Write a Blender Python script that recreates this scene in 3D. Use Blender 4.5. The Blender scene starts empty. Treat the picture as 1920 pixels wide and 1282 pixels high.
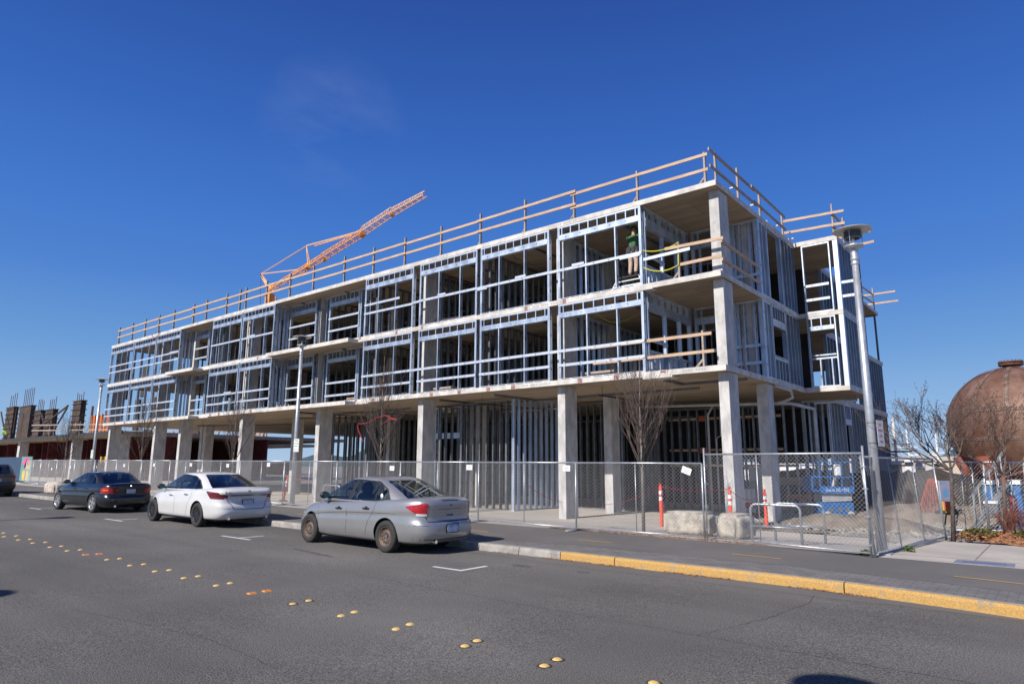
SKY_ALT, SKY_AIR, SKY_DUST, SKY_OZ, SKY_STR = 200, 1.0, 0.2, 3.0, 0.10
SUN_STR, EXPO = 4.9, 0.25
SKY_RAMP = [(0.0, (.40, .56, .78)), (1.0, (.009, .036, .21)), (.07, (.26, .45, .74)), (.16, (.135, .32, .67)), (.25, (.072, .225, .64)), (.34, (.050, .183, .61)), (.45, (.033, .132, .51)), (.62, (.021, .076, .355))]
import bpy, bmesh, math, random
from mathutils import Vector, Matrix
from math import sin, cos, pi, radians, sqrt, atan2
rnd = random.Random(7)
sc = bpy.context.scene
COL = sc.collection

# ------------------------------------------------------------------ camera
YAW, PITCH, ROLL, FPX = radians(39.3556), radians(10.5519), radians(0.18), 1247.46
_f = Vector((-sin(YAW)*cos(PITCH), cos(YAW)*cos(PITCH), sin(PITCH)))
_r = Vector((cos(YAW), sin(YAW), 0)); _u = _r.cross(_f)
_R = cos(ROLL)*_r + sin(ROLL)*_u; _U = -sin(ROLL)*_r + cos(ROLL)*_u
cd = bpy.data.cameras.new('camera'); cam = bpy.data.objects.new('camera', cd); COL.objects.link(cam)
cam.matrix_world = Matrix(((_R.x, _U.x, -_f.x, 0), (_R.y, _U.y, -_f.y, 0), (_R.z, _U.z, -_f.z, 0), (0, 0, 0, 1)))
cd.sensor_width = 36; cd.lens = FPX/1920*36; cd.clip_end = 6000; cd.clip_start = 0.05
sc.camera = cam

def ray(px, py):
    return _R*((px-960)/FPX) + _U*(-(py-641)/FPX) + _f
def at(px, py, Y):                      # the point of the plane y = Y seen at a pixel
    d = ray(px, py); return d*(Y/d.y)
RA, RS = -1.76, 0.005
def rz(x):                              # road height, rising gently towards the left
    return RA - RS*max(-70, min(12, x))
def gd(px, py, off=0.0):                # point of the road plane raised by off
    d = ray(px, py); t = (RA+off)/(d.z+RS*d.x); return d*t
PO = 0.14
def pz(x): return rz(x)+PO              # path height
def sz(x, y=20):                        # building site, a little lower than the path
    k = max(0, min(1, (y-15.2)/3.2)); return pz(x)-0.19*k

# ------------------------------------------------------------------ world and sun
w = bpy.data.worlds.new("World"); sc.world = w; w.use_nodes = True
nt = w.node_tree; bg = nt.nodes['Background']
sky = nt.nodes.new('ShaderNodeTexSky'); sky.sky_type = 'NISHITA'; sky.sun_disc = False
SUN = Vector((-0.075, -1.0, 0.80)).normalized()
sky.sun_elevation = math.asin(SUN.z); sky.sun_rotation = atan2(SUN.x, SUN.y)
sky.altitude = SKY_ALT; sky.air_density = SKY_AIR; sky.dust_density = SKY_DUST; sky.ozone_density = SKY_OZ
bg.inputs[1].default_value = SKY_STR
# faint high cloud wisps
tc = nt.nodes.new('ShaderNodeTexCoord'); mp = nt.nodes.new('ShaderNodeMapping'); mp.inputs['Scale'].default_value = (2.2, 1.2, 4.5)
mp.inputs['Rotation'].default_value = (0.2, 0.5, 0.3)
nz = nt.nodes.new('ShaderNodeTexNoise'); nz.inputs['Scale'].default_value = 2.2; nz.inputs['Detail'].default_value = 9; nz.inputs['Roughness'].default_value = 0.62
nt.links.new(tc.outputs['Generated'], mp.inputs[0]); nt.links.new(mp.outputs[0], nz.inputs[0])
mr = nt.nodes.new('ShaderNodeMapRange'); mr.inputs[1].default_value = 0.42; mr.inputs[2].default_value = 0.75; mr.inputs[3].default_value = 0; mr.inputs[4].default_value = 0.11
nt.links.new(nz.outputs[0], mr.inputs[0])
_cd = ray(625, 240).normalized()
dp = nt.nodes.new('ShaderNodeVectorMath'); dp.operation = 'DOT_PRODUCT'; dp.inputs[1].default_value = _cd
nt.links.new(tc.outputs['Generated'], dp.inputs[0])
m2 = nt.nodes.new('ShaderNodeMapRange'); m2.inputs[1].default_value = 0.9945; m2.inputs[2].default_value = 0.9998
nt.links.new(dp.outputs['Value'], m2.inputs[0])
mul = nt.nodes.new('ShaderNodeMath'); mul.operation = 'MULTIPLY'; nt.links.new(mr.outputs[0], mul.inputs[0]); nt.links.new(m2.outputs[0], mul.inputs[1])
mx = nt.nodes.new('ShaderNodeMix'); mx.data_type = 'RGBA'; mx.inputs[7].default_value = (5.5, 6.2, 7.2, 1)
# clear-air colours by height above the horizon, mixed with the sky model
sx = nt.nodes.new('ShaderNodeSeparateXYZ'); nt.links.new(tc.outputs['Generated'], sx.inputs[0])
rp = nt.nodes.new('ShaderNodeValToRGB'); cr = rp.color_ramp; nt.links.new(sx.outputs[2], rp.inputs[0])
for i, (p, c) in enumerate(SKY_RAMP):
    e = cr.elements[i] if i < 2 else cr.elements.new(p)
    e.position = p; e.color = (*c, 1)
sc_ = nt.nodes.new('ShaderNodeVectorMath'); sc_.operation = 'SCALE'; sc_.inputs[3].default_value = 1/SKY_STR/2**EXPO; nt.links.new(rp.outputs[0], sc_.inputs[0])
mk = nt.nodes.new('ShaderNodeMix'); mk.data_type = 'RGBA'; mk.inputs[0].default_value = .93; nt.links.new(sky.outputs[0], mk.inputs[6]); nt.links.new(sc_.outputs[0], mk.inputs[7])
nt.links.new(mul.outputs[0], mx.inputs[0]); nt.links.new(mk.outputs[2], mx.inputs[6]); nt.links.new(mx.outputs[2], bg.inputs[0])
sl = bpy.data.lights.new('sun', 'SUN'); sl.energy = SUN_STR; sl.angle = radians(0.53); sl.color = (1.0, 0.945, 0.87)
so = bpy.data.objects.new('sun', sl); COL.objects.link(so); so.rotation_euler = (-SUN).to_track_quat('-Z', 'Y').to_euler()
sc.view_settings.view_transform = 'Standard'; sc.view_settings.look = 'None'; sc.view_settings.exposure = EXPO
sc.cycles.max_bounces = 7; sc.cycles.diffuse_bounces = 4; sc.cycles.glossy_bounces = 3; sc.cycles.transparent_max_bounces = 12

# ------------------------------------------------------------------ materials
def mat(name, col, rough=0.6, metal=0.0, noise=None, bump=None, coat=0.0, spec=0.5, second=None, stretch=(1, 1, 1), detail=5, lo=0.4, hi=0.6, ior=None, trans=0.0, speck=None, rvar=0.0, panel=None, lanes=None):
    """procedural Principled material: base colour varied by noise between col and second"""
    m = bpy.data.materials.new(name); m.use_nodes = True; t = m.node_tree; b = t.nodes['Principled BSDF']
    b.inputs['Base Color'].default_value = (*col, 1); b.inputs['Roughness'].default_value = rough; b.inputs['Metallic'].default_value = metal
    b.inputs['Coat Weight'].default_value = coat; b.inputs['Coat Roughness'].default_value = 0.05
    b.inputs['Specular IOR Level'].default_value = spec
    if trans: b.inputs['Transmission Weight'].default_value = trans
    if ior: b.inputs['IOR'].default_value = ior
    tc = t.nodes.new('ShaderNodeTexCoord'); mp = t.nodes.new('ShaderNodeMapping'); mp.inputs['Scale'].default_value = stretch
    t.links.new(tc.outputs['Object'], mp.inputs[0])
    cur = None
    if noise:
        n = t.nodes.new('ShaderNodeTexNoise'); n.inputs['Scale'].default_value = noise; n.inputs['Detail'].default_value = detail; n.inputs['Roughness'].default_value = 0.6
        t.links.new(mp.outputs[0], n.inputs[0])
        r = t.nodes.new('ShaderNodeMapRange'); r.inputs[1].default_value = lo; r.inputs[2].default_value = hi
        t.links.new(n.outputs[0], r.inputs[0])
        x = t.nodes.new('ShaderNodeMix'); x.data_type = 'RGBA'; x.inputs[6].default_value = (*col, 1); x.inputs[7].default_value = (*(second or tuple(c*0.7 for c in col)), 1)
        t.links.new(r.outputs[0], x.inputs[0]); cur = x.outputs[2]
        if rvar:
            rr = t.nodes.new('ShaderNodeMapRange'); rr.inputs[3].default_value = rough; rr.inputs[4].default_value = rough+rvar
            t.links.new(r.outputs[0], rr.inputs[0]); t.links.new(rr.outputs[0], b.inputs['Roughness'])
    if speck:                                    # fine grain: (scale, amount)
        n = t.nodes.new('ShaderNodeTexNoise'); n.inputs['Scale'].default_value = speck[0]; n.inputs['Detail'].default_value = 2
        t.links.new(tc.outputs['Object'], n.inputs[0])
        r = t.nodes.new('ShaderNodeMapRange'); r.inputs[1].default_value = 0.3; r.inputs[2].default_value = 0.7; r.inputs[3].default_value = 1-speck[1]; r.inputs[4].default_value = 1+speck[1]
        t.links.new(n.outputs[0], r.inputs[0])
        x = t.nodes.new('ShaderNodeMix'); x.data_type = 'RGBA'; x.blend_type = 'MULTIPLY'; x.inputs[0].default_value = 1
        cb = t.nodes.new('ShaderNodeCombineColor')
        for i in range(3): t.links.new(r.outputs[0], cb.inputs[i])
        if cur: t.links.new(cur, x.inputs[6])
        else: x.inputs[6].default_value = (*col, 1)
        t.links.new(cb.outputs[0], x.inputs[7]); cur = x.outputs[2]
    if lanes:                                    # long tyre-polished bands along x and broad worn patches
        for sc3, lo_, hi_, amt in (((.02, .55, 1), .38, .66, .16), ((.22, .35, 1), .45, .62, .10)):
            q = t.nodes.new('ShaderNodeMapping'); q.inputs['Scale'].default_value = sc3; t.links.new(tc.outputs['Object'], q.inputs[0])
            n = t.nodes.new('ShaderNodeTexNoise'); n.inputs['Scale'].default_value = 1.0; n.inputs['Detail'].default_value = 5; t.links.new(q.outputs[0], n.inputs[0])
            r = t.nodes.new('ShaderNodeMapRange'); r.inputs[1].default_value = lo_; r.inputs[2].default_value = hi_; r.inputs[3].default_value = 1-amt; r.inputs[4].default_value = 1+amt
            t.links.new(n.outputs[0], r.inputs[0]); cb = t.nodes.new('ShaderNodeCombineColor')
            for i in range(3): t.links.new(r.outputs[0], cb.inputs[i])
            x = t.nodes.new('ShaderNodeMix'); x.data_type = 'RGBA'; x.blend_type = 'MULTIPLY'; x.inputs[0].default_value = 1; t.links.new(cur, x.inputs[6]); t.links.new(cb.outputs[0], x.inputs[7]); cur = x.outputs[2]
        v = t.nodes.new('ShaderNodeTexVoronoi'); v.inputs['Scale'].default_value = 38; t.links.new(tc.outputs['Object'], v.inputs[0])
        r = t.nodes.new('ShaderNodeMapRange'); r.inputs[1].default_value = .0; r.inputs[2].default_value = .22; r.inputs[3].default_value = .5; r.inputs[4].default_value = 0; t.links.new(v.outputs['Distance'], r.inputs[0])
        v2 = t.nodes.new('ShaderNodeSeparateColor'); t.links.new(v.outputs['Color'], v2.inputs[0]); g = t.nodes.new('ShaderNodeMath'); g.operation = 'GREATER_THAN'; g.inputs[1].default_value = .72; t.links.new(v2.outputs[0], g.inputs[0])
        m_ = t.nodes.new('ShaderNodeMath'); m_.operation = 'MULTIPLY'; t.links.new(r.outputs[0], m_.inputs[0]); t.links.new(g.outputs[0], m_.inputs[1])
        x = t.nodes.new('ShaderNodeMix'); x.data_type = 'RGBA'; x.inputs[7].default_value = (.34, .32, .30, 1); t.links.new(m_.outputs[0], x.inputs[0]); t.links.new(cur, x.inputs[6]); cur = x.outputs[2]
    if panel:                                    # joint lines left by formwork panels
        k = t.nodes.new('ShaderNodeTexBrick'); k.inputs['Scale'].default_value = 1; k.inputs['Brick Width'].default_value = panel[0]; k.inputs['Row Height'].default_value = panel[1]; k.inputs['Mortar Size'].default_value = .012; k.inputs['Mortar Smooth'].default_value = .3
        k.inputs['Color1'].default_value = (1, 1, 1, 1); k.inputs['Color2'].default_value = (.86, .86, .86, 1); k.inputs['Mortar'].default_value = (.62, .62, .62, 1); t.links.new(tc.outputs['Object'], k.inputs[0])
        x = t.nodes.new('ShaderNodeMix'); x.data_type = 'RGBA'; x.blend_type = 'MULTIPLY'; x.inputs[0].default_value = 1; t.links.new(cur, x.inputs[6]); t.links.new(k.outputs[0], x.inputs[7]); cur = x.outputs[2]
    if cur: t.links.new(cur, b.inputs['Base Color'])
    if bump:
        n = t.nodes.new('ShaderNodeTexNoise'); n.inputs['Scale'].default_value = bump[0]; n.inputs['Detail'].default_value = 6
        t.links.new(mp.outputs[0], n.inputs[0])
        bp = t.nodes.new('ShaderNodeBump'); bp.inputs['Strength'].default_value = bump[1]; bp.inputs['Distance'].default_value = 0.02
        t.links.new(n.outputs[0], bp.inputs['Height']); t.links.new(bp.outputs[0], b.inputs['Normal'])
    return m

M = {}
M['concrete'] = mat('pale_concrete', (.64, .605, .555), .85, noise=2.6, second=(.47, .445, .41), bump=(9, .25), speck=(60, .12))
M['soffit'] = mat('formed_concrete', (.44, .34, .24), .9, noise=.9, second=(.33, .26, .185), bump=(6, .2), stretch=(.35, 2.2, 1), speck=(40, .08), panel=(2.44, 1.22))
M['colcon'] = mat('column_concrete', (.56, .545, .52), .85, noise=3.2, second=(.40, .39, .375), bump=(14, .35), speck=(90, .18), stretch=(1, 1, .5))
M['oldcon'] = mat('weathered_concrete', (.58, .52, .43), .92, noise=5, second=(.33, .30, .26), bump=(10, .9), speck=(60, .25))
M['steel'] = mat('galvanised_stud', (.42, .485, .575), .42, .72, noise=2.2, second=(.56, .63, .73), stretch=(1, 1, .6), rvar=.12)
M['track'] = mat('bright_track', (.66, .70, .76), .45, .45, noise=3, second=(.56, .61, .68))
M['dullsteel'] = mat('dark_and_shaded_steel', (.15, .16, .175), .5, .45, noise=2, second=(.22, .235, .25))  # dark steel; on inner studs it puts the indoor shade into the colour
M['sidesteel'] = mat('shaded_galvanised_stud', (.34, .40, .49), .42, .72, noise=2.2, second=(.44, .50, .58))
M['darkdirt'] = mat('dark_wet_soil', (.055, .044, .036), .95, noise=2, second=(.03, .026, .023), bump=(8, .9), speck=(20, .3))
M['twigl'] = mat('pinkish_twigs', (.15, .105, .09), .9, noise=5, second=(.10, .07, .06))
M['strap'] = mat('riveted_strap', (.11, .068, .052), .65, .25, noise=3, second=(.24, .17, .14))
M['hole'] = mat('knockout', (.02, .025, .03), .9)
M['wood'] = mat('lumber', (.56, .40, .27), .75, noise=2.5, second=(.44, .30, .20), stretch=(1, 8, 8), speck=(40, .15))
M['greywood'] = mat('weathered_lumber', (.40, .33, .28), .8, noise=3, second=(.30, .24, .20), speck=(40, .15))
M['ply'] = mat('plywood_form', (.085, .055, .04), .8, noise=2, second=(.045, .032, .026), speck=(20, .2))
M['black'] = mat('black_steel', (.02, .02, .022), .5)
M['dark'] = mat('dark_void_board', (.035, .035, .038), .95, noise=2, second=(.05, .048, .045))
M['darkboard'] = mat('dark_and_shaded_board', (.055, .052, .048), .95, noise=1.2, second=(.035, .034, .033))  # near-black board; on the backing walls it stands in for unlit depth
M['slabtop'] = mat('darkened_slab_top', (.24, .22, .19), .95, noise=1.2, second=(.17, .155, .14))  # top face darkened to cut the light bounced into the rooms
M['pvc'] = mat('grey_pipe', (.55, .55, .54), .5, noise=4, second=(.45, .45, .45))
M['asphalt'] = mat('asphalt', (.142, .133, .120), .9, noise=.35, second=(.117, .110, .100), speck=(70, .75), bump=(110, .7), detail=8, lo=.35, hi=.65, lanes=True)
M['path'] = mat('path_asphalt', (.145, .134, .124), .9, noise=.5, second=(.120, .112, .106), speck=(110, .3), bump=(150, .3))
M['walk'] = mat('sidewalk_concrete', (.46, .42, .365), .9, noise=.8, second=(.37, .34, .30), speck=(70, .12), bump=(60, .1))
M['paver'] = mat('kerb_pavers', (.20, .19, .18), .9, noise=3, second=(.155, .148, .14), speck=(60, .2), panel=(.22, .11))
M['kerb'] = mat('grey_kerb', (.36, .34, .31), .9, noise=4, second=(.25, .235, .215), bump=(30, .4), speck=(60, .2))
M['kerby'] = mat('yellow_kerb_paint', (.46, .275, .085), .85, noise=7, second=(.31, .245, .16), bump=(30, .35), speck=(50, .2), lo=.54, hi=.70, detail=9)
M['whitep'] = mat('white_road_paint', (.62, .62, .60), .8, noise=14, second=(.40, .40, .39), lo=.5, hi=.72)
M['yellowp'] = mat('yellow_road_paint', (.55, .34, .10), .8, noise=14, second=(.36, .25, .11), lo=.5, hi=.72)
M['dirt'] = mat('site_dirt', (.23, .19, .155), .95, noise=1.5, second=(.15, .125, .10), bump=(8, .9), speck=(30, .25))
M['gravel'] = mat('gravel', (.34, .32, .29), .95, noise=3, second=(.24, .225, .20), bump=(40, .9), speck=(25, .35))
M['ground'] = mat('open_ground', (.20, .18, .155), .95, noise=.05, second=(.14, .13, .11))
M['galv'] = mat('galvanised_pipe', (.50, .52, .54), .42, .65, noise=9, second=(.38, .40, .43))
M['wire'] = mat('fence_wire', (.50, .50, .50), .5, .3)
M['lampm'] = mat('lamp_metal', (.42, .44, .47), .45, .6, noise=7, second=(.52, .54, .57), speck=(40, .1))
M['lampw'] = mat('lamp_disc_white', (.66, .64, .60), .5, .1, noise=4, second=(.56, .55, .52))
M['white'] = mat('white_sheet', (.78, .78, .76), .6, noise=5, second=(.70, .70, .68))
M['signgreen'] = mat('sign_green', (.02, .17, .10), .6)
M['signred'] = mat('sign_red', (.45, .12, .10), .6)
M['ink'] = mat('grey_ink', (.35, .35, .36), .7)
M['ydot'] = mat('yellow_ceramic', (.70, .47, .15), .6, noise=30, second=(.42, .30, .15), lo=.5, hi=.72)
M['tar'] = mat('tar_ring', (.03, .03, .033), .85)
M['oil'] = mat('oil_stain_grey', (.075, .07, .067), .8, noise=14, second=(.115, .108, .103), lo=.4, hi=.6)
M['odot'] = mat('amber_reflector', (.75, .25, .03), .35, noise=20, second=(.55, .25, .08))
M['orange'] = mat('orange_plastic', (.85, .085, .03), .5, noise=5, second=(.72, .075, .035))
M['redtape'] = mat('red_tape', (.38, .03, .04), .7)
M['rwhite'] = mat('reflective_white', (.80, .80, .80), .5)
M['yrope'] = mat('yellow_rope', (.62, .60, .05), .6)
M['bark'] = mat('grey_bark', (.17, .145, .125), .9, noise=12, second=(.24, .21, .185), bump=(30, .5))
M['twig'] = mat('twig_bark', (.065, .046, .040), .9, noise=5, second=(.10, .072, .06))
M['darkbark'] = mat('dark_bark', (.055, .045, .04), .9, noise=8, second=(.12, .09, .075))
M['bud'] = mat('pink_buds', (.28, .16, .13), .8, noise=4, second=(.36, .20, .12))
M['rust'] = mat('rusted_plate', (.135, .062, .040), .62, .2, noise=.8, second=(.235, .145, .105), detail=8, stretch=(1, 1, .22), bump=(8, .25), lo=.42, hi=.7, speck=(3, .16))
M['rust2'] = mat('dark_rust', (.10, .045, .028), .8, .1, noise=4, second=(.16, .07, .04))
M['rustred'] = mat('red_oxide_leg', (.22, .055, .03), .8, noise=3, second=(.14, .04, .025))
M['crane'] = mat('orange_crane_paint', (.80, .33, .06), .5, noise=2, second=(.70, .28, .05))
M['cranel'] = mat('pale_crane_paint', (.80, .48, .28), .5, noise=2, second=(.70, .40, .22))
M['orform'] = mat('orange_formwork', (.48, .12, .05), .7, noise=1.5, second=(.42, .10, .045))
M['redshore'] = mat('dark_red_shoring', (.13, .016, .018), .8, noise=2, second=(.05, .01, .012))
M['blue'] = mat('lift_blue', (.015, .12, .36), .55, noise=9, second=(.05, .20, .46), lo=.5, hi=.7)
M['tyreg'] = mat('grey_tyre', (.42, .41, .38), .8)
M['rubber'] = mat('tyre_rubber', (.022, .022, .023), .8, noise=20, second=(.035, .034, .033), bump=(60, .2))
M['vest'] = mat('hi_vis_vest', (.42, .75, .08), .8)
M['greenvest'] = mat('dark_green_vest', (.03, .09, .045), .8, noise=12, second=(.06, .16, .06))
M['tan'] = mat('tan_trousers', (.52, .40, .32), .9, noise=9, second=(.42, .31, .25), bump=(12, .6))
M['skin'] = mat('skin', (.45, .27, .19), .6)
M['cloth'] = mat('dark_cloth', (.03, .03, .035), .9, noise=15, second=(.07, .07, .08))
M['boat'] = mat('white_gelcoat', (.74, .74, .73), .4, noise=2, second=(.66, .66, .65))
M['boatb'] = mat('blue_hull', (.05, .15, .30), .5)
M['shed'] = mat('beige_shed', (.55, .47, .36), .8, noise=.5, second=(.48, .41, .32))
M['water'] = mat('water', (.03, .06, .10), .12, noise=.3, second=(.05, .09, .13), bump=(2, .3))
M['hill'] = mat('hill', (.05, .08, .10), .95)
M['leaf'] = mat('fallen_leaves', (.42, .19, .08), .9, noise=9, second=(.24, .11, .055), speck=(40, .4))
M['shrub'] = mat('green_shrub', (.11, .12, .025), .8, noise=9, second=(.10, .06, .025))
M['redshrub'] = mat('red_twigs', (.17, .05, .035), .85, noise=6, second=(.11, .045, .03))
M['grass'] = mat('grass', (.08, .13, .03), .9)
M['maroon'] = mat('maroon_mark', (.24, .10, .10), .85, noise=12, second=(.36, .22, .20))
M['mural'] = mat('mural_teal', (.16, .32, .27), .8, noise=2, second=(.10, .24, .22))
M['pink'] = mat('mural_pink', (.75, .12, .28), .8, noise=3, second=(.60, .07, .20))
M['muraly'] = mat('mural_yellow', (.62, .50, .14), .8, noise=3, second=(.45, .36, .12))
M['hoard'] = mat('blue_hoarding', (.028, .060, .115), .85, noise=1, second=(.035, .07, .13))
M['netred'] = mat('orange_netting', (.34, .075, .045), .9)
M['ltblue'] = mat('pale_blue_poster', (.10, .13, .22), .7, noise=5, second=(.17, .17, .24))
M['yell'] = mat('machine_yellow', (.60, .38, .04), .5)

# ------------------------------------------------------------------ mesh builder
class MB:
    def __init__(s): s.v = []; s.f = []; s.mi = []; s.sm = []; s.m = 0; s.smooth = False
    def add(s, vs, fs):
        o = len(s.v); s.v += [tuple(v) for v in vs]
        for f in fs: s.f.append(tuple(i+o for i in f)); s.mi.append(s.m); s.sm.append(s.smooth)
        return s
    def box(s, x0, x1, y0, y1, z0, z1):
        if x0 > x1: x0, x1 = x1, x0
        if y0 > y1: y0, y1 = y1, y0
        if z0 > z1: z0, z1 = z1, z0
        return s.add([(x0,y0,z0),(x1,y0,z0),(x1,y1,z0),(x0,y1,z0),(x0,y0,z1),(x1,y0,z1),(x1,y1,z1),(x0,y1,z1)],
                     [(0,3,2,1),(4,5,6,7),(0,1,5,4),(1,2,6,5),(2,3,7,6),(3,0,4,7)])
    def bar(s, a, b, w, h=None, up=(0, 0, 1)):      # rectangular bar between two points
        a = Vector(a); b = Vector(b); h = h or w; d = (b-a).normalized(); up = Vector(up)
        if abs(d.dot(up)) > .98: up = Vector((0, 1, 0))
        r = d.cross(up).normalized()*(w/2); u = r.cross(d).normalized()*(h/2)
        vs = [p+q for p in (a, b) for q in (-r-u, r-u, r+u, -r+u)]
        return s.add(vs, [(0,1,2,3),(7,6,5,4),(0,4,5,1),(1,5,6,2),(2,6,7,3),(3,7,4,0)])
    def tube(s, pts, r, n=6, caps=True):
        pts = [Vector(p) for p in pts]; k = len(pts); rr = r if isinstance(r, (list, tuple)) else [r]*k
        vs = []; up = None
        for i, p in enumerate(pts):
            d = (pts[min(i+1, k-1)]-pts[max(i-1, 0)]).normalized()
            if up is None: up = Vector((0, 0, 1)) if abs(d.z) < .9 else Vector((1, 0, 0))
            x = d.cross(up); x = x.normalized() if x.length > 1e-6 else Vector((1, 0, 0)); y = x.cross(d).normalized(); up = y
            for j in range(n):
                a = 2*pi*j/n; vs.append(p+x*(cos(a)*rr[i])+y*(sin(a)*rr[i]))
        fs = [(i*n+j, i*n+(j+1) % n, (i+1)*n+(j+1) % n, (i+1)*n+j) for i in range(k-1) for j in range(n)]
        if caps and n > 2: fs += [tuple(range(n))[::-1], tuple((k-1)*n+j for j in range(n))]
        return s.add(vs, fs)
    def lathe(s, prof, c=(0, 0, 0), n=24, axis='z'):
        vs = []
        for r, z in prof:
            for j in range(n):
                a = 2*pi*j/n
                p = (r*cos(a), r*sin(a), z) if axis == 'z' else (r*cos(a), z, r*sin(a))
                vs.append((p[0]+c[0], p[1]+c[1], p[2]+c[2]))
        k = len(prof)
        return s.add(vs, [(i*n+j, i*n+(j+1) % n, (i+1)*n+(j+1) % n, (i+1)*n+j) for i in range(k-1) for j in range(n)])
    def prism(s, poly, z0, z1):
        n = len(poly); vs = [(x, y, z0) for x, y in poly]+[(x, y, z1) for x, y in poly]
        return s.add(vs, [tuple(range(n))[::-1], tuple(range(n, 2*n))]+[(i, (i+1) % n, n+(i+1) % n, n+i) for i in range(n)])
    def blob(s, c, r, n=8, jit=.15):
        vs = []; fs = []; k = n//2+1
        for i in range(k+1):
            th = pi*i/k
            for j in range(n):
                a = 2*pi*j/n; q = 1+rnd.uniform(-jit, jit)
                vs.append((c[0]+r[0]*sin(th)*cos(a)*q, c[1]+r[1]*sin(th)*sin(a)*q, c[2]+r[2]*cos(th)*q))
        fs = [(i*n+j, (i+1)*n+j, (i+1)*n+(j+1) % n, i*n+(j+1) % n) for i in range(k) for j in range(n)]
        return s.add(vs, fs)
    def build(s, name, mats, parent=None, bevel=0, loc=None, rot=None):
        me = bpy.data.meshes.new(name); me.from_pydata(s.v, [], s.f)
        for m in (mats if isinstance(mats, (list, tuple)) else [mats]): me.materials.append(M[m] if isinstance(m, str) else m)
        me.polygons.foreach_set('material_index', s.mi); me.polygons.foreach_set('use_smooth', s.sm)
        me.update(); o = bpy.data.objects.new(name, me); COL.objects.link(o)
        if parent: o.parent = parent
        if loc: o.location = loc
        if rot: o.rotation_euler = rot
        if bevel:
            b = o.modifiers.new('bevel', 'BEVEL'); b.width = bevel; b.segments = 2; b.limit_method = 'ANGLE'
        return o
def tag(o, label=None, cat=None, group=None, kind=None):
    if label: o['label'] = label
    if cat: o['category'] = cat
    if group: o['group'] = group
    if kind: o['kind'] = kind
    return o
def empty(name, loc, label=None, cat=None, group=None, rz_=0):
    o = bpy.data.objects.new(name, None); COL.objects.link(o); o.location = loc; o.rotation_euler = (0, 0, rz_)
    return tag(o, label, cat, group)
def struct(o): o['kind'] = 'structure'; return o
def copy_tree(o, parent=None):
    c = o.copy(); COL.objects.link(c)
    if parent: c.parent = parent
    for ch in [q for q in bpy.data.objects if q.parent == o]: copy_tree(ch, c)
    return c
def textmesh(name, s, size, m, parent, mw, ext=0.002):
    cu = bpy.data.curves.new('tmp', 'FONT'); cu.body = s; cu.size = size; cu.extrude = ext; cu.align_x = 'CENTER'; cu.align_y = 'CENTER'; cu.resolution_u = 2
    t = bpy.data.objects.new('tmp', cu); COL.objects.link(t); dg = bpy.context.evaluated_depsgraph_get()
    me = bpy.data.meshes.new_from_object(t.evaluated_get(dg)); bpy.data.objects.remove(t); me.materials.clear(); me.materials.append(M[m] if isinstance(m, str) else m)
    o = bpy.data.objects.new(name, me); COL.objects.link(o); o.parent = parent; o.matrix_local = mw
    return o
ORD = ['first', 'second', 'third', 'fourth', 'fifth', 'sixth', 'seventh', 'eighth', 'ninth', 'tenth', 'eleventh', 'twelfth', 'thirteenth', 'fourteenth', 'fifteenth', 'sixteenth', 'seventeenth', 'eighteenth', 'nineteenth', 'twentieth']
# ------------------------------------------------------------------ the ground
def sheet(name, xs, yf0, yf1, zf, m, ny=1):
    """strip between two lines y = yf0(x), y = yf1(x); zf(x, y) gives its height"""
    vs = []; fs = []
    for x in xs:
        for k in range(ny+1):
            y = yf0(x)+(yf1(x)-yf0(x))*k/ny; vs.append((x, y, zf(x, y)))
    n = ny+1
    for i in range(len(xs)-1):
        for k in range(ny): fs.append((i*n+k, (i+1)*n+k, (i+1)*n+k+1, i*n+k+1))
    return struct(MB().add(vs, fs).build(name, m))
XS = [-400, -70, -60, -50, -40, -30, -20, -15, -12, -10, -8, -6, -4, -3, -2, -1, 0, 1, 2, 4, 8, 12, 60]
def kerby(x):                                    # the kerb's road edge; bends towards the road at the right
    return 10.65 if x < -4 else 10.65-0.033*(x+4)**2 if x < 2 else 9.46-.4*(x-2)
sheet('ground', [-900, -400, -70, -20, 0, 12, 60, 400, 900], lambda x: -300, lambda x: 1800, lambda x, y: rz(x)-0.13, 'ground')
sheet('road', XS, lambda x: -5.0, lambda x: kerby(x)+.02, lambda x, y: rz(x), 'asphalt', 2)
sheet('pavement', XS, lambda x: -12, lambda x: -5.0, lambda x, y: pz(x), 'walk')
KW = 0.16
pav = lambda x: kerby(x)+KW+(0.95 if x > -9 else .45)
sheet('paving_strip', XS, lambda x: kerby(x)+KW, pav, lambda x, y: pz(x)-.004, 'paver')
sheet('path', XS, pav, lambda x: 14.3 if x < -3 else 14.02, lambda x, y: pz(x)-.002, 'path')
sheet('plaza', [-400, -70, -60, -40, -30, -20, -12, -8, -5.2, -3], lambda x: 14.3, lambda x: 31 if x < -8.5 else 19.6, lambda x, y: sz(x, y), 'walk', 12)
sheet('pavement', [-3, -2, -1, 0, 4, 12, 60], lambda x: 14.02, lambda x: 17.95 if x > -2.6 else 18.3, lambda x, y: pz(x)-.001, 'walk')
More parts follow.
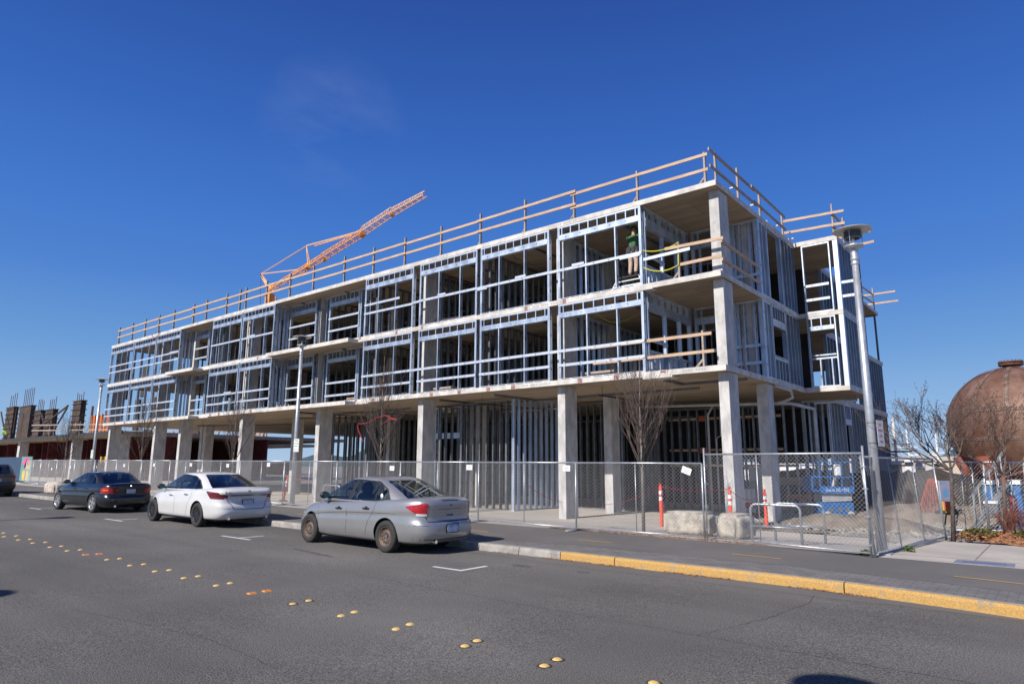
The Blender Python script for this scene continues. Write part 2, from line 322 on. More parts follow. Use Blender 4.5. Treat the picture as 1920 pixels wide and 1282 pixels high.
# pavement joints and utility cover
mb = MB()
for x in (-1.45, 0.35, 2.2): mb.add([(x, 14.7, pz(x)+.002), (x+.02, 14.7, pz(x)+.002), (x+.02, 17.9, pz(x)+.002), (x, 17.9, pz(x)+.002)], [(0, 1, 2, 3)])
mb.add([(-3, 14.72, pz(-3)+.002), (6, 14.72, pz(6)+.002), (6, 14.74, pz(6)+.002), (-3, 14.74, pz(-3)+.002)], [(0, 1, 2, 3)])
struct(mb.build('pavement_joints', 'dirt'))
cv = empty('utility_cover', (-1.28, 14.32, pz(-1.28)), 'pale rectangular utility cover set in the pavement right of the fence corner', 'utility cover')
MB().box(-.42, .42, -.27, .27, 0, .006).build('frame', 'galv', cv); MB().box(-.30, .30, -.19, .19, .0065, .010).build('lid', 'ltblue', cv)
# site soil and gravel
def patch(name, c, rx, ry, zf, m, n=28, jit=.18, dz=.03, seed=1):
    r = random.Random(seed); vs = [(c[0], c[1], zf(c[0], c[1])+dz)]; K = 4
    for k in range(1, K+1):
        for j in range(n):
            a = 2*pi*j/n; q = k/K*(1+r.uniform(-jit, jit)*(k == K)); x = c[0]+rx*cos(a)*q; y = c[1]+ry*sin(a)*q
            vs.append((x, y, zf(x, y)+dz*(1-(k/K)**2)+(.002 if k == K else r.uniform(0, dz*.4))))
    fs = [(0, 1+j, 1+(j+1) % n) for j in range(n)]
    fs += [(1+(k-1)*n+j, 1+k*n+j, 1+k*n+(j+1) % n, 1+(k-1)*n+(j+1) % n) for k in range(1, K) for j in range(n)]
    mb = MB(); mb.smooth = True
    return struct(mb.add(vs, fs).build(name, m))
sheet('gravel', [-5.2, -4, -3, -2, 0, 6, 20, 60], lambda x: 18.0 if x > -3.1 else 19.6, lambda x: 60, lambda x, y: sz(x)+.012+.05*sin(x*1.7)*sin(y*.9)*(y > 19.7), 'gravel', 40)
sheet('soil', [-8.5, -7, -5.2], lambda x: 19.6, lambda x: 60, lambda x, y: sz(x)+.004+.06*sin(x*2.1+y), 'dirt', 40)
patch('soil_heap', (-5.0, 22.2), 2.4, 1.0, lambda x, y: sz(x), 'dirt', dz=.32, seed=3)
patch('dark_soil_heap', (-5.5, 33.5), 5.0, 2.2, lambda x, y: sz(x), 'darkdirt', dz=1.35, seed=14, jit=.3)
patch('dark_soil_heap', (1.5, 36), 5.0, 2.5, lambda x, y: sz(x), 'darkdirt', dz=1.2, seed=15, jit=.3)
patch('dark_soil_heap', (-10.5, 44), 7.0, 2.0, lambda x, y: sz(x), 'darkdirt', dz=1.3, seed=16, jit=.3)
patch('soil_heap', (-3.0, 26.5), 3.2, 1.6, lambda x, y: sz(x), 'dirt', dz=.5, seed=4)
mb = MB(); r3 = random.Random(77)
for i in range(2600):
    x = r3.uniform(-8.2, -1.5); y = r3.uniform(19.7, 29)**1.0; q = r3.uniform(.012, .05)*(1 if r3.random() < .93 else 2.2); z = sz(x)+.03+.05*abs(sin(x*2.1+y)); p = [(x+q*cos(a+i), y+q*sin(a+i)*r3.uniform(.6, 1.2), z) for a in (0, 2.1, 4.2)]
    mb.add(p+[(x, y, z+q*.9)], [(0, 1, 3), (1, 2, 3), (2, 0, 3)])
tag(mb.build('stones', 'gravel'), 'loose stones and clods scattered over the site soil', 'stones', kind='stuff')
# kerb segments: grey at the left, yellow paint at the right
def kerb_seg(xs, m, name):
    mb = MB(); vs = []
    prof = [(0, -.03), (.010, .10), (.028, PO+.002), (.075, PO+.003), (KW, PO+.004), (KW, -.03)]
    for x in xs:
        for dy, dz in prof: vs.append((x, kerby(x)+dy, rz(x)+dz))
    n = len(prof); fs = [(i*n+j, (i+1)*n+j, (i+1)*n+j+1, i*n+j+1) for i in range(len(xs)-1) for j in range(n-1)]
    fs += [tuple(range(n)), tuple((len(xs)-1)*n+j for j in range(n))[::-1]]
    mb.add(vs, fs)
    for i in range(len(xs)-1): mb.mi[i*(n-1)+3] = 1
    return struct(mb.build(name, [m, 'kerb']))
J = [-120, -60, -45, -36, -30, -24, -19.5, -15, -11.5, -8.55, -7.55, -6.38, -2.62, .6, 3.6, 7.0, 12]
for a, b in zip(J, J[1:]):
    n = max(2, int((b-a)/.35)) if a > -20 else 2
    kerb_seg([a+.008+(b-a-.016)*k/(n-1) for k in range(n)], 'kerby' if a >= -7.6 else 'kerb', 'kerb')
# gutter leaves and litter
r2 = random.Random(5); mb = MB()
for i in range(900):
    x = r2.choice([r2.uniform(-9.2, -5.9), r2.uniform(-8, -6), r2.uniform(-5.4, -4.2), r2.uniform(-3.4, -2.2)]); y = kerby(x)-abs(r2.gauss(0, .045))-.01; z = rz(x)+r2.uniform(.004, .02); s = r2.uniform(.008, .022); a = r2.uniform(0, 6.3)
    mb.add([(x+s*cos(a), y+s*sin(a), z), (x+s*.4*cos(a+1.6), y+s*.4*sin(a+1.6), z+.006), (x-s*cos(a), y-s*sin(a), z), (x-s*.4*cos(a+1.6), y-s*.4*sin(a+1.6), z)], [(0, 1, 2, 3)])
for i in range(1400):
    x = r2.uniform(-10.5, -5.0); y = 14.28+abs(r2.gauss(0, .12)); z = sz(x, y)+r2.uniform(.004, .03); s = r2.uniform(.01, .03); a = r2.uniform(0, 6.3)
    mb.add([(x+s*cos(a), y+s*sin(a), z), (x+s*.4*cos(a+1.6), y+s*.4*sin(a+1.6), z+.008), (x-s*cos(a), y-s*sin(a), z), (x-s*.4*cos(a+1.6), y-s*.4*sin(a+1.6), z)], [(0, 1, 2, 3)])
tag(mb.build('leaf_litter', 'leaf'), 'brown dead leaves along the kerb and the foot of the fence', 'leaves', kind='stuff')
# painted marks
def mark(poly, m, name, off=.004, base=rz):
    vs = [(x, y, base(x)+off) for x, y in poly]; n = len(poly)
    return struct(MB().add(vs, [tuple(range(n))]).build(name, m))
def bay_mark(x0, x1, xc, y=8.46, leg=.66, t=False):
    mark([(x0, y-.045), (x1, y-.045), (x1, y+.045), (x0, y+.045)], 'whitep', 'bay_marking')
    mark([(xc-.045, y+.045), (xc+.045, y+.045), (xc+.045, y+leg), (xc-.045, y+leg)], 'whitep', 'bay_marking')
bay_mark(-8.69, -7.98, -8.03); bay_mark(-16.0, -14.7, -15.25); bay_mark(-23.2, -21.9, -22.5); bay_mark(-30.5, -29.2, -29.8); bay_mark(-37.8, -36.5, -37.1)
for x0, x1, y0, y1 in ((-11.9, -11.0, 12.56, 12.52), (-8.46, -7.58, 12.57, 12.57), (-5.0, -4.1, 12.57, 12.53), (-1.5, -.6, 12.36, 12.2), (2.1, 3, 11.6, 11.3), (-15.5, -14.6, 12.57, 12.57), (-19.1, -18.2, 12.57, 12.57)):
    mark([(x0, y0-.03), (x1, y1-.03), (x1, y1+.03), (x0, y0+.03)], 'yellowp', 'path_marking', off=.004, base=pz)
def crack(pts, w_=.010, m='tar'):
    R = random.Random(int(pts[0][0]*10)); P = [Vector((x, y, 0)) for x, y in pts]; out = []
    for a, b in zip(P, P[1:]):
        n = max(2, int((b-a).length/.12))
        for k in range(n): q = a.lerp(b, k/n); out.append((q.x+R.uniform(-.02, .02), q.y+R.uniform(-.02, .02)))
    vs = []
    for i, (x, y) in enumerate(out):
        d = Vector(out[min(i+1, len(out)-1)])-Vector(out[max(i-1, 0)]); d = d.normalized() if d.length else Vector((1, 0)); ww = w_*R.uniform(.3, 1); vs += [(x-d.y*ww*.5, y+d.x*ww*.5, rz(x)+.003), (x+d.y*ww*.5, y-d.x*ww*.5, rz(x)+.003)]
    struct(MB().add(vs, [(2*i, 2*i+1, 2*i+3, 2*i+2) for i in range(len(out)-1)]).build('road_crack', m))
crack([(-40, 7.1), (-25, 7.05), (-12, 7.1), (-5, 7.0), (3, 7.0)], .009); crack([(-9.5, 3.2), (-7, 3.6), (-5.4, 3.5)], .007); crack([(-3.2, 7.0), (-2.9, 8.4), (-2.8, 9.6), (-2.95, 10.4)], .008); crack([(-18, 5.9), (-15, 6.2), (-13.5, 7.05)], .008)
patch('gutter_grit', (-4.5, 10.30), 5.0, .22, lambda x, y: rz(x), 'path', n=40, dz=.003, seed=12)
for k, (x, y, a, b) in enumerate(((-11.9, 9.9, .35, .16), (-13.2, 9.6, .18, .12), (-19.6, 9.9, .3, .2), (-7.6, 9.55, .22, .13), (-6.4, 9.7, .12, .09), (-15.6, 9.7, .16, .1))): patch('oil_stain', (x, y), a, b, lambda x_, y_: rz(x_), 'oil', n=18, dz=.0025, seed=50+k)
# faint tar streak on the road
mark([(-12.6, 8.2), (-11.4, 8.0), (-10.9, 8.05), (-11.4, 8.14), (-12.6, 8.3)], 'oil', 'road_stain')
# road buttons, read off the photograph pair by pair: (road side, kerb side)
near = [((1226, 1280), None), ((1021, 1248), (1045, 1236)), ((872, 1211), (895, 1201)), ((743, 1179), (769, 1170)), ((640, 1154), (665, 1147)), ((549, 1132), (579, 1126)), ((472, 1112.5), (500, 1108)), ((406, 1097.5), (432, 1093)), ((345, 1083.5), (372, 1080)), ((291, 1071), (318, 1068.5)), ((244, 1060), (270, 1057.5)), ((201, 1049), (225, 1047)), ((161, 1040), (186, 1038.5)), ((126.5, 1032.5), (151, 1030.5)), ((94, 1025.7), (116, 1023.8)), ((62, 1018), (86, 1016.5)), ((35, 1012), (57, 1010.7)), ((8, 1006), (31, 1004.5)), (None, (7, 999))]
dome = None
for i, pr in enumerate(near):
    for s, p in zip(('road side', 'kerb side'), pr):
        if not p: continue
        q = gd(*p); sq = i in (6, 12)
        if sq:
            e = empty('road_reflector', (q.x, q.y, rz(q.x)), f"square amber road reflector, {s} of the {ORD[i]} pair from the photo's bottom", 'road reflector', 'square amber reflectors on the centre line')
            MB().add([(-.05,-.055,0),(.05,-.055,0),(.05,.055,0),(-.05,.055,0),(-.028,-.045,.018),(.028,-.045,.018),(.028,.045,.018),(-.028,.045,.018)], [(4,5,6,7),(0,1,5,4),(1,2,6,5),(2,3,7,6),(3,0,4,7)]).build('housing', 'odot', e)
        else:
            lab = f"round yellow road button, {s} of the {ORD[i]} pair from the photo's bottom" if i else 'round yellow road button cut by the bottom edge of the photo'
            e = empty('road_button', (q.x, q.y, rz(q.x)), lab, 'road button', 'yellow road buttons in pairs along the centre line')
            mb = MB(); mb.smooth = True; mb.lathe([(.0, .017), (.02, .0165), (.034, .012), (.046, .005), (.050, .0)], n=20)
            if dome is None: d = mb.build('dome', 'ydot', e); dome = d.data
            else: d = bpy.data.objects.new('dome', dome); COL.objects.link(d); d.parent = e
            if i in (0, 1, 2, 5, 6): MB().lathe([(.0505, .003), (.066+.004*(i % 2), .003)], n=20).build('tar_ring', 'tar', e)

# ------------------------------------------------------------------ the unfinished building
X0, Y0 = -7.27, 18.6
Z1, Z2, Z3 = 2.908, 5.733, 8.585
ST = .17                                          # slab thickness
XL, YB, XB = -53.35, 41.5, -5.71
bld = empty('unfinished_building', (X0, Y0, sz(X0)), 'three storey concrete frame building with open steel stud walls beside the street', 'building')
BL = Vector(bld.location)
def bp(mb, name, m, label=None, **k):             # a part of the building from world coordinates
    o = mb.build(name, m, bld, **k); o.location = Vector(o.location)-BL if k.get('loc') is None else Vector(k['loc'])-BL
    if label: o['label'] = label
    return o
def slab(z, name, bump, mat_edge='concrete', recess=False, label=None):
    poly = [(XL, Y0), (X0, Y0)]
    if bump: poly += [(X0, 26.2), (XB, 26.2), (XB, 29.92), (X0, 29.92)]
    poly += [(X0, YB), (XL, YB)]
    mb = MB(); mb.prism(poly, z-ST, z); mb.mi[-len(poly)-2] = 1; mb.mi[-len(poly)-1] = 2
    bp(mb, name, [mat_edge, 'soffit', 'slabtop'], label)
slab(Z1, 'floor_slab', True, label='lower floor slab carried on the street columns'); slab(Z2, 'floor_slab', True, label='upper floor slab'); slab(Z3, 'roof_slab', True)
# balcony ledges in front of the two recesses
for z in (Z1, Z2):
    for x0, x1 in ((-31.1, -24.3), (-42.6, -39.0)):
        mb = MB(); mb.box(x0, x1, 18.02, Y0-.002, z-.27, z-.09); mb.mi[-6] = 1; bp(mb, 'balcony_ledge', ['concrete', 'soffit'])
# thicker slab drops beside the ledges and stamped lettering blocks of the edge forms
def many(bs, name, m):
    for b_ in bs: bp(MB().box(*b_), name, m)
many([(x-.25, x+.75, Y0-.012, Y0+.25, z-ST-.05, z-ST+.06) for z in (Z1, Z2) for x in (-24.15, -31.6, -38.6)]+[(-9.95, -8.95, Y0-.012, Y0+.5, Z1-ST-.06, Z1-ST+.08), (-10.4, -9.5, Y0-.01, Y0+.3, Z2-ST-.03, Z2-ST+.05)], 'edge_thickening', 'concrete')
mk_ = []
for x in (-9.25, -10.9, -12.3, -15.2, -16.4, -17.9, -19.45, -22.1, -23.1, -24.3, -33.2, -34.4, -36.6, -37.6, -44.6, -45.8, -47.4, -49.5, -51.2):
    mk_.append((x-.09, x+.09, Y0-.0045, Y0+.01, Z1-ST+.012, Z1-.012))
for x in (-12.9, -14.6, -20.1, -21.7, -24.2, -32.9): mk_.append((x-.07, x+.07, Y0-.0045, Y0+.01, Z2-ST+.012, Z2-.012))
many(mk_, 'edge_mark', 'maroon')
mb = MB()
for z, xs in ((Z1, ((-8.6, 9), (-14.8, 16), (-21.9, 16))), (Z2, ((-14.3, 18), (-21.5, 14))), (Z3, ((-13.3, 12), (-19.6, 12)))):
    for xa, n in xs:
        mb = MB()
        for k in range(n):
            if k % 5 == 4: continue
            x = xa+k*.082; mb.box(x, x+.045, Y0-.0035, Y0, z-.115, z-.055)
        bp(mb, 'edge_print', 'ink')
# columns, each running through one storey
colw, cold = .31, .74
front = [at(p, r, 18.95).x for p, r in ((1349.5, 760), (1046.7, 860), (782.4, 809), (590.6, 816), (447.5, 816), (334, 816), (286.5, 816), (201, 832))]
back = [(at(1429, 900, 22.4).x, 22.4), (-13.75, 22.4), (at(881, 808, 22.4).x, 22.4), (at(723, 850, 22.4).x, 22.4), (at(545, 835, 22.4).x, 22.4), (at(379, 835, 22.4).x, 22.4), (-46.5, 22.4)]
for k, (za, zb) in enumerate(((None, Z1-ST), (Z1, Z2-ST), (Z2, Z3-ST))):
    for i, x in enumerate(front):
        if k and i in (3, 5): continue
        a = sz(x)-.05 if za is None else za+.001
        xx = x if i or k == 0 else x
        bp(MB().box(xx, xx+colw, 18.95, 18.95+cold, a, zb-.001), 'column', 'colcon', bevel=.012)
    for i, (x, y) in enumerate(back):
        if k and i == 0: continue
        a = sz(x)-.05 if za is None else za+.001
        bp(MB().box(x, x+(.36 if i != 2 else .6), y, y+.6, a, zb-.001), 'column', 'colcon', bevel=.012)
    if k: bp(MB().box(-8.15, -7.75, 22.35, 22.9, za+.001, zb-.001), 'column', 'colcon', bevel=.01)

SW, SD = .042, .15
def studs_mesh(us, z0, z1, w=SW, d=SD, holes=True, y=0.0):
    mb = MB()
    for u in us:
        mb.m = 0
        if holes:                               # C section: two flanges and a web on the left
            mb.box(u-w/2, u+w/2, y, y+.004, z0, z1); mb.box(u+w/2-.004, u+w/2, y+.004, y+d-.004, z0, z1); mb.box(u-w/2, u+w/2, y+d-.004, y+d, z0, z1)
            mb.m = 1; z = z0+.35
            while z < z1-.2:
                mb.add([(u+w/2+.0015, y+d*.36, z), (u+w/2+.0015, y+d*.64, z), (u+w/2+.0015, y+d*.64, z+.09), (u+w/2+.0015, y+d*.36, z+.09)], [(0, 1, 2, 3)]); z += .6
            mb.m = 0
        else: mb.box(u-w/2, u+w/2, y, y+d, z0, z1)
    return mb
def rail_mesh(u0, u1, z, h=.095, y=-.012, t=.012, holes=True, drop=0.0):
    mb = MB(); mb.add([(u0, y, z-drop), (u1, y, z), (u1, y, z+h), (u0, y, z+h-drop), (u0, y+t, z-drop), (u1, y+t, z), (u1, y+t, z+h), (u0, y+t, z+h-drop)], [(0,1,2,3),(7,6,5,4),(3,2,6,7),(0,4,5,1),(1,5,6,2),(0,3,7,4)])
    if holes:
        mb.m = 1; u = u0+.3
        while u < u1-.15:
            zz = z+h*.5-drop*(1-(u-u0)/(u1-u0)); mb.add([(u-.022, y-.002, zz-.014), (u+.022, y-.002, zz-.014), (u+.022, y-.002, zz+.014), (u-.022, y-.002, zz+.014)], [(0, 1, 2, 3)]); u += .6
    return mb
SM = ['steel', 'hole']; TM = ['track', 'hole']
def frame(loc, ang, L, us, z0, z1, head=None, side=False, rails=(), sill=None, jl=2, jr=2, label=None, crip=.4, dull=False, dash=True, top=True):
    """stud wall: local x along the wall, local -y its face. Returns the part (tracks and jambs); studs, header, rails are its sub-parts"""
    A = ['dullsteel', 'hole'] if dull else SM; B = ['dullsteel', 'hole', 'dullsteel'] if dull else ['track', 'hole', 'steel']  # dull: darker copy of the stud colour for walls in indoor shade
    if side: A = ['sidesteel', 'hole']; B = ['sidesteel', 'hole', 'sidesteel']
    mb = MB(); mb.box(0, L, -.004, SD+.004, z0+.001, z0+.045)
    if top: mb.box(0, L, -.004, SD+.004, z1-.06, z1-.001)
    if dash:
        mb.m = 1; u = .12
        while u < L-.3: mb.add([(u, -.006, z0+.010), (u+.34, -.006, z0+.010), (u+.34, -.006, z0+.026), (u, -.006, z0+.026)], [(0, 1, 2, 3)]); u += .42
        mb.m = 0
    ju = []
    if jl: ju += [SW/2+k*(SW+.004) for k in range(jl)]
    if jr: ju += [L-SW/2-k*(SW+.004) for k in range(jr)]
    for u in ju:
        q = studs_mesh([u], z0+.03, z1-.03 if top else z1, d=SD-.002, y=.001); mb.v += [] ; off = len(mb.v); mb.v += q.v
        for f_, m_i in zip(q.f, q.mi): mb.f.append(tuple(i+off for i in f_)); mb.mi.append(2 if m_i == 0 else 1); mb.sm.append(False)
    if not ju: mb.m = 0; mb.box(0, .01, .02, .06, z0+.03, z1-.03)
    o = mb.build('wall_frame', B, bld); o.location = Vector(loc)-BL; o.rotation_euler = (0, 0, ang)
    if label: o['label'] = label
    if head:
        h0, h1 = head
        hm = rail_mesh(0.06, L-.06, h0, h1-h0, y=-.010, t=.02); hm.m = 0; hm.box(.09, L-.09, .012, SD, h0, h0+.02); hm.build('header', A, o)
        n = max(2, int(round(L/crip))); cu = [L*(k+.5)/n for k in range(n)]
        for u in cu: studs_mesh([u], h1+.001, z1-.061, holes=False, w=.035).build('cripple_stud', A, o)
        for u in us: studs_mesh([u], z0+.046, h0-.001).build('stud', A, o)
    else:
        for u in us: studs_mesh([u], z0+.046, z1-.061).build('stud', A, o)
    for rr in rails:
        z, a, b = (rr, 0.0, L) if not isinstance(rr, tuple) else rr
        rail_mesh(a, b, z, y=-.026, t=.014).build('guard_rail', TM, o)
    if sill:
        rail_mesh(.06, L-.06, sill-.04, .05, y=-.008).build('sill', A, o)
    return o
def xwall(xa, xb, Y, xs, z0, z1, **k): return frame((xa, Y, 0), 0, xb-xa, [x-xa for x in xs], z0, z1, **k)
def ywall(X, ya, yb, ys, z0, z1, **k): return frame((X, ya, 0), pi/2, yb-ya, [y-ya for y in ys], z0, z1, **k)
def even(a, b, s=.406, skip=()):
    n = int(abs(b-a)/s); o = [a+(b-a)*(k+1)/(n+1) for k in range(n)]
    return [q for q in o if not any(p[0] < q < p[1] for p in skip)]
bays = [(-13.17, -9.85, [-12.0, -10.83], 1), (-16.87, -13.55, [-15.92, -14.7], 2), (-20.33, -17.05, [-19.18, -17.98], 3), (-23.97, -20.72, [-23.03, -21.87], 4),
        (-34.76, -31.52, [-33.67, -32.45], 5), (-38.2, -34.86, [-37.27, -36.15], 6), (-45.72, -42.3, [-44.7, -43.47], 7), (-49.25, -45.82, [-48.0, -46.85], 8), (-53.3, -49.35, [-52.25, -51.3, -50.38], 9)]
for xa, xb, ss, i in bays:
    n = ORD[i-1]
    # upper storey
    r = {1: (6.75,), 2: (6.76,), 3: (6.77,), 4: ((7.12, 0, 2.4), 6.72), 5: (6.83,), 6: (6.83,), 7: (6.95, 6.5), 8: (6.95, 6.5), 9: (6.95, 6.5)}[i]
    xwall(xa, xb, Y0+.015, ss, Z2, Z3-ST, head=(7.90, 8.10), rails=r, crip=.37, label=f'upper street window frame, {n} from the corner balcony')
    xwall(xa, xb, Y0+.015, ss, Z1, Z2-ST, head=(5.08, 5.26), rails=(3.86, 3.36), crip=.42, label=f'lower street window frame, {n} from the corner balcony')
# closing studs in the narrow gaps, and extra overlapping rail pieces
for z0, z1 in ((Z1, Z2-ST), (Z2, Z3-ST)):
    for xa, xb in ((-13.55, -13.17), (-17.05, -16.87), (-20.72, -20.33)):
        k = 3.86 if z0 == Z1 else 6.76
        bp(rail_mesh(xa, xb, k, y=Y0+.003).add([], []), 'guard_rail', TM)
for xa, xb, z in ((-12.55, -12.05, 6.83), (-10.65, -9.9, 6.70), (-15.1, -14.6, 6.84), (-17.0, -16.5, 6.70), (-19.2, -18.75, 6.84), (-34.1, -33.3, 6.9), (-36.2, -35.4, 3.93), (-36.3, -35.5, 3.40), (-43.6, -42.4, 7.0)):
    bp(rail_mesh(xa, xb, z, y=Y0-.026, holes=False), 'rail_splice', TM)
# recessed walls
for z0, z1, hd, rl in ((Z2, Z3-ST, (7.86, 8.05), (7.18, 6.55)), (Z1, Z2-ST, (5.0, 5.18), (3.92, 3.30))):
    Y = Y0+.9
    up = 'upper' if z0 == Z2 else 'lower'
    xwall(-27.94, -25.5, Y, [], z0, z1, head=hd, rails=rl, crip=.3, label=f'{up} frame in the wide recess, right of the column')
    xwall(-31.45, -29.05, Y, [], z0, z1, head=hd, rails=rl, crip=.3, label=f'{up} frame in the wide recess, left of the column')
    xwall(-29.0, -28.0, Y+.1, [-28.7, -28.3], z0, z1, dash=False); xwall(-25.45, -24.1, Y, [-25.1, -24.7, -24.3], z0, z1, dash=False)
    ywall(-31.52, Y0+.18, Y, even(Y0+.18, Y, .3), z0, z1, dash=False); ywall(-42.32, Y0+.18, Y, even(Y0+.18, Y, .3), z0, z1, dash=False)
    xwall(-42.3, -40.4, Y, [], z0, z1, head=hd, rails=rl, crip=.3, label=f'{up} frame in the narrow recess'); xwall(-40.35, -38.3, Y, even(-40.35, -38.3), z0, z1, dash=False)
    bp(MB().box(-28.80, -28.56, Y-.05, Y+.25, z0+.001, z1-.001), 'column', 'colcon'); bp(MB().box(-42.2, -42.0, Y-.05, Y+.2, z0+.001, z1-.001), 'column', 'colcon')
# corner balcony inner walls
for z0, z1, hd in ((Z2, Z3-ST, (7.75, 8.05)), (Z1, Z2-ST, (4.95, 5.2))):
    ywall(-9.80, Y0+.19, 22.1, [20.1, 21.2, 22.0], z0, z1, head=hd, crip=.45, dash=False, rails=((hd[0]-1.05, 0, 1.3),))
    ywall(-9.86, Y0+.25, 22.0, even(Y0+.25, 22.0, .35), z0, z0+.75, jl=0, jr=0, dash=False)
    xwall(-9.7, -8.2, 22.12, [-9.4], z0, z1, head=hd, crip=.5, dash=False, rails=(z0+1.0, z0+.42))
    xwall(-8.2, X0-.02, 22.2, [-7.95, -7.6], z0, z1, dash=False)
# side wall towards the yard
for z0, z1 in ((Z2, Z3-ST), (Z1, Z2-ST)):
    lo = z0 == Z1
    ywall(X0-.02, 22.15, 23.0, [22.6], z0, z1, dash=False, jl=1, jr=1)
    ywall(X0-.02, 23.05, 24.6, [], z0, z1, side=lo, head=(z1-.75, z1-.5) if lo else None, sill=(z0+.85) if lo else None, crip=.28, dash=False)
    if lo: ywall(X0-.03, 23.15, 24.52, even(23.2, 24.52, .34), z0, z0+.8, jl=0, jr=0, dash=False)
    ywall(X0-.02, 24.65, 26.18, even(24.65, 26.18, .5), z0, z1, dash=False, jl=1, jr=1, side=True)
    # the bay that steps out
    xwall(X0+.25, XB-.3, 26.22, [], z0, z1, head=(z1-.52, z1-.36) if lo else None, sill=(z0+1.2) if lo else None, rails=() if lo else ((z0+1.0, 0, .9), (z0+.45, 0, .9)), jl=1, jr=1, crip=.4, dash=False, label='sunlit front of the stepped out bay')
    bp(MB().box(XB-.17, XB-.01, 26.215, 26.37, z0+.001, z1-.001), 'corner_post', 'track')
    if lo: xwall(X0+.3, XB-.35, 26.26, [-6.65, -6.25], z0, z0+1.1, jl=0, jr=0, dash=False)
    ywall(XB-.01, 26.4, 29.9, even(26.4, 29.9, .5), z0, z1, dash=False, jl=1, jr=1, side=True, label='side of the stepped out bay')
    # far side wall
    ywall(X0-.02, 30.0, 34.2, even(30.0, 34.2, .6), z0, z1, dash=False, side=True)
    if lo:
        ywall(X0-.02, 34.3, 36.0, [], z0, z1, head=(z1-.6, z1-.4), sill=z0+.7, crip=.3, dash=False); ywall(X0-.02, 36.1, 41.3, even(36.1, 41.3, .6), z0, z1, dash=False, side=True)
    else:
        ywall(X0-.5, 34.3, 38.6, even(34.3, 38.6, .8), z0, z1, dash=False)
    xwall(-24, X0-.1, 41.2, even(-24, X0-.1, .6), z0, z1, dash=False, dull=True)
for k, z in enumerate((Z2+.98, Z2+.45)):
    m_ = rail_mesh(0, .62, z, y=0); m_.m = 0; o = bp(m_, 'guard_rail', TM, loc=(XB+.005, 26.30, 0)); 
    m_ = MB(); m_.box(-.012, 0, 0, .4, z, z+.1); bp(m_, 'guard_rail', 'track', loc=(XB+.62, 26.3, 0))
# ground floor stud walls
gz0 = sz(-15)
GT = Z1-ST-.35
def gx(px, py): return gd(px, py, PO-.19)
wA = gx(967, 958)
ywall(wA.x, wA.y-.1, 24.0, even(wA.y-.1, 24.0, .41), gz0, Z1-ST, dash=False, label='sunlit edged ground floor stud wall running away from the street')
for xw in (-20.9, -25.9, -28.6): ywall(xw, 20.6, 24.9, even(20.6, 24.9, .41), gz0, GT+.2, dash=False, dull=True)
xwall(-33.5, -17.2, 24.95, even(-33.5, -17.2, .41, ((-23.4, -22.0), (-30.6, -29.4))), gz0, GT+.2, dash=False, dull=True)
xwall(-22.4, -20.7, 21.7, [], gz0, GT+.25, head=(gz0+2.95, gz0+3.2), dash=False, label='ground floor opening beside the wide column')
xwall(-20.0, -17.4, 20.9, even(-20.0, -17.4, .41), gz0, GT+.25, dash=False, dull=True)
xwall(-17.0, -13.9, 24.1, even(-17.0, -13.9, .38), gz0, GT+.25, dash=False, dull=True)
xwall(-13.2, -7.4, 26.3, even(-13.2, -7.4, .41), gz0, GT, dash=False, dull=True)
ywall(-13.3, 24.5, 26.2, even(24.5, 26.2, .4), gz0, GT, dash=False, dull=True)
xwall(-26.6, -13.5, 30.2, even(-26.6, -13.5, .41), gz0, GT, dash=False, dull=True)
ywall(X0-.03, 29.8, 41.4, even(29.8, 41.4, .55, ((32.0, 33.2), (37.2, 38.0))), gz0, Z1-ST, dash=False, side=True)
for y0_, y1_ in ((32.0, 33.2), (37.2, 38.0)): ywall(X0-.02, y0_, y1_, [], gz0, Z1-ST, head=(Z1-ST-.9, Z1-ST-.65), sill=gz0+1.1, crip=.25, dash=False)
xwall(-8.4, X0-.05, 29.6, even(-8.4, X0-.05, .3), gz0, Z1-ST, dash=False)
# orange blocking boards behind the right hand ground floor wall
for z in (.0, .62, 1.9): bp(MB().box(-13.0, -8.3, 26.47, 26.51, z, z+.10), 'blocking_board', 'wood')
for x in (-11.3,): 
    for z in (-.1, .55, 1.85): bp(MB().box(x-.35, x+.05, 26.44, 26.47, z, z+.22), 'blocking_board', 'orform')
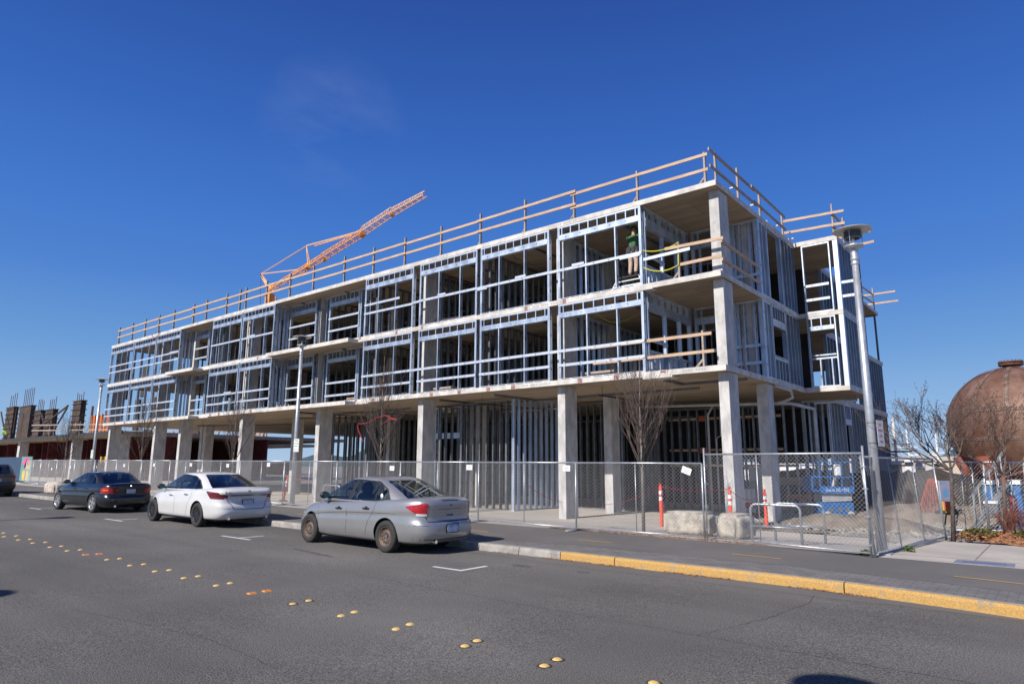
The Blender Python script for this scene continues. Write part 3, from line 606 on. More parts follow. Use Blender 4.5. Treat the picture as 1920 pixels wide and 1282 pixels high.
# inner rooms of the two upper storeys: party walls, corridor wall, dark boards added for the unlit depth
for z0, z1 in ((Z2, Z3-ST), (Z1, Z2-ST)):
    for xw in (-13.45, -17.0, -20.5, -24.05, -28.6, -34.8, -38.3, -45.8):
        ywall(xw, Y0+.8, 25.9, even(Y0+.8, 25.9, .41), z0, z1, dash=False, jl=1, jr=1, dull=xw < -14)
    xwall(-44.5, -9.9, 26.0, even(-44.5, -9.9, .41, tuple((a, a+1.0) for a in (-12.3, -15.5, -19.2, -22.9, -27, -31, -36.5, -41))), z0, z1, dash=False, jl=1, jr=1)
    bp(MB().box(-42.4, -10.0, 26.2, 26.26, z0+.001, z1-.001), 'dark_backing_wall', 'darkboard')  # added dark sheet standing in for the shade behind the corridor studs
    bp(MB().box(-42.5, -7.9, 29.4, 29.6, z0+.001, z1-.001), 'dark_backing_wall', 'darkboard')
    bp(MB().box(-42.5, -42.3, 29.6, 41.3, z0+.001, z1-.001), 'dark_backing_wall', 'darkboard')
    for xw in (-17.0, -24.05, -34.8): bp(MB().box(xw, xw+.12, 26.27, 29.39, z0+.001, z1-.001), 'dark_backing_wall', 'darkboard')
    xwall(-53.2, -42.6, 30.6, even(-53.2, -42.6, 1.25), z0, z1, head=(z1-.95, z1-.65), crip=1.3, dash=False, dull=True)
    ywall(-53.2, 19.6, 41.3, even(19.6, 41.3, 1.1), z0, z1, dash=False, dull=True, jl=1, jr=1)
    for pa, pb in ((223, 242), (303, 317), (268, 276)):
        xa_, xb_ = at(pa-(8 if z0 == Z1 else 0), 690, 24.0).x, at(pb-(8 if z0 == Z1 else 0), 690, 24.0).x; bp(MB().box(xa_, xb_, 24.0, 24.15, z0+.001, z1-.001), 'partition_board', 'darkboard')
    for x, a in ((-49.6, 27.0), (-46.3, 27.0)): bp(MB().box(x, x+.9, a, a+.3, z0+.001, z1-.001), 'dark_backing_wall', 'darkboard')
bp(MB().box(-31.0, -12.6, 31.4, 31.6, gz0, Z1-ST-.001), 'dark_backing_wall', 'darkboard'); bp(MB().box(-11.9, -9.0, 33.4, 33.6, gz0+1.9, Z1-ST-.001), 'dark_backing_wall', 'darkboard'); bp(MB().box(-31.0, X0-.2, 40.4, 40.5, gz0+2.2, Z1-ST-.001), 'dark_backing_wall', 'darkboard')  # dark boards added behind the ground floor studs in place of deep shade
xwall(-12.4, -8.0, 31.0, even(-12.4, -8.0, .41), gz0, Z1-ST-.001, dash=False, dull=True); bp(MB().box(-31.2, -31.0, 25.2, 31.6, gz0, Z1-ST-.001), 'dark_backing_wall', 'darkboard')
# things hung under the first slab
mb = MB()
for a, b in (((896, 726, 19.4), (1040, 751, 24)), ((1122, 733, 19.6), (1245, 757, 24.5)), ((560, 775, 20), (690, 770, 22)), ((370, 802, 20), (560, 787, 23))):
    mb = MB(); p = at(*a); q = at(*b); p.z = q.z = Z1-ST-.32; mb.tube([p, q], .028, 6); 
    for t in (.05, .5, .9): h = p.lerp(q, t); mb.tube([h, (h.x, h.y, Z1-ST)], .01, 4)
    bp(mb, 'hung_pipe', 'black')
many([(xa, xb, y, y+.06, Z1-ST-.09, Z1-ST-.001) for xa, xb, y in ((-9.6, -7.4, 20.6), (-23, -9.6, 22.0), (-32, -24, 21.6))]+[(x, x+.06, ya, yb-.002, Z1-ST-.09, Z1-ST-.001) for x, ya, yb in ((-9.6, 19.3, 20.6), (-16.8, 19.4, 22.0), (-19.9, 19.5, 22.0), (-30.5, 19.5, 21.6))], 'ceiling_track', 'dullsteel')
for z in (Z2-ST, Z3-ST):
    many([(x, x+.09, 19.3, 25.8, z-.07, z-.001) for x in (-11.2, -15.2, -18.7, -22.2, -26.5, -30.2, -36.4)], 'ceiling_track', 'dullsteel')
def pipe(pts, r, m='pvc'):
    mb = MB(); mb.smooth = True; mb.tube(pts, r, 10); bp(mb, 'drain_pipe', m)
zc = Z1-ST
pipe([(-13.5, 24.6, zc-.32), (-8.3, 25.2, zc-.42), (-7.55, 25.4, zc-.45), (-7.0, 26.2, zc-.62), (-7.0, 26.25, zc-.8), (-7.0, 26.25, gz0)], .06)
pipe([(-7.35, 23.0, zc-.02), (-7.3, 24.6, zc-.05), (-7.3, 24.75, zc-.3), (-7.6, 24.75, zc-.42), (-8.0, 24.9, zc-.45), (-7.7, 25.3, zc-.45)], .055)
pipe([(-6.0, 28.4, zc), (-6.0, 28.4, zc-.2), (-6.4, 27.6, zc-.28), (-7.0, 26.3, zc-.4)], .045)
pipe([(-10.6, 25.6, zc-.3), (-10.9, 25.7, zc-.7), (-10.9, 25.7, gz0)], .045); pipe([(-10.4, 25.7, zc-.3), (-10.4, 25.7, 1.2), (-10.6, 25.7, 1.1), (-10.6, 25.7, gz0)], .03)
pipe([(-22.3, 22.3, zc-.25), (-20.9, 22.3, zc-.25)], .03); pipe([(-19.8, 23.4, zc-.3), (-16, 23.4, zc-.3)], .04, 'galv')
# projecting steel shelves on the far corner of the ground floor
for z in (.05, 1.35-.1): pass
many([(X0, X0+1.0, 40.5, 41.2, .78, .86), (X0, X0+1.0, 40.5, 41.2, .05, .13)], 'corner_bracket', 'black')
# small pipes and brackets on the roof edge
for y in (19.6, 21.4, 23.9, 25.7): bp(MB().tube([(X0-.05, y, Z3+.03), (X0+.16, y, Z3+.03)], .03, 8), 'roof_stub_pipe', 'white')
bp(MB().tube([(X0-.35, 24.2, Z3), (X0-.35, 24.2, Z3+.42)], .06, 8), 'roof_vent', 'pvc')

R5 = random.Random(44)
for z, nm in ((Z1, 'lower'), (Z2, 'upper')):
    for k, x in enumerate((-12.4, -15.7, -19.6, -22.7, -26.6, -33.4, -36.9)):
        y = 19.6+R5.uniform(0, 1.5); e_ = empty('material_stack', (x, y, z), f'low stack of building material on the {nm} floor, {ORD[k]} bay from the corner', 'stack', 'material stacks on the floors')
        for q in range(R5.randint(2, 4)): MB().box(-R5.uniform(.5, .8), R5.uniform(.5, .8), -.25, .25, .02+.10*q, .10+.10*q).build('bundle', R5.choice(['wood', 'dullsteel', 'darkboard', 'greywood']), e_)
for z in (Z2-ST, Z3-ST):
    for k, x in enumerate((-12.6, -16.2, -19.9, -22.9, -33.0, -37.0)):
        pts = []; y0_ = 19.4+R5.uniform(0, .8)
        for q in range(9): t = q/8; pts.append((x+R5.uniform(-.1, .1)+.9*t, y0_+1.6*t, z-.08-.35*4*t*(1-t)*R5.uniform(.8, 1)))
        bp(MB().tube(pts, .012, 4), 'hung_cable', R5.choice(['black', 'yrope', 'orform', 'black']))
    for x in (-14.2, -21.4, -35.8): bp(MB().box(x, x+.45, 20.4, 25.8, z-.42, z-.12), 'air_duct', 'galv')

# ------------------------------------------------------------------ lumber guard rails
def guard(name, label, pts, rails, posts, m='wood', brace=True, pw=.055):
    """posts: list of (point, height, lean); rails: list of (a, b)"""
    e = empty(name, pts, label, 'guard rail', 'lumber guard rails round the slab edges')
    O = Vector(pts)
    for (p, h) in posts:
        p = Vector(p)-O; MB().bar(p, p+Vector((0, 0, h)), pw, .09, up=(0, 1, 0)).build('post', 'greywood', e)
        if brace: MB().bar(p+Vector((-.32, .16, .02)), p+Vector((-.02, .06, .26)), .04, .07).build('brace', 'greywood', e)
    for a, b in rails: MB().bar(Vector(a)-O, Vector(b)-O, .04, .095).build('rail', m, e)
    return e
pxs = [(1196, 378), (1077, 408), (985, 434), (901, 456), (827, 477), (759, 496), (700, 512), (645, 528), (587, 541), (543, 556), (499, 567), (460, 578), (449, 581), (424, 588), (386, 598), (362, 604), (325, 615), (297, 622), (271, 630), (247, 637), (222, 645)]
po = []
for p in pxs:
    x = at(p[0], p[1], Y0+.09).x; po.append(((x, Y0+.09, Z3), 1.08 if p[0] > 1050 else 1.30))
po.insert(0, ((-7.62, Y0+.09, Z3), 1.02))
rl = []; ex = [q[0][0] for q in po]; xe = ex[0]+.05; rr_ = random.Random(3)
k = 0
while k < len(ex)-1:
    j = min(len(ex)-1, k+2); a, b = ex[k]+.12, ex[j]-.12
    for h in ((.93, .43) if k < 2 else (1.0, .54)): rl.append(((a, Y0+.045-.042*(k//2 % 2), Z3+h+rr_.uniform(-.015, .015)), (b, Y0+.045-.042*(k//2 % 2), Z3+h+rr_.uniform(-.015, .015))))
    k = j
guard('roof_guardrail', 'long lumber guard rail on the roof edge facing the street', (ex[0], Y0, Z3), rl, po)
sp = [((X0-.12, 18.95, Z3), 1.05), ((X0-.1, 20.74, Z3), 1.17), ((X0-.1, 22.8, Z3), .92), ((X0-.1, 25.28, Z3), .98)]
guard('roof_guardrail', 'lumber guard rail on the short side roof edge above the corner balcony', (X0, 18.9, Z3),
      [((X0-.05, 18.3, Z3+.90), (X0-.05, 22.2, Z3+.86)), ((X0-.01, 21.8, Z3+.88), (X0-.01, 25.35, Z3+.82)), ((X0-.05, 18.35, Z3+.38), (X0-.05, 22.3, Z3+.36)), ((X0-.01, 22.0, Z3+.38), (X0-.01, 25.35, Z3+.32))], sp, m='greywood', brace=False)
guard('roof_guardrail', 'lumber guard rail crossing to the stepped out bay roof', (X0, 26.3, Z3),
      [((X0-.28, 26.0, Z3+.90), (XB+.3, 26.3, Z3+.92)), ((X0-.26, 26.0, Z3+.42), (XB+.3, 26.3, Z3+.44)), ((XB-.1, 26.2, Z3+.9), (XB-.1, 29.2, Z3+.85)), ((XB-.1, 26.2, Z3+.4), (XB-.1, 29.2, Z3+.35)), ((XB-.9, 29.3, Z3+.85), (XB+.6, 29.3, Z3+.9)), ((XB-.4, 29.3, Z3+.4), (XB+.7, 29.3, Z3+.43))],
      [((XB-.12, 26.36, Z3), 1.3), ((XB-.12, 28.0, Z3), 1.25), ((XB-.12, 29.4, Z3), 1.2)], brace=False)
guard('roof_guardrail', 'small lumber guard rail at the far end of the side roof', (X0, 40.5, Z3),
      [((X0-.4, 36, Z3+1.1), (X0-.1, 41.3, Z3+1.0)), ((X0-.4, 36, Z3+.55), (X0-.1, 41.3, Z3+.5)), ((X0-1.2, 41.3, Z3+1.05), (X0+1.0, 41.3, Z3+1.05)), ((X0-1, 41.3, Z3+.5), (X0+1.1, 41.3, Z3+.5))], [((X0-.1, 41.2, Z3), 1.4), ((X0-.4, 36, Z3), 1.4)], brace=False)
guard('balcony_guardrail', 'lumber guard rail with yellow rope on the upper corner balcony', (-8.6, Y0, Z2),
      [((-9.05, Y0+.05, Z2+1.02), (X0+.12, Y0+.05, Z2+.98)), ((-8.55, Y0+.05, Z2+.42), (X0+.05, Y0+.05, Z2+.44)), ((X0-.04, 18.9, Z2+1.0), (X0-.04, 22.1, Z2+.92)), ((X0-.04, 18.9, Z2+.42), (X0-.04, 22.2, Z2+.36))],
      [((-8.62, Y0+.12, Z2), 1.18)])
guard('balcony_guardrail', 'lumber guard rail on the lower corner balcony running inside the window frame', (-7.8, Y0, Z1),
      [((-12.2, Y0+.22, Z1+1.02), (X0-.42, Y0+.10, Z1+.98)), ((-11.9, Y0+.22, Z1+.48), (X0-.36, Y0+.10, Z1+.45))],
      [((-7.98, Y0+.14, Z1), 1.1)])
guard('balcony_guardrail', 'single short lumber post on the lower balcony side edge', (X0, 20.6, Z1), [], [((X0-.12, 20.45, Z1), 1.1)], brace=False)
# steel rails nailed to the balcony posts
s_ = MB(); s_.bar((-9.8, Y0+.02, Z2+.82), (-8.2, Y0+.02, Z2+.86), .02, .1); bp(s_, 'guard_rail', 'track')
for z in (Z1+1.0, Z1+.42): bp(rail_mesh(-8.9, -7.35, z, y=21.9), 'guard_rail', SM)
bp(rail_mesh(-9.3, -7.2, Z2+.62, y=22.0), 'guard_rail', SM)
def rope(name, pts, r, m, label, cat, sag=.12, n=10, group=None):
    mb = MB(); out = []
    for a, b in zip(pts, pts[1:]):
        a = Vector(a); b = Vector(b)
        for k in range(n): t = k/n; p = a.lerp(b, t); p.z -= sag*4*t*(1-t); out.append(p)
    out.append(Vector(pts[-1])); mb.tube(out, r, 5); return tag(mb.build(name, m), label, cat, group)
rope('yellow_rope', [(-9.8, Y0-.0, Z2+1.12), (-8.62, Y0+.05, Z2+1.13)], .016, 'yrope', 'upper yellow rope sagging from the frame corner to the balcony post', 'rope')
rope('yellow_rope', [(-9.8, Y0-.0, Z2+.55), (-8.62, Y0+.05, Z2+.42), (-8.60, Y0+.05, Z2+1.0)], .016, 'yrope', 'lower yellow rope sagging from the frame corner to the balcony post', 'rope', sag=.16)
rope('red_strap', [(-46.6, Y0-.05, Z3+.12), (-45.2, Y0-.05, Z3+.1)], .02, 'redtape', 'thin red strap hanging over the roof slab edge at the left', 'strap', sag=.4)
# ------------------------------------------------------------------ cars
def interp(tab, x):
    if x <= tab[0][0]: return tab[0][1]
    for (a, p), (b, q) in zip(tab, tab[1:]):
        if x <= b:
            t = (x-a)/(b-a); return p+(q-p)*t
    return tab[-1][1]
def sinterp(tab, x):                             # smooth (cubic hermite) interpolation
    n = len(tab)
    if x <= tab[0][0]: return tab[0][1]
    if x >= tab[-1][0]: return tab[-1][1]
    for i in range(n-1):
        (a, p), (b, q) = tab[i], tab[i+1]
        if x <= b:
            h = b-a; t = (x-a)/h
            def sl(k):
                if k in (0, n-1): return 0 if k == 0 else 0
                (x0, y0), (x1, y1), (x2, y2) = tab[k-1], tab[k], tab[k+1]
                s1, s2 = (y1-y0)/(x1-x0), (y2-y1)/(x2-x1)
                return 0 if s1*s2 <= 0 else 2*s1*s2/(s1+s2)
            m0, m1 = (sl(i) if i else (q-p)/h), (sl(i+1) if i+1 < n-1 else (q-p)/h)
            return p*(2*t**3-3*t*t+1)+h*m0*(t**3-2*t*t+t)+q*(-2*t**3+3*t*t)+h*m1*(t**3-t*t)
def paint(name, col, metal, rough, dark=None):
    m = mat(name, col, rough, metal, noise=1.5, second=dark or tuple(c*.93 for c in col), coat=.9); return m
M['silverp'] = paint('silver_paint', (.37, .368, .37), .55, .34)
M['whitecar'] = paint('white_paint', (.64, .635, .62), .0, .35)
M['navyp'] = paint('dark_navy_paint', (.005, .006, .010), .0, .3)
M['greyp'] = paint('grey_brown_paint', (.10, .095, .09), .5, .32)
M['glass'] = mat('car_glass', (.016, .024, .026), .03, 0, spec=.42, coat=0, noise=3, second=(.035, .042, .042), lo=.5, hi=.62)
M['glassr'] = mat('rear_glass', (.022, .030, .028), .03, 0, spec=.6, coat=.3, noise=1.6, second=(.012, .015, .016))
def see_glass(name, tint, refl=.07):
    m = bpy.data.materials.new(name); m.use_nodes = True; t = m.node_tree; t.nodes.clear(); o = t.nodes.new('ShaderNodeOutputMaterial')
    tr = t.nodes.new('ShaderNodeBsdfTransparent'); tr.inputs[0].default_value = (*tint, 1); g = t.nodes.new('ShaderNodeBsdfGlossy'); g.inputs['Roughness'].default_value = .02
    lw = t.nodes.new('ShaderNodeLayerWeight'); lw.inputs[0].default_value = .5; pw = t.nodes.new('ShaderNodeMath'); pw.operation = 'POWER'; pw.inputs[1].default_value = 3.5; t.links.new(lw.outputs['Facing'], pw.inputs[0]); mu = t.nodes.new('ShaderNodeMath'); mu.operation = 'MULTIPLY_ADD'; mu.inputs[1].default_value = .8; mu.inputs[2].default_value = refl; t.links.new(pw.outputs[0], mu.inputs[0])
    x = t.nodes.new('ShaderNodeMixShader'); t.links.new(mu.outputs[0], x.inputs[0]); t.links.new(tr.outputs[0], x.inputs[1]); t.links.new(g.outputs[0], x.inputs[2]); t.links.new(x.outputs[0], o.inputs[0]); return m
M['cglass'] = see_glass('tinted_side_glass', (.62, .68, .66)); M['cglassd'] = see_glass('dark_tinted_glass', (.32, .36, .37))
M['seatl'] = mat('grey_seat_cloth', (.16, .155, .145), .9)
M['trim'] = mat('black_trim', (.012, .012, .013), .5)
M['gap'] = mat('panel_gap', (.02, .02, .022), .9)
M['taill'] = mat('red_lens', (.50, .012, .02), .12, coat=1, noise=30, second=(.30, .01, .015))
M['amber'] = mat('amber_lens', (.70, .14, .02), .15, coat=1)
M['clearl'] = mat('clear_lens', (.62, .60, .60), .12, coat=1)
M['chrome'] = mat('chrome', (.75, .75, .77), .12, 1.0)
M['rimbrown'] = mat('brown_steel_rim', (.105, .072, .055), .65, .3, noise=8, second=(.16, .11, .085))
M['rimblack'] = mat('black_wheel_cover', (.018, .018, .02), .35, noise=6, second=(.03, .03, .033))
M['rimsilver'] = mat('alloy_rim', (.62, .62, .63), .3, .8)
M['plate'] = mat('licence_plate', (.16, .24, .48), .5, noise=14, second=(.55, .60, .72), lo=.35, hi=.65)
M['platew'] = mat('white_plate', (.50, .53, .60), .5, noise=14, second=(.32, .38, .50))
M['plateink'] = mat('plate_ink', (.02, .03, .12), .5)
M['seat'] = mat('seat_cloth', (.10, .10, .095), .9)
M['mirrorg'] = mat('mirror_glass', (.10, .24, .25), .1, .3)

class Body:
    """sedan body. local: x forward, y left, z up, origin on the ground between the axles"""
    def __init__(s, P): s.P = P
    def zs(s, x): return sinterp(s.P['shoulder'], x)
    def bw(s, v): return s.P['hw']*sinterp(s.P['side'], v)
    def xr(s, v): return s.P['xr']+sinterp(s.P['rear'], v)
    def xf(s, v): return s.P['xf']-sinterp(s.P['front'], v)
    def ctr(s, v, th):
        """plan contour at level v; th from -pi/2 (rear centre) over 0 (side) to pi/2 (front centre)"""
        a, b = s.xr(v), s.xf(v); xc = (a+b)/2; A = (b-a)/2; B = s.bw(v); n = s.P['n'] if th < 0 else s.P.get('nf', 3.4)
        sn, cs = sin(th), cos(th)
        x = xc+A*(abs(sn)**(2/n))*(1 if sn > 0 else -1); y = B*(abs(cs)**(2/n)); return x, y
    def W(s, x, z):
        zz = s.zs(x); zb = s.P['zb']; v = max(0, min(1, (z-zb)/(zz-zb)))
        a, b = s.xr(v), s.xf(v); xc = (a+b)/2; A = (b-a)/2; n = s.P['n'] if x < xc else s.P.get('nf', 3.4)
        return s.bw(v)*max(0, 1-abs((x-xc)/A)**n)**(1/n)
    def X(s, y, z):                               # rear face
        v = max(0, min(1, (z-s.P['zb'])/(s.zs(s.P['xr']+.15)-s.P['zb'])))
        a, b = s.xr(v), s.xf(v); xc = (a+b)/2; A = (b-a)/2; n = s.P['n']
        return xc-A*max(0, 1-abs(y/s.bw(v))**n)**(1/n)
    def lower(s, nv=22, nt=64):
        P = s.P; zb = P['zb']; vs = []; fs = []
        tau = []
        for j in range(nt+1):                     # denser at the corners
            t = -1+2*j/nt; th = t*pi/2; tau.append(th-.22*sin(4*th)*.5)
        for i in range(nv+1):
            v = i/nv
            for th in tau:
                x, y = s.ctr(v, th); z = zb+(s.zs(x)-zb)*v; vs.append((x, y, z))
            for th in tau[1:-1][::-1]:
                x, y = s.ctr(v, th); z = zb+(s.zs(x)-zb)*v; vs.append((x, -y, z))
        n = 2*nt
        for i in range(nv):
            for j in range(n): fs.append((i*n+j, i*n+(j+1) % n, (i+1)*n+(j+1) % n, (i+1)*n+j))
        # lid: rows across between left and right contour points
        base = nv*n; K = 10; rows = []
        a, b = s.xr(1), s.xf(1); xc = (a+b)/2; A = (b-a)/2
        for j in range(nt+1):
            L = base+j; Rr = base+((n-j) % n)
            if L == Rr: rows.append([L]*(K+1)); continue
            x, y, z = vs[L]; row = [L]
            c = sinterp(P['crown'], x)
            for k in range(1, K):
                yy = y*(1-2*k/K); q = yy/max(y, 1e-6); vs.append((x, yy, z+c*(1-q*q)*min(1, (y/.5))**1)); row.append(len(vs)-1)
            row.append(Rr); rows.append(row)
        for r0, r1 in zip(rows, rows[1:]):
            for k in range(K):
                f = []
                for i in (r0[k], r1[k], r1[k+1], r0[k+1]):
                    if i not in f: f.append(i)
                if len(f) > 2: fs.append(tuple(f))
        # floor
        rows = [[j, (n-j) % n] for j in range(nt+1)]
        for r0, r1 in zip(rows, rows[1:]):
            f = []
            for i in (r0[0], r0[1], r1[1], r1[0]):
                if i not in f: f.append(i)
            if len(f) > 2: fs.append(tuple(f))
        return vs, fs
    # greenhouse
    def gp(s, v):
        G = s.P['gh']; e = 1-(1-v)**1.25
        def mixv(k): return G[k][0]+(G[k][1]-G[k][0])*v
        bul = 4*v*(1-v)
        xr = mixv('xr')-G.get('br', .03)*bul; xf = mixv('xf')+G.get('bf', .04)*bul
        return xr, xf, mixv('hw')+G.get('bs', .018)*bul, G['z'][0]+(G['z'][1]-G['z'][0])*v
    def gW(s, x, z):
        G = s.P['gh']; v = max(0, min(1, (z-G['z'][0])/(G['z'][1]-G['z'][0]))); a, b, B, _ = s.gp(v); xc = (a+b)/2; A = (b-a)/2; n = G['n']
        return B*max(0, 1-abs((x-xc)/A)**n)**(1/n)
    def gX(s, y, z, front=False):
        G = s.P['gh']; v = max(0, min(1, (z-G['z'][0])/(G['z'][1]-G['z'][0]))); a, b, B, _ = s.gp(v); xc = (a+b)/2; A = (b-a)/2; n = G['n']
        q = A*max(0, 1-abs(y/B)**n)**(1/n); return xc+q if front else xc-q
    def roof_z(s, x, y):
        G = s.P['gh']; a, b, B, z = s.gp(1); xc = (a+b)/2; A = (b-a)/2; r = min(1, (abs((x-xc)/A)**G['n']+abs(y/B)**G['n'])**(1/G['n']))
        return z+G['crown']*(1-r**2.2)
    def upper(s, nv=12, nt=64):
        vs = []; n = 2*nt; G = s.P['gh']
        tau = []
        for j in range(nt+1):
            th = (-1+2*j/nt)*pi/2; tau.append(th-.2*sin(4*th)*.5)
        def ring(a, b, B, zf):
            xc = (a+b)/2; A = (b-a)/2
            def pt(th, sg):
                sn, cs = sin(th), cos(th); x = xc+A*abs(sn)**(2/G['n'])*(1 if sn > 0 else -1); y = sg*B*abs(cs)**(2/G['n']); return (x, y, zf(x, y))
            return [pt(t, 1) for t in tau]+[pt(t, -1) for t in tau[1:-1][::-1]]
        for i in range(nv+1):
            a, b, B, z = s.gp(i/nv); vs += ring(a, b, B, lambda x, y: z)
        a, b, B, z = s.gp(1); xc = (a+b)/2
        for k in range(1, 8):
            q = 1-k/8*.999; vs += ring(xc+(a-xc)*q, xc+(b-xc)*q, B*q, s.roof_z)
        R = nv+8; fs = [(i*n+j, i*n+(j+1) % n, (i+1)*n+(j+1) % n, (i+1)*n+j) for i in range(R-1) for j in range(n)]
        fs.append(tuple((R-1)*n+j for j in range(n)))
        return vs, fs
def polyrange(poly, x, i=0):
    zs = []
    for p, q in zip(poly, poly[1:]+poly[:1]):
        a, b = (p, q) if p[i] <= q[i] else (q, p)
        if a[i] <= x <= b[i] and b[i] > a[i]: t = (x-a[i])/(b[i]-a[i]); zs.append(a[1-i]+(b[1-i]-a[1-i])*t)
    return (min(zs), max(zs)) if zs else None
def rpoly(poly, r=.03, n=4):
    """round the corners of a polygon"""
    out = []
    for i, p in enumerate(poly):
        a = Vector(poly[i-1]); b = Vector(p); c = Vector(poly[(i+1) % len(poly)]); la, lc = (a-b).length, (c-b).length; q = min(r, la*.45, lc*.45)
        s_ = b+(a-b)*(q/la); e = b+(c-b)*(q/lc)
        for k in range(n+1): t = k/n; w_ = (1-t)**2*s_+2*t*(1-t)*b+t*t*e; out.append((w_.x, w_.y))
    return out
def surf_patch(poly, fn, nx=26, nz=8):
    """grid filling an x-monotone polygon (a, b); fn(a, b) -> point"""
    x0 = min(p[0] for p in poly); x1 = max(p[0] for p in poly); xs = sorted(set([x0+(x1-x0)*k/nx for k in range(nx+1)]+[p[0] for p in poly])); vs = []; cols = []
    for x in xs:
        r = polyrange(poly, min(max(x, x0+1e-5), x1-1e-5))
        if r: cols.append((x, r[0], r[1]))
    for x, a, b in cols:
        for k in range(nz+1): vs.append(fn(x, a+(b-a)*k/nz))
    m = nz+1; return vs, [(i*m+k, (i+1)*m+k, (i+1)*m+k+1, i*m+k+1) for i in range(len(cols)-1) for k in range(nz)]
def inside(poly, x, y):
    c = False; n = len(poly)
    for i in range(n):
        (a, b), (p, q) = poly[i], poly[i-1]
        if (b > y) != (q > y) and x < (p-a)*(y-b)/(q-b)+a: c = not c
    return c
def make_car(name, label, P, loc, ang, cp):
    car = empty(name, loc, label, 'car', None, ang); B = Body(P)
    # body shell with wheel arches cut out
    vs, fs = B.lower(); mb = MB(); mb.smooth = True; mb.add(vs, fs); body = mb.build('body', [cp, 'trim'], None)
    bm = bmesh.new(); bm.from_mesh(body.data); bmesh.ops.remove_doubles(bm, verts=bm.verts, dist=1e-5); bmesh.ops.recalc_face_normals(bm, faces=bm.faces); bm.to_mesh(body.data); bm.free()
    R = P['tyre']; wa = P['wb']/2; cuts = []
    for x in (-wa, wa):
        c = MB(); c.m = 1; n = 40; ra = R+P.get('archgap', .045)
        for sg in (1, -1):
            y0, y1 = P['hw']-.26, P['hw']+.2; vv = [(x+ra*cos(2*pi*j/n), sg*y, R+.012+ra*sin(2*pi*j/n)) for y in (y0, y1) for j in range(n)]
            c.add(vv, [tuple(range(n)), tuple(range(n, 2*n))[::-1]]+[(j, (j+1) % n, n+(j+1) % n, n+j) for j in range(n)])
        o = c.build('cut', [cp, 'trim']); bm = bmesh.new(); bm.from_mesh(o.data); bmesh.ops.recalc_face_normals(bm, faces=bm.faces); bm.to_mesh(o.data); bm.free(); cuts.append(o)
    for o in cuts: m_ = body.modifiers.new('c', 'BOOLEAN'); m_.operation = 'DIFFERENCE'; m_.object = o; m_.solver = 'EXACT'
    dg = bpy.context.evaluated_depsgraph_get(); me = bpy.data.meshes.new_from_object(body.evaluated_get(dg)); body.modifiers.clear(); body.data = me
    for o in cuts: bpy.data.objects.remove(o)
    bm = bmesh.new(); bm.from_mesh(me)
    for e in bm.edges:
        if len(e.link_faces) == 2 and e.link_faces[0].material_index != e.link_faces[1].material_index: e.smooth = False
    bm.to_mesh(me); bm.free(); body.parent = car
    rwp = [(-a, b) for a, b in P['rearwin'][::-1]]+[(a, b) for a, b in P['rearwin']]; wsp = [(-a, b) for a, b in P['wscreen'][::-1]]+[(a, b) for a, b in P['wscreen']]
    vs, fs = B.upper(44, 240); keep = []; ga, gb, gB, gZ = B.gp(0)
    for f in fs:
        cx = sum(vs[i][0] for i in f)/len(f); cy = sum(vs[i][1] for i in f)/len(f); cz_ = sum(vs[i][2] for i in f)/len(f); cut = False
        if len(f) == 4 and cz_ < P['gh']['z'][1]-.002:
            if abs(abs(cy)-B.gW(cx, cz_)) < .03 and any(inside(wp_, cx, cz_) for wp_ in P['windows']): cut = True
            if cx < -.5 and abs(cx-B.gX(cy, cz_)) < .05 and inside(rwp, cy, cz_): cut = True
            if cx > 0 and abs(cx-B.gX(cy, cz_, True)) < .05 and inside(wsp, cy, cz_): cut = True
        if not cut: keep.append(f)
    mb = MB(); mb.smooth = True; mb.add(vs, keep); mb.build('cabin', cp, car)
    # cabin floor at belt height and seats
    zb_ = B.zs(-.2)+.045; MB().box(ga+.35, gb-.25, -gB+.07, gB-.07, zb_-.02, zb_).build('interior', 'trim', car)
    for sx_, sc2 in ((-.25, 1), (.0, 0)):
        if not sc2: continue
    for sx_ in (-.02, -.92):
        for sg in (1, -1):
            mb = MB(); mb.smooth = True; mb.blob((0, 0, 0), (.075, .16, .14), 12, 0); q = mb.build('head_restraint', 'seatl', car); q.location = (sx_-.08, sg*.36, zb_+.21)
            mb = MB(); mb.smooth = True; mb.blob((0, 0, 0), (.10, .24, .17), 12, 0); q = mb.build('seat_back', 'seatl', car); q.location = (sx_, sg*.36, zb_+.0)
    mb = MB(); mb.smooth = True; mb.tube([(.42+.05*cos(t), .36+.18*sin(t), zb_+.04+.15*cos(t)) for t in [2*pi*k/20 for k in range(21)]], .014, 6); mb.build('steering_wheel', 'trim', car)
    def add_patch(nm, poly, fn, m, parent=car, r=.03, nx=26, nz=8, lab=None):
        v, f = surf_patch(rpoly(poly, r) if r else poly, fn, nx, nz); q = MB(); q.smooth = True; q.add(v, f); o = q.build(nm, m, parent)
        if lab: o['label'] = lab
        return o
    def gside(sg, off): return lambda x, z: (x, sg*(B.gW(x, z)+off), z)
    def bside(sg, off): return lambda x, z: (x, sg*(B.W(x, z)+off), z)
    def tside(sg, off):
        def f(x, z):
            v = max(0, min(1, (z-P['zb'])/(B.zs(x)-P['zb']))); x = max(x, B.xr(v)+.045); return (x-off*.6, sg*(B.W(x, z)+off), z)
        return f
    def rear(off): return lambda y, z: (B.X(y, z)-off, y, z)
    def grear(off): return lambda y, z: (B.gX(y, z)-off, y, z)
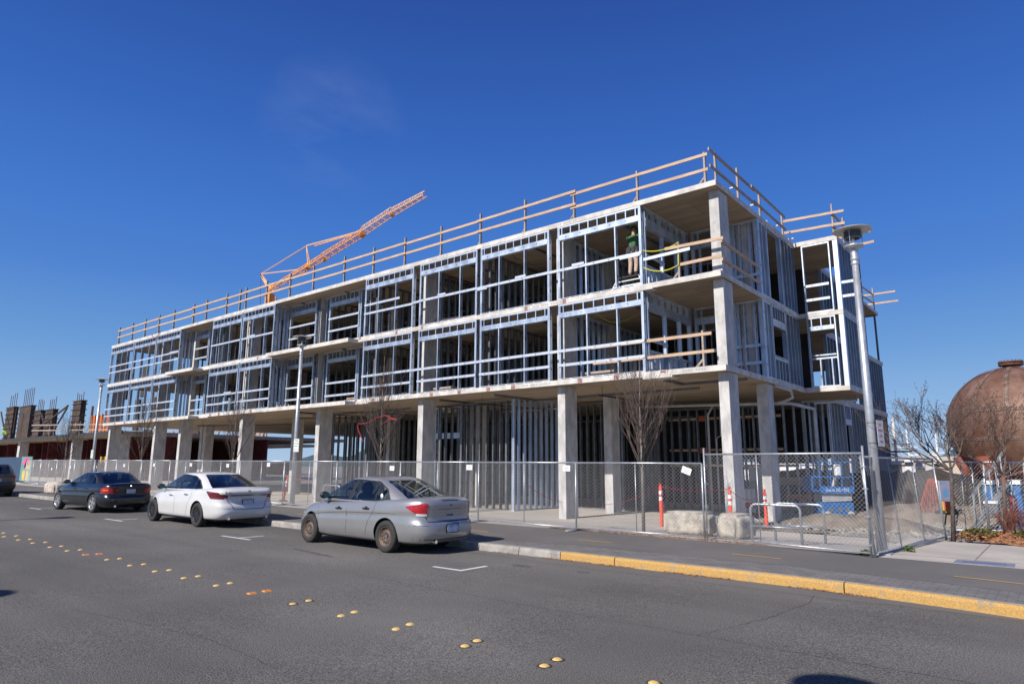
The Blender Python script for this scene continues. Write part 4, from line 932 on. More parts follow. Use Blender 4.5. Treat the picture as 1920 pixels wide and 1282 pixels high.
    for sg in (1, -1):
        dlo = P['dlo']
        v_, f_ = surf_patch(rpoly(dlo, .05), gside(sg, .004), 110, 44); f_ = [f for f in f_ if not any(inside(wp_, sum(v_[i][0] for i in f)/4, sum(v_[i][2] for i in f)/4) for wp_ in P['windows'])]
        q = MB(); q.smooth = True; q.add(v_, f_); q.build('window_trim', P.get('wtrim', 'trim'), car)
        for wpoly in P['windows']: add_patch('side_window', wpoly, gside(sg, .006), P.get('sglass', 'cglass'), r=.01)
        # door gaps
        for line in P['gaps']:
            mb = MB()
            for (xa, za), (xb, zb_) in zip(line, line[1:]):
                n = 6; vv = []
                for k in range(n+1):
                    t = k/n; x, z = xa+(xb-xa)*t, za+(zb_-za)*t; d = Vector((xb-xa, zb_-za)).normalized(); px_, pz_ = -d.y*.004, d.x*.004
                    for q in (-1, 1): X_, Z_ = x+px_*q, z+pz_*q; vv.append((X_, sg*(B.W(X_, Z_)+.0015), Z_))
                mb.add(vv, [(2*k, 2*k+2, 2*k+3, 2*k+1) for k in range(n)])
            mb.build('door_gap', 'gap', car)
        for mx_ in P.get('mould', []):
            add_patch('side_moulding', mx_, bside(sg, .006), P.get('mouldm', 'trim'), r=0, nz=2)
        for hx, hz in P['handles']:
            y = B.W(hx, hz); mb = MB(); mb.box(hx-.10, hx+.10, sg*(y+.004), sg*(y+.030), hz-.015, hz+.014); mb.build('door_handle', P.get('handlem', 'trim'), car, bevel=.008)
            if P.get('handlecup'):
                mb = MB(); mb.lathe([(.0, .0), (.052, .0)], n=16, axis='y'); q = mb.build('handle_recess', 'trim', car); q.location = (hx, sg*(y+.003), hz); q.scale = (1, 1, .8)
        mxp, mz = P['mirror']; y = B.gW(mxp, mz)
        mb = MB(); mb.smooth = True; mb.blob((0, 0, 0), (.075, .115, .078), 14, 0); q = mb.build('wing_mirror', P.get('mirrorm', 'trim'), car); q.location = (mxp, sg*(y+.17), mz)
        MB().box(-.03, .03, -.1, .02, -.06, -.03).build('stalk', 'trim', q).location = (0, -sg*.06 if sg > 0 else .12, 0)
        mb = MB(); mb.lathe([(0, 0), (.085, 0)], n=16, axis='y'); g = mb.build('mirror_glass', 'mirrorg', q); g.location = (-.0755, 0, 0); g.rotation_euler = (0, 0, pi/2); g.scale = (.95, 1, .68)
        for tl, mm, off in P['tail']:
            poly, kind = tl
            if kind == 'side': add_patch('tail_light', poly, tside(sg, off), mm, r=.015, nx=26, nz=6)
            else:
                pp = [(sg*a, b) for a, b in poly]; add_patch('tail_light', pp, rear(off), mm, r=.015, nx=12, nz=6)
        add_patch('headlight', P['head'], bside(sg, .006), 'clearl', r=.03, nx=12, nz=5)
    add_patch('rear_window', [(-a, b) for a, b in P['rearwin'][::-1]]+[(a, b) for a, b in P['rearwin']], grear(.006), P.get('rglass', 'cglass'), r=.03, nx=30, nz=12)
    fg = lambda y, z: (B.gX(y, z, True)+.006, y, z)
    add_patch('windscreen', [(-a, b) for a, b in P['wscreen'][::-1]]+[(a, b) for a, b in P['wscreen']], fg, 'cglass', r=.03, nx=30, nz=12)
    # rear details
    for line, wd in P['reargaps']:
        mb = MB()
        for (ya, za), (yb, zb_) in zip(line, line[1:]):
            n = 8; vv = []; d = Vector((yb-ya, zb_-za)).normalized()
            for k in range(n+1):
                t = k/n; y, z = ya+(yb-ya)*t, za+(zb_-za)*t
                for q in (-1, 1): Y_, Z_ = y-d.y*wd*q, z+d.x*wd*q; vv.append((B.X(Y_, Z_)-.002, Y_, Z_))
            mb.add(vv, [(2*k, 2*k+2, 2*k+3, 2*k+1) for k in range(n)])
        mb.build('boot_gap', 'gap', car)
    py, pzz = P['platepos']; xb = B.X(py, pzz)-.006
    pe = MB().box(xb-.012, xb, py-.17, py+.17, pzz-.09, pzz+.09).build('licence_plate', 'trim', car)
    MB().box(xb-.015, xb-.0125, py-.152, py+.152, pzz-.074, pzz+.074).build('plate_face', P.get('platem', 'plate'), pe)
    RT = Matrix(((0, 0, -1, 0), (-1, 0, 0, 0), (0, 1, 0, 0), (0, 0, 0, 1)))   # text facing -x
    def rt(x, y, z): m_ = RT.copy(); m_.translation = (x, y, z); return m_
    if P.get('platetext'): textmesh('lettering', P['platetext'], .085, P.get('plateinkm', 'white'), pe, rt(xb-.017, py, pzz-.012))
    for tx, sz_, y, z, mm in P.get('texts', []): textmesh('badge_lettering', tx, sz_, mm, car, rt(B.X(y, z)-.006, y, z), .004)
    for y, z, rr_, rz2, mm in P.get('badges', []):
        mb = MB(); mb.smooth = False; mb.lathe([(0, .012), (.8*rr_, .012), (rr_, 0)], n=20, axis='y'); q = mb.build('badge', mm, car); q.location = (B.X(y, z), y, z); q.rotation_euler = (0, 0, pi/2); q.scale = (1, 1, rz2/rr_)
        if P.get('ring'): MB().lathe([(0, .014), (.62*rr_, .014)], n=20, axis='y').build('badge_centre', P['ring'], q)
    for bar in P.get('rearbars', []):
        poly, mm, off = bar; add_patch('rear_trim', poly, rear(off), mm, r=.01, nz=4)
    for y in P.get('exhaust', []):
        mb = MB(); mb.tube([(P['xr']+.02, y, P['zb']+.03), (P['xr']+.25, y, P['zb']+.03)], .035, 12); mb.build('exhaust_pipe', 'chrome', car)
    # lower dark valance and underbody
    MB().box(P['xr']+.45, P['xf']-.85, -P['hw']*.74, P['hw']*.74, .17, P['zb']+.05).build('underbody', 'trim', car)
    MB().tube([(P['gh']['xr'][1]+.12, 0, P['gh']['z'][1]+P['gh']['crown']*.6), (P['gh']['xr'][1]-.06, 0, P['gh']['z'][1]+.11)], .006, 5).build('aerial', 'trim', car)
    # front seats seen through the glass are not visible; wheels
    for sx in (-1, 1):
        for sg in (1, -1):
            wv = wheel(P, car); wv.location = (sx*wa, sg*(P['hw']-.115), R); wv.rotation_euler = (0, random.Random(sx+3*sg).uniform(0, 6), 0 if sg > 0 else pi)
    return car
_wc = {}
def wheel(P, car):
    """a wheel whose outer side looks to +y"""
    key = P['rim']+str(P['tyre'])
    if key in _wc:
        w_ = _wc[key].copy(); COL.objects.link(w_); w_.parent = car
        for ch in _wc[key].children: c = ch.copy(); COL.objects.link(c); c.parent = w_
        return w_
    R = P['tyre']; r = P['rimr']; mb = MB(); mb.smooth = True
    mb.lathe([(r, -.10), (R-.03, -.105), (R-.008, -.088), (R, -.06), (R, .06), (R-.008, .088), (R-.03, .102), (r+.045, .108), (r+.006, .096), (r, .085), (r-.004, .06)], n=48, axis='y'); w_ = mb.build('wheel', 'rubber', car)
    mb = MB(); mb.smooth = True
    if P['rim'] == 'steel':
        mb.lathe([(r+.004, .088), (r-.012, .092), (r-.022, .075), (r-.04, .045), (r*.62, .050), (r*.55, .068), (r*.32, .060), (r*.26, .040), (0, .038)], n=40, axis='y'); o = mb.build('rim', 'rimbrown', w_)
        mb = MB()
        for k in range(12):
            a = 2*pi*k/12; c = (cos(a)*r*.72, 0, sin(a)*r*.72); q = [(c[0]+.018*cos(2*pi*j/10), .053, c[2]+.018*sin(2*pi*j/10)) for j in range(10)]; mb.add(q, [tuple(range(10))])
        mb.build('rim_holes', 'gap', w_)
        mb = MB(); mb.lathe([(.042, .04), (.040, .066), (0, .068)], n=16, axis='y'); mb.build('hub', 'dullsteel', w_)
        mb = MB()
        for k in range(4): a = 2*pi*k/4+.4; mb.tube([(cos(a)*.054, .045, sin(a)*.054), (cos(a)*.054, .078, sin(a)*.054)], .011, 6)
        mb.build('wheel_nuts', 'chrome', w_)
    else:
        dark = P['rim'] == 'cover'; m_ = 'rimblack' if dark else 'rimsilver'
        mb.lathe([(r+.004, .088), (r-.010, .096), (r-.024, .080), (r-.03, .01), (0, .0)], n=40, axis='y'); o = mb.build('rim', m_ if dark else 'trim', w_)
        if not dark:
            mb = MB(); mb.smooth = True; mb.lathe([(r+.005, .088), (r-.008, .098), (r-.024, .086), (r-.026, .06)], n=40, axis='y'); mb.build('rim_lip', m_, w_)
        mb = MB(); n = 14 if dark else 5
        for k in range(n):
            a = 2*pi*k/n; d = (cos(a), sin(a)); t = (-sin(a), cos(a)); wi, wo = (.012, .020) if dark else (.032, .050)
            pts = [(d[0]*r*.16+t[0]*wi, d[1]*r*.16+t[1]*wi), (d[0]*r*.16-t[0]*wi, d[1]*r*.16-t[1]*wi), (d[0]*(r-.02)-t[0]*wo, d[1]*(r-.02)-t[1]*wo), (d[0]*(r-.02)+t[0]*wo, d[1]*(r-.02)+t[1]*wo)]
            mb.add([(p[0], .03, p[1]) for p in pts]+[(p[0], .082 if i < 2 else .088, p[1]) for i, p in enumerate(pts)], [(0, 1, 2, 3), (7, 6, 5, 4), (0, 4, 5, 1), (1, 5, 6, 2), (2, 6, 7, 3), (3, 7, 4, 0)])
        mb.build('spokes', m_, w_)
        mb = MB(); mb.lathe([(.05, .06), (.048, .088), (0, .092)], n=16, axis='y'); mb.build('hub', m_, w_)
    _wc[key] = w_; return w_

# near side silver compact sedan
silver = dict(hw=.872, xr=-2.36, xf=2.25, zb=.22, wb=2.62, tyre=.312, rimr=.195, rim='steel', n=5.8, nf=3.2,
    shoulder=[(-2.4, 1.03), (-2.1, 1.065), (-1.4, 1.03), (-.2, .965), (.6, .92), (1.1, .885), (1.7, .79), (2.05, .68), (2.3, .60)],
    side=[(0, .92), (.10, .96), (.28, .995), (.50, 1.0), (.64, .982), (.70, .992), (.80, .985), (.92, .95), (1, .885)],
    rear=[(0, .11), (.08, .05), (.22, .0), (.40, .005), (.47, .05), (.52, .085), (.75, .075), (.93, .055), (1, .13)],
    front=[(0, .12), (.15, .02), (.4, .0), (.6, .05), (.85, .16), (1, .34)],
    crown=[(-2.36, .0), (-2.0, .03), (-1.2, .03), (.8, .05), (1.3, .075), (1.8, .05), (2.2, .0)],
    gh=dict(xr=(-2.06, -.86), xf=(1.32, .20), hw=(.80, .585), z=(.95, 1.43), n=4.6, crown=.055, br=.035, bf=.05, bs=.022),
    dlo=[(-1.38, .985), (-1.16, 1.22), (-.80, 1.385), (-.1, 1.415), (.25, 1.385), (.62, 1.235), (1.02, .985)],
    windows=[[(-1.33, 1.0), (-1.13, 1.205), (-.90, 1.325), (-.90, .995)], [(-.87, .995), (-.87, 1.335), (-.72, 1.375), (-.16, 1.395), (-.09, .985)], [(0.0, .985), (-.07, 1.395), (.22, 1.37), (.58, 1.225), (.97, .99)]],
    gaps=[[(1.05, .92), (.98, .60), (.95, .28)], [(-.03, .96), (-.06, .5), (-.02, .28)], [(-.98, .97), (-.93, .80), (-.78, .60), (-.66, .28)], [(1.30, .62), (.8, .675), (0, .735), (-.9, .755), (-1.6, .765)]],
    mould=[[(-.95, .255), (1.0, .255), (1.0, .30), (-.95, .30)]], mouldm='silverp',
    handles=[(.22, .80), (-.70, .835)], handlecup=True, mirror=(.72, 1.06),
    tail=[(([(-1.84, .915), (-2.24, .985), (-2.31, .96), (-2.31, .775), (-2.08, .785)][::-1], 'side'), 'taill', .010), (([(-2.08, .745), (-2.31, .735), (-2.31, .775), (-2.08, .79)][::-1], 'side'), 'clearl', .012)],
    head=[(1.65, .62), (1.75, .72), (2.08, .66), (2.1, .56)],
    rearwin=[(.62, .985), (.60, 1.08), (.50, 1.36), (.47, 1.395)], wscreen=[(.70, 1.0), (.52, 1.37)],
    reargaps=[([(-.62, .74), (-.57, .63), (.57, .63), (.62, .74)], .007), ([(-.62, .74), (-.63, .99)], .007), ([(.62, .74), (.63, .99)], .007), ([(-.62, .86), (.62, .86)], .004), ([(-.22, 1.03), (.22, 1.03)], .006), ([(-.82, .30), (-.3, .285), (.3, .285), (.82, .30)], .008), ([(-.84, .555), (-.6, .56)], .003), ([(.84, .555), (.6, .56)], .003)],
    platepos=(0.0, .435), platetext='BBU5375', exhaust=[.42],
    texts=[('FOCUS', .055, 0, .74, 'dullsteel')], badges=[(0, .935, .062, .026, 'chrome')], ring='trim')
silver['platepos'] = (-.0, .49)
M['dlens'] = mat('dark_red_lens', (.16, .012, .022), .12, coat=1, noise=30, second=(.10, .01, .018))
M['barm'] = mat('dark_chrome_bar', (.25, .27, .32), .2, .9)
white = dict(silver); white.update(sglass='cglassd', rglass='cglassd', hw=.925, xr=-2.52, xf=2.46, wb=2.776, tyre=.325, rimr=.215, rim='cover', n=6.5, nf=3.0, zb=.23,
    shoulder=[(-2.5, 1.02), (-2.2, 1.05), (-1.4, 1.02), (-.2, .965), (.7, .92), (1.2, .88), (1.8, .78), (2.2, .66), (2.5, .60)],
    side=[(0, .93), (.08, .965), (.25, .985), (.5, 1.0), (.75, .985), (.88, .975), (1, .89)],
    rear=[(0, .14), (.08, .06), (.22, .0), (.46, .03), (.52, .09), (.7, .105), (.9, .03), (1, .12)],
    gh=dict(xr=(-2.12, -.92), xf=(1.50, .30), hw=(.845, .60), z=(.96, 1.42), n=4.4, crown=.055, br=.04, bf=.05, bs=.022),
    dlo=[(-1.42, 1.01), (-1.36, 1.07), (-1.05, 1.25), (-.7, 1.36), (-.05, 1.405), (.3, 1.385), (.75, 1.22), (1.14, .98)],
    windows=[[(-1.36, 1.02), (-1.02, 1.235), (-.93, 1.275), (-.98, 1.01)], [(-.94, 1.01), (-.89, 1.28), (-.68, 1.345), (-.10, 1.385), (-.05, .99)], [(0.02, .985), (-.03, 1.385), (.28, 1.365), (.70, 1.21), (1.09, .985)]],
    gaps=[[(1.12, .92), (1.05, .60), (1.02, .28)], [(-.01, .96), (-.04, .5), (.02, .28)], [(-1.02, .98), (-1.0, .80), (-.86, .62), (-.72, .28)], [(1.9, .60), (1.3, .66), (1.2, .80)]],
    mould=[[(-.98, .255), (1.05, .255), (1.05, .29), (-.98, .29)]], mouldm='whitecar', handlem='chrome', handlecup=False, mirrorm='trim', wtrim='trim',
    handles=[(.20, .81), (-.72, .855)], mirror=(.82, 1.04),
    tail=[(([(-1.80, .975), (-2.30, .94), (-2.375, .85), (-2.375, .77), (-2.02, .78)][::-1], 'side'), 'dlens', .010), (([(.56, .80), (.60, .88), (.80, .90), (.80, .79)], 'rear'), 'dlens', .010)],
    head=[(1.75, .62), (1.85, .74), (2.25, .66), (2.3, .56)],
    rearwin=[(.68, 1.02), (.66, 1.10), (.52, 1.37), (.49, 1.395)], wscreen=[(.74, 1.0), (.54, 1.37)],
    reargaps=[([(-.62, .80), (-.42, .50), (.42, .50), (.62, .80)], .008), ([(-.62, .80), (-.66, .98)], .007), ([(.62, .80), (.66, .98)], .007), ([(-.90, .52), (-.44, .52)], .003), ([(.90, .52), (.44, .52)], .003)],
    rearbars=[([(-.60, .865), (-.5, .84), (.5, .84), (.60, .865), (.5, .885), (-.5, .885)], 'barm', .016)],
    platepos=(0, .66), platem='platew', platetext='', texts=[('ALTIMA', .065, .56, .93, 'dullsteel')], badges=[(0, .95, .055, .05, 'chrome')], ring='whitecar', exhaust=[.55, -.55])
navy = dict(silver); navy.update(sglass='cglassd', rglass='cglassd', hw=.875, xr=-2.30, xf=2.22, wb=2.725, tyre=.316, rimr=.21, rim='alloy', n=7, nf=3.4, zb=.21,
    shoulder=[(-2.3, .96), (-2.0, .985), (-1.2, .965), (-.2, .94), (.6, .91), (1.0, .885), (1.7, .80), (2.05, .70), (2.3, .62)],
    gh=dict(xr=(-1.86, -.98), xf=(1.18, .08), hw=(.80, .60), z=(.92, 1.34), n=4.8, crown=.055, br=.035, bf=.05, bs=.022),
    dlo=[(-1.30, .955), (-1.33, 1.03), (-1.12, 1.19), (-.85, 1.285), (-.2, 1.335), (.1, 1.315), (.45, 1.20), (.88, .945)],
    windows=[[(-1.28, .965), (-1.28, 1.03), (-1.10, 1.165), (-.98, 1.215), (-.98, .965)], [(-.95, .965), (-.95, 1.225), (-.78, 1.28), (-.26, 1.315), (-.22, .955)], [(-.14, .95), (-.18, 1.315), (.08, 1.295), (.42, 1.185), (.83, .95)]],
    gaps=[[(.90, .90), (.86, .60), (.84, .28)], [(-.17, .94), (-.18, .5), (-.15, .28)], [(-1.04, .95), (-1.0, .80), (-.88, .60), (-.78, .28)]],
    mould=[[(-.85, .50), (.85, .50), (.85, .545), (-.85, .545)], [(-.9, .25), (.9, .25), (.9, .28), (-.9, .28)]], mouldm='trim', handlem='navyp', handlecup=False,
    handles=[(.05, .79), (-.80, .81)], mirror=(.62, 1.02),
    tail=[(([(-1.86, .80), (-1.96, .86), (-2.165, .87), (-2.165, .67), (-1.84, .67)][::-1], 'side'), 'taill', .010), (([(.46, .68), (.48, .82), (.76, .85), (.76, .67)], 'rear'), 'taill', .010), (([(-1.95, .79), (-2.15, .80), (-2.15, .745), (-1.97, .74)][::-1], 'side'), 'amber', .013)],
    rearwin=[(.64, .97), (.60, 1.07), (.52, 1.28), (.50, 1.315)], wscreen=[(.70, .98), (.54, 1.28)],
    reargaps=[([(-.46, .66), (-.42, .57), (.42, .57), (.46, .66)], .004), ([(-.84, .57), (-.42, .575)], .004), ([(.84, .57), (.42, .575)], .004), ([(-.47, .66), (-.5, .9)], .004), ([(.47, .66), (.5, .9)], .004)],
    rearbars=[], platepos=(0, .73), platem='platew', platetext='', texts=[], badges=[(0, .90, .035, .035, 'rimsilver')], ring='boatb', exhaust=[.5])
suv = dict(silver); suv.update(sglass='cglassd', rglass='cglassd', hw=.92, xr=-2.3, xf=2.3, wb=2.66, tyre=.345, rimr=.22, rim='alloy', n=7, nf=3.6, zb=.30,
    shoulder=[(-2.35, 1.06), (-2.0, 1.09), (-1.2, 1.08), (-.2, 1.06), (.6, 1.03), (1.1, 1.0), (1.8, .93), (2.4, .80)],
    rear=[(0, .12), (.08, .04), (.22, .0), (.40, .01), (.47, .06), (.52, .09), (.75, .09), (.93, .10), (1, .12)],
    gh=dict(xr=(-2.18, -1.78), xf=(1.35, .45), hw=(.85, .66), z=(1.03, 1.56), n=5.2, crown=.06, br=.05, bf=.05, bs=.03),
    dlo=[(-1.95, 1.10), (-1.78, 1.38), (-1.6, 1.47), (-.2, 1.53), (.3, 1.50), (.7, 1.36), (1.05, 1.08)],
    windows=[[(-1.88, 1.12), (-1.72, 1.37), (-1.5, 1.44), (-1.1, 1.47), (-1.1, 1.11)], [(-1.02, 1.11), (-1.02, 1.475), (-.16, 1.51), (-.1, 1.1)], [(0.0, 1.09), (-.06, 1.505), (.28, 1.48), (.66, 1.34), (1.0, 1.09)]],
    gaps=[[(1.05, .98), (1.0, .60), (.98, .38)], [(-.03, 1.06), (-.06, .5), (-.02, .38)], [(-1.06, 1.08), (-1.0, .80), (-.82, .62), (-.72, .38)]],
    mould=[[(-.95, .33), (1.0, .33), (1.0, .42), (-.95, .42)]], mouldm='trim', handlem='greyp', handlecup=False, handles=[(.22, .93), (-.75, .95)], mirror=(.8, 1.16),
    tail=[(([(-2.02, 1.05), (-2.20, 1.04), (-2.22, .76), (-2.12, .76)][::-1], 'side'), 'taill', .010), (([(.70, .76), (.72, 1.03), (.80, 1.04), (.80, .75)], 'rear'), 'taill', .010)],
    rearwin=[(.76, 1.10), (.74, 1.2), (.66, 1.44), (.62, 1.48)], wscreen=[(.76, 1.08), (.62, 1.5)],
    reargaps=[([(-.76, .62), (.76, .62)], .005), ([(-.70, .74), (-.72, 1.05)], .004), ([(.70, .74), (.72, 1.05)], .004)],
    rearbars=[([(-.80, .35), (.80, .35), (.80, .58), (-.80, .58)], 'trim', .008)], platepos=(0, .80), platem='platew', platetext='', texts=[], badges=[(0, .98, .05, .05, 'chrome')], ring=None, exhaust=[])
def park(name, label, P, xrear_wheel, ynear, cp, d=0):
    x = xrear_wheel-cos(d)*P['wb']/2-sin(d)*P['hw']; y = ynear-sin(d)*P['wb']/2+cos(d)*P['hw']; c = make_car(name, label, P, (x, y, rz(x)), pi+d, cp); c.rotation_euler = (0, -math.atan(RS), pi+d); return c
CAR_S = park('silver_sedan', 'silver four door sedan with bare brown steel wheels parked nearest the camera', silver, -10.72, 9.05, 'silverp')
CAR_W = park('white_sedan', 'white four door sedan with black wheel covers parked in the middle of the row', white, -18.64, 9.05, 'whitecar')
CAR_N = park('dark_sedan', 'dark navy sedan with silver alloy wheels parked in front of the white one', navy, -26.21, 9.05, 'navyp', .08)
CAR_G = park('grey_suv', 'grey brown tall wagon cut by the left edge of the photo', suv, -41.2, 8.75, 'greyp', .09)
# quarter window sticker of the silver sedan
_B = Body(silver); q = MB(); q.smooth = False
q.add([(-1.06+.042*cos(2*pi*k/16), _B.gW(-1.06, 1.09)+.012, 1.09+.055*sin(2*pi*k/16)) for k in range(16)], [tuple(range(16))]); q.build('window_sticker', 'rwhite', CAR_S)
# ------------------------------------------------------------------ street lamps and their signs
def lamp(x, y, ztop, label, base_h=None):
    zb = pz(x); H = ztop-zb; e = empty('street_lamp', (x, y, zb), label, 'street lamp', 'disc topped street lamps along the street')
    mb = MB(); mb.smooth = True; HC = H; H = H-.09; mb.tube([(0, 0, 0), (0, 0, H*.45), (0, 0, H-.62)], [.092, .078, .062], 20); mb.build('pole', 'lampm', e)
    mb = MB(); mb.smooth = True; mb.lathe([(.062, H-.66), (.078, H-.64), (.078, H-.60), (.068, H-.59), (.068, H-.56), (.080, H-.55), (.080, H-.50), (.070, H-.49), (.072, H-.36), (.085, H-.30), (.19, H-.27), (.19, H-.245), (.02, H-.24)], n=24); mb.build('collar', 'lampm', e)
    H = HC; MB().box(-.16, .16, -.16, .16, 0, .02).build('base_plate', 'lampm', e)
    for k in range(3):
        a = 2*pi*k/3+.4; p = (cos(a)*.175, sin(a)*.175); mb = MB(); mb.tube([(p[0], p[1], H-.36), (p[0], p[1], H-.02)], .007, 6); mb.build('rod', 'lampm', e)
    mb = MB(); mb.smooth = False
    for k in range(5): z = H-.04-.034*k; mb.lathe([(.125, z), (.165, z+.004), (.165, z+.012), (.125, z+.016)], n=24)
    mb.lathe([(.122, H-.19), (.122, H-.01)], n=24); mb.build('louvre', 'dullsteel', e)
    mb = MB(); mb.smooth = True; mb.lathe([(0, H+.055), (.12, H+.05), (.36, H+.0), (.372, H-.008), (.36, H-.014), (.12, H+.01), (0, H+.012)], n=40); mb.build('disc', 'lampw', e)
    mb = MB(); mb.smooth = True; mb.lathe([(.03, H-.33), (.035, H-.25), (.03, H-.16), (0, H-.15)], n=12); mb.build('bulb', 'white', e)
    return e
L3p = gd(1655, 1038, PO); L3 = lamp(L3p.x, L3p.y, at(1594, 433, L3p.y).z, 'tall grey street lamp nearest the camera, rising behind the fence corner')
L2p = at(547.5, 945, 14.95); L2 = lamp(L2p.x, L2p.y, at(571, 631, 14.95).z, 'grey street lamp with green parking sign between the white and silver cars')
L1p = at(168, 915, 14.95); L1 = lamp(L1p.x, L1p.y, at(191, 711, 14.95).z, 'grey street lamp at the left end of the building')
# near pavement lamps read from their disc shadows; the third is added for its shadow
for sp_, lb in (((-1.62, 6.18), 'street lamp on the near pavement, its disc shadow at the bottom right of the road'), ((-24.6, 7.7), 'street lamp on the near pavement, its shadow reaching the dark sedan'), ((-11.35, 2.75), 'unseen lamp added to cast the shadow cut by the left photo edge')):
    hh = 5.75; zt = rz(sp_[0])+hh; lamp(sp_[0]+SUN.x/SUN.z*hh, sp_[1]+SUN.y/SUN.z*hh, zt, lb)
RF = Matrix(((1, 0, 0, 0), (0, 0, -1, 0), (0, 1, 0, 0), (0, 0, 0, 1)))     # text facing -y
def rf(x, y, z): m_ = RF.copy(); m_.translation = (x, y, z); return m_
def park_sign(x, y, z, w_, h_, label, ang=0):
    e = empty('parking_sign', (x, y, z), label, 'sign', None, ang); MB().box(-w_/2, w_/2, -.002, .002, -h_/2, h_/2).build('plate', 'white', e)
    mb = MB(); t = .008
    for b in ((-w_/2+.01, w_/2-.01, h_/2-.02, h_/2-.012), (-w_/2+.01, w_/2-.01, -h_/2+.012, -h_/2+.02), (-w_/2+.01, -w_/2+.018, -h_/2+.02, h_/2-.02), (w_/2-.018, w_/2-.01, -h_/2+.02, h_/2-.02)): mb.box(b[0], b[1], -.0035, -.0025, b[2], b[3])
    mb.build('border', 'signgreen', e)
    for k, (s, q) in enumerate((('TWO', .095), ('HOUR', .095), ('PARKING', .062))): textmesh('lettering', s, q*h_/.46, 'signgreen', e, rf(0, -.004, h_*(.33-.2*k)), .0008)
    mb = MB(); zz = -h_*.33; mb.add([(-w_*.3, -.004, zz-.008), (w_*.3, -.004, zz-.008), (w_*.3, -.004, zz+.008), (-w_*.3, -.004, zz+.008)], [(0, 1, 2, 3)])
    for s in (1, -1): mb.add([(s*w_*.38, -.004, zz), (s*w_*.26, -.004, zz-.022), (s*w_*.26, -.004, zz+.022)], [(0, 1, 2)])
    mb.build('arrow', 'signgreen', e); return e
p = at(555.5, 834.5, L2p.y-.09); park_sign(p.x+.0, p.y, p.z, .36, .50, 'white and green two hour parking sign on the middle street lamp')
p = at(172.5, 851, L1p.y-.09); park_sign(p.x, p.y, p.z, .38, .48, 'white and green parking sign on the far left street lamp')
e = empty('parking_sign', (L3p.x+.12, L3p.y-.02, at(1637, 812, L3p.y).z), 'pale sign with red lettering strapped to the side of the nearest lamp', 'sign', None, radians(80))
MB().box(-.02, .28, -.002, .002, -.25, .25).build('plate', 'white', e)
for k, (s, q, m_) in enumerate((('NO', .085, 'signred'), ('PARKING', .052, 'signred'), ('ANY', .07, 'signred'), ('TIME', .07, 'signred'))): textmesh('lettering', s, q, m_, e, rf(.13, -.004, .17-.11*k), .0008)
for dz in (.19, -.2): mb = MB(); mb.lathe([(.081, dz), (.084, dz+.006), (.081, dz+.012)], c=(-.11, 0.05, 0), n=16); mb.build('strap', 'black', e)

# ------------------------------------------------------------------ temporary chain link fence
def wires(W, H, pitch=.085, r=.0031):
    mb = MB()
    for sg in (1, -1):
        k = -H
        while k < W:
            # line x = k + t, z = t (sg=1) or z = H - t
            t0 = max(0, -k); t1 = min(H, W-k)
            if t1-t0 > .03:
                a = (k+t0, 0, t0 if sg > 0 else H-t0); b = (k+t1, 0, t1 if sg > 0 else H-t1); yo = .002*sg
                mb.tube([(a[0], yo, a[2]), (b[0], yo, b[2])], r, 3, caps=False)
            k += pitch
    return mb
_wm = {}
def panel(a, b, H, label, lean=(0, 0), mids=(.5,), ext=0.0, feet=True, z0=.07, wr=.0031, group='chain link fence panels', pitch=.085, midrail=None):
    a = Vector((a[0], a[1], 0)); b = Vector((b[0], b[1], 0)); W = (b-a).length; ang = atan2(b.y-a.y, b.x-a.x)
    za, zb = sz(a.x, a.y) if a.y > 14.3 and a.x < -3 else pz(a.x), sz(b.x, b.y) if b.y > 14.3 and b.x < -3 else pz(b.x)
    e = empty('fence_panel', (a.x, a.y, za), label, 'fence panel', group, 0); e.rotation_euler = (lean[0], lean[1]-math.atan2(zb-za, W), ang)
    key = (round(W, 2), round(H, 2), pitch)
    mb = MB(); r = .021; mb.smooth = True
    mb.tube([(0, 0, 0), (0, 0, H+ext)], r, 10); mb.tube([(W, 0, 0), (W, 0, H+ext)], r, 10); mb.tube([(0, 0, H), (W, 0, H)], r, 10); mb.tube([(0, 0, z0), (W, 0, z0)], r*.8, 10)
    if midrail: mb.tube([(0, 0, midrail), (W, 0, midrail)], r*.8, 8)
    mb.build('frame', 'galv', e)
    for q in mids: m2_ = MB(); m2_.smooth = True; m2_.tube([(W*q, .005, z0), (W*q, .005, H)], r*.55, 8); m2_.build('mid_post', 'galv', e)
    if key not in _wm: o = wires(W-.05, H-z0-.03, pitch, wr).build('chain_link', 'wire', e); _wm[key] = o.data
    else: o = bpy.data.objects.new('chain_link', _wm[key]); COL.objects.link(o); o.parent = e
    o.location = (.025, 0, z0+.015)
    if feet:
        for u in (0.0,): f_ = MB(); f_.smooth = True; f_.tube([(u, -.38, .02), (u, .38, .02)], .018, 8); f_.tube([(u-.1, -.38, .02), (u-.1, .38, .02)], .018, 8); f_.tube([(u, -.38, .02), (u-.1, -.38, .02)], .018, 8); f_.tube([(u, .38, .02), (u-.1, .38, .02)], .018, 8); f_.build('foot', 'galv', e)
    return e
FP = [(-6.34, 14.44), (-9.58, 14.22), (-13.05, 14.42)]
for k in range(13): FP.append((-13.05-3.45*(k+1), 14.42+.085*(k+1)))
def fy(x):
    for (xa, ya), (xb, yb) in zip(FP, FP[1:]):
        if xb <= x <= xa: return ya+(yb-ya)*(x-xa)/(xb-xa)
    return FP[-1][1]
for k, (p, q) in enumerate(zip(FP, FP[1:])):
    panel(q, p, 1.66, f'chain link fence panel along the path, {ORD[k]} to the left of the gate')
panel((-6.30, 14.50), (-2.92, 13.86), 1.86, 'taller chain link gate panel in front of the corner column', mids=(.37,), ext=.14, feet=False)
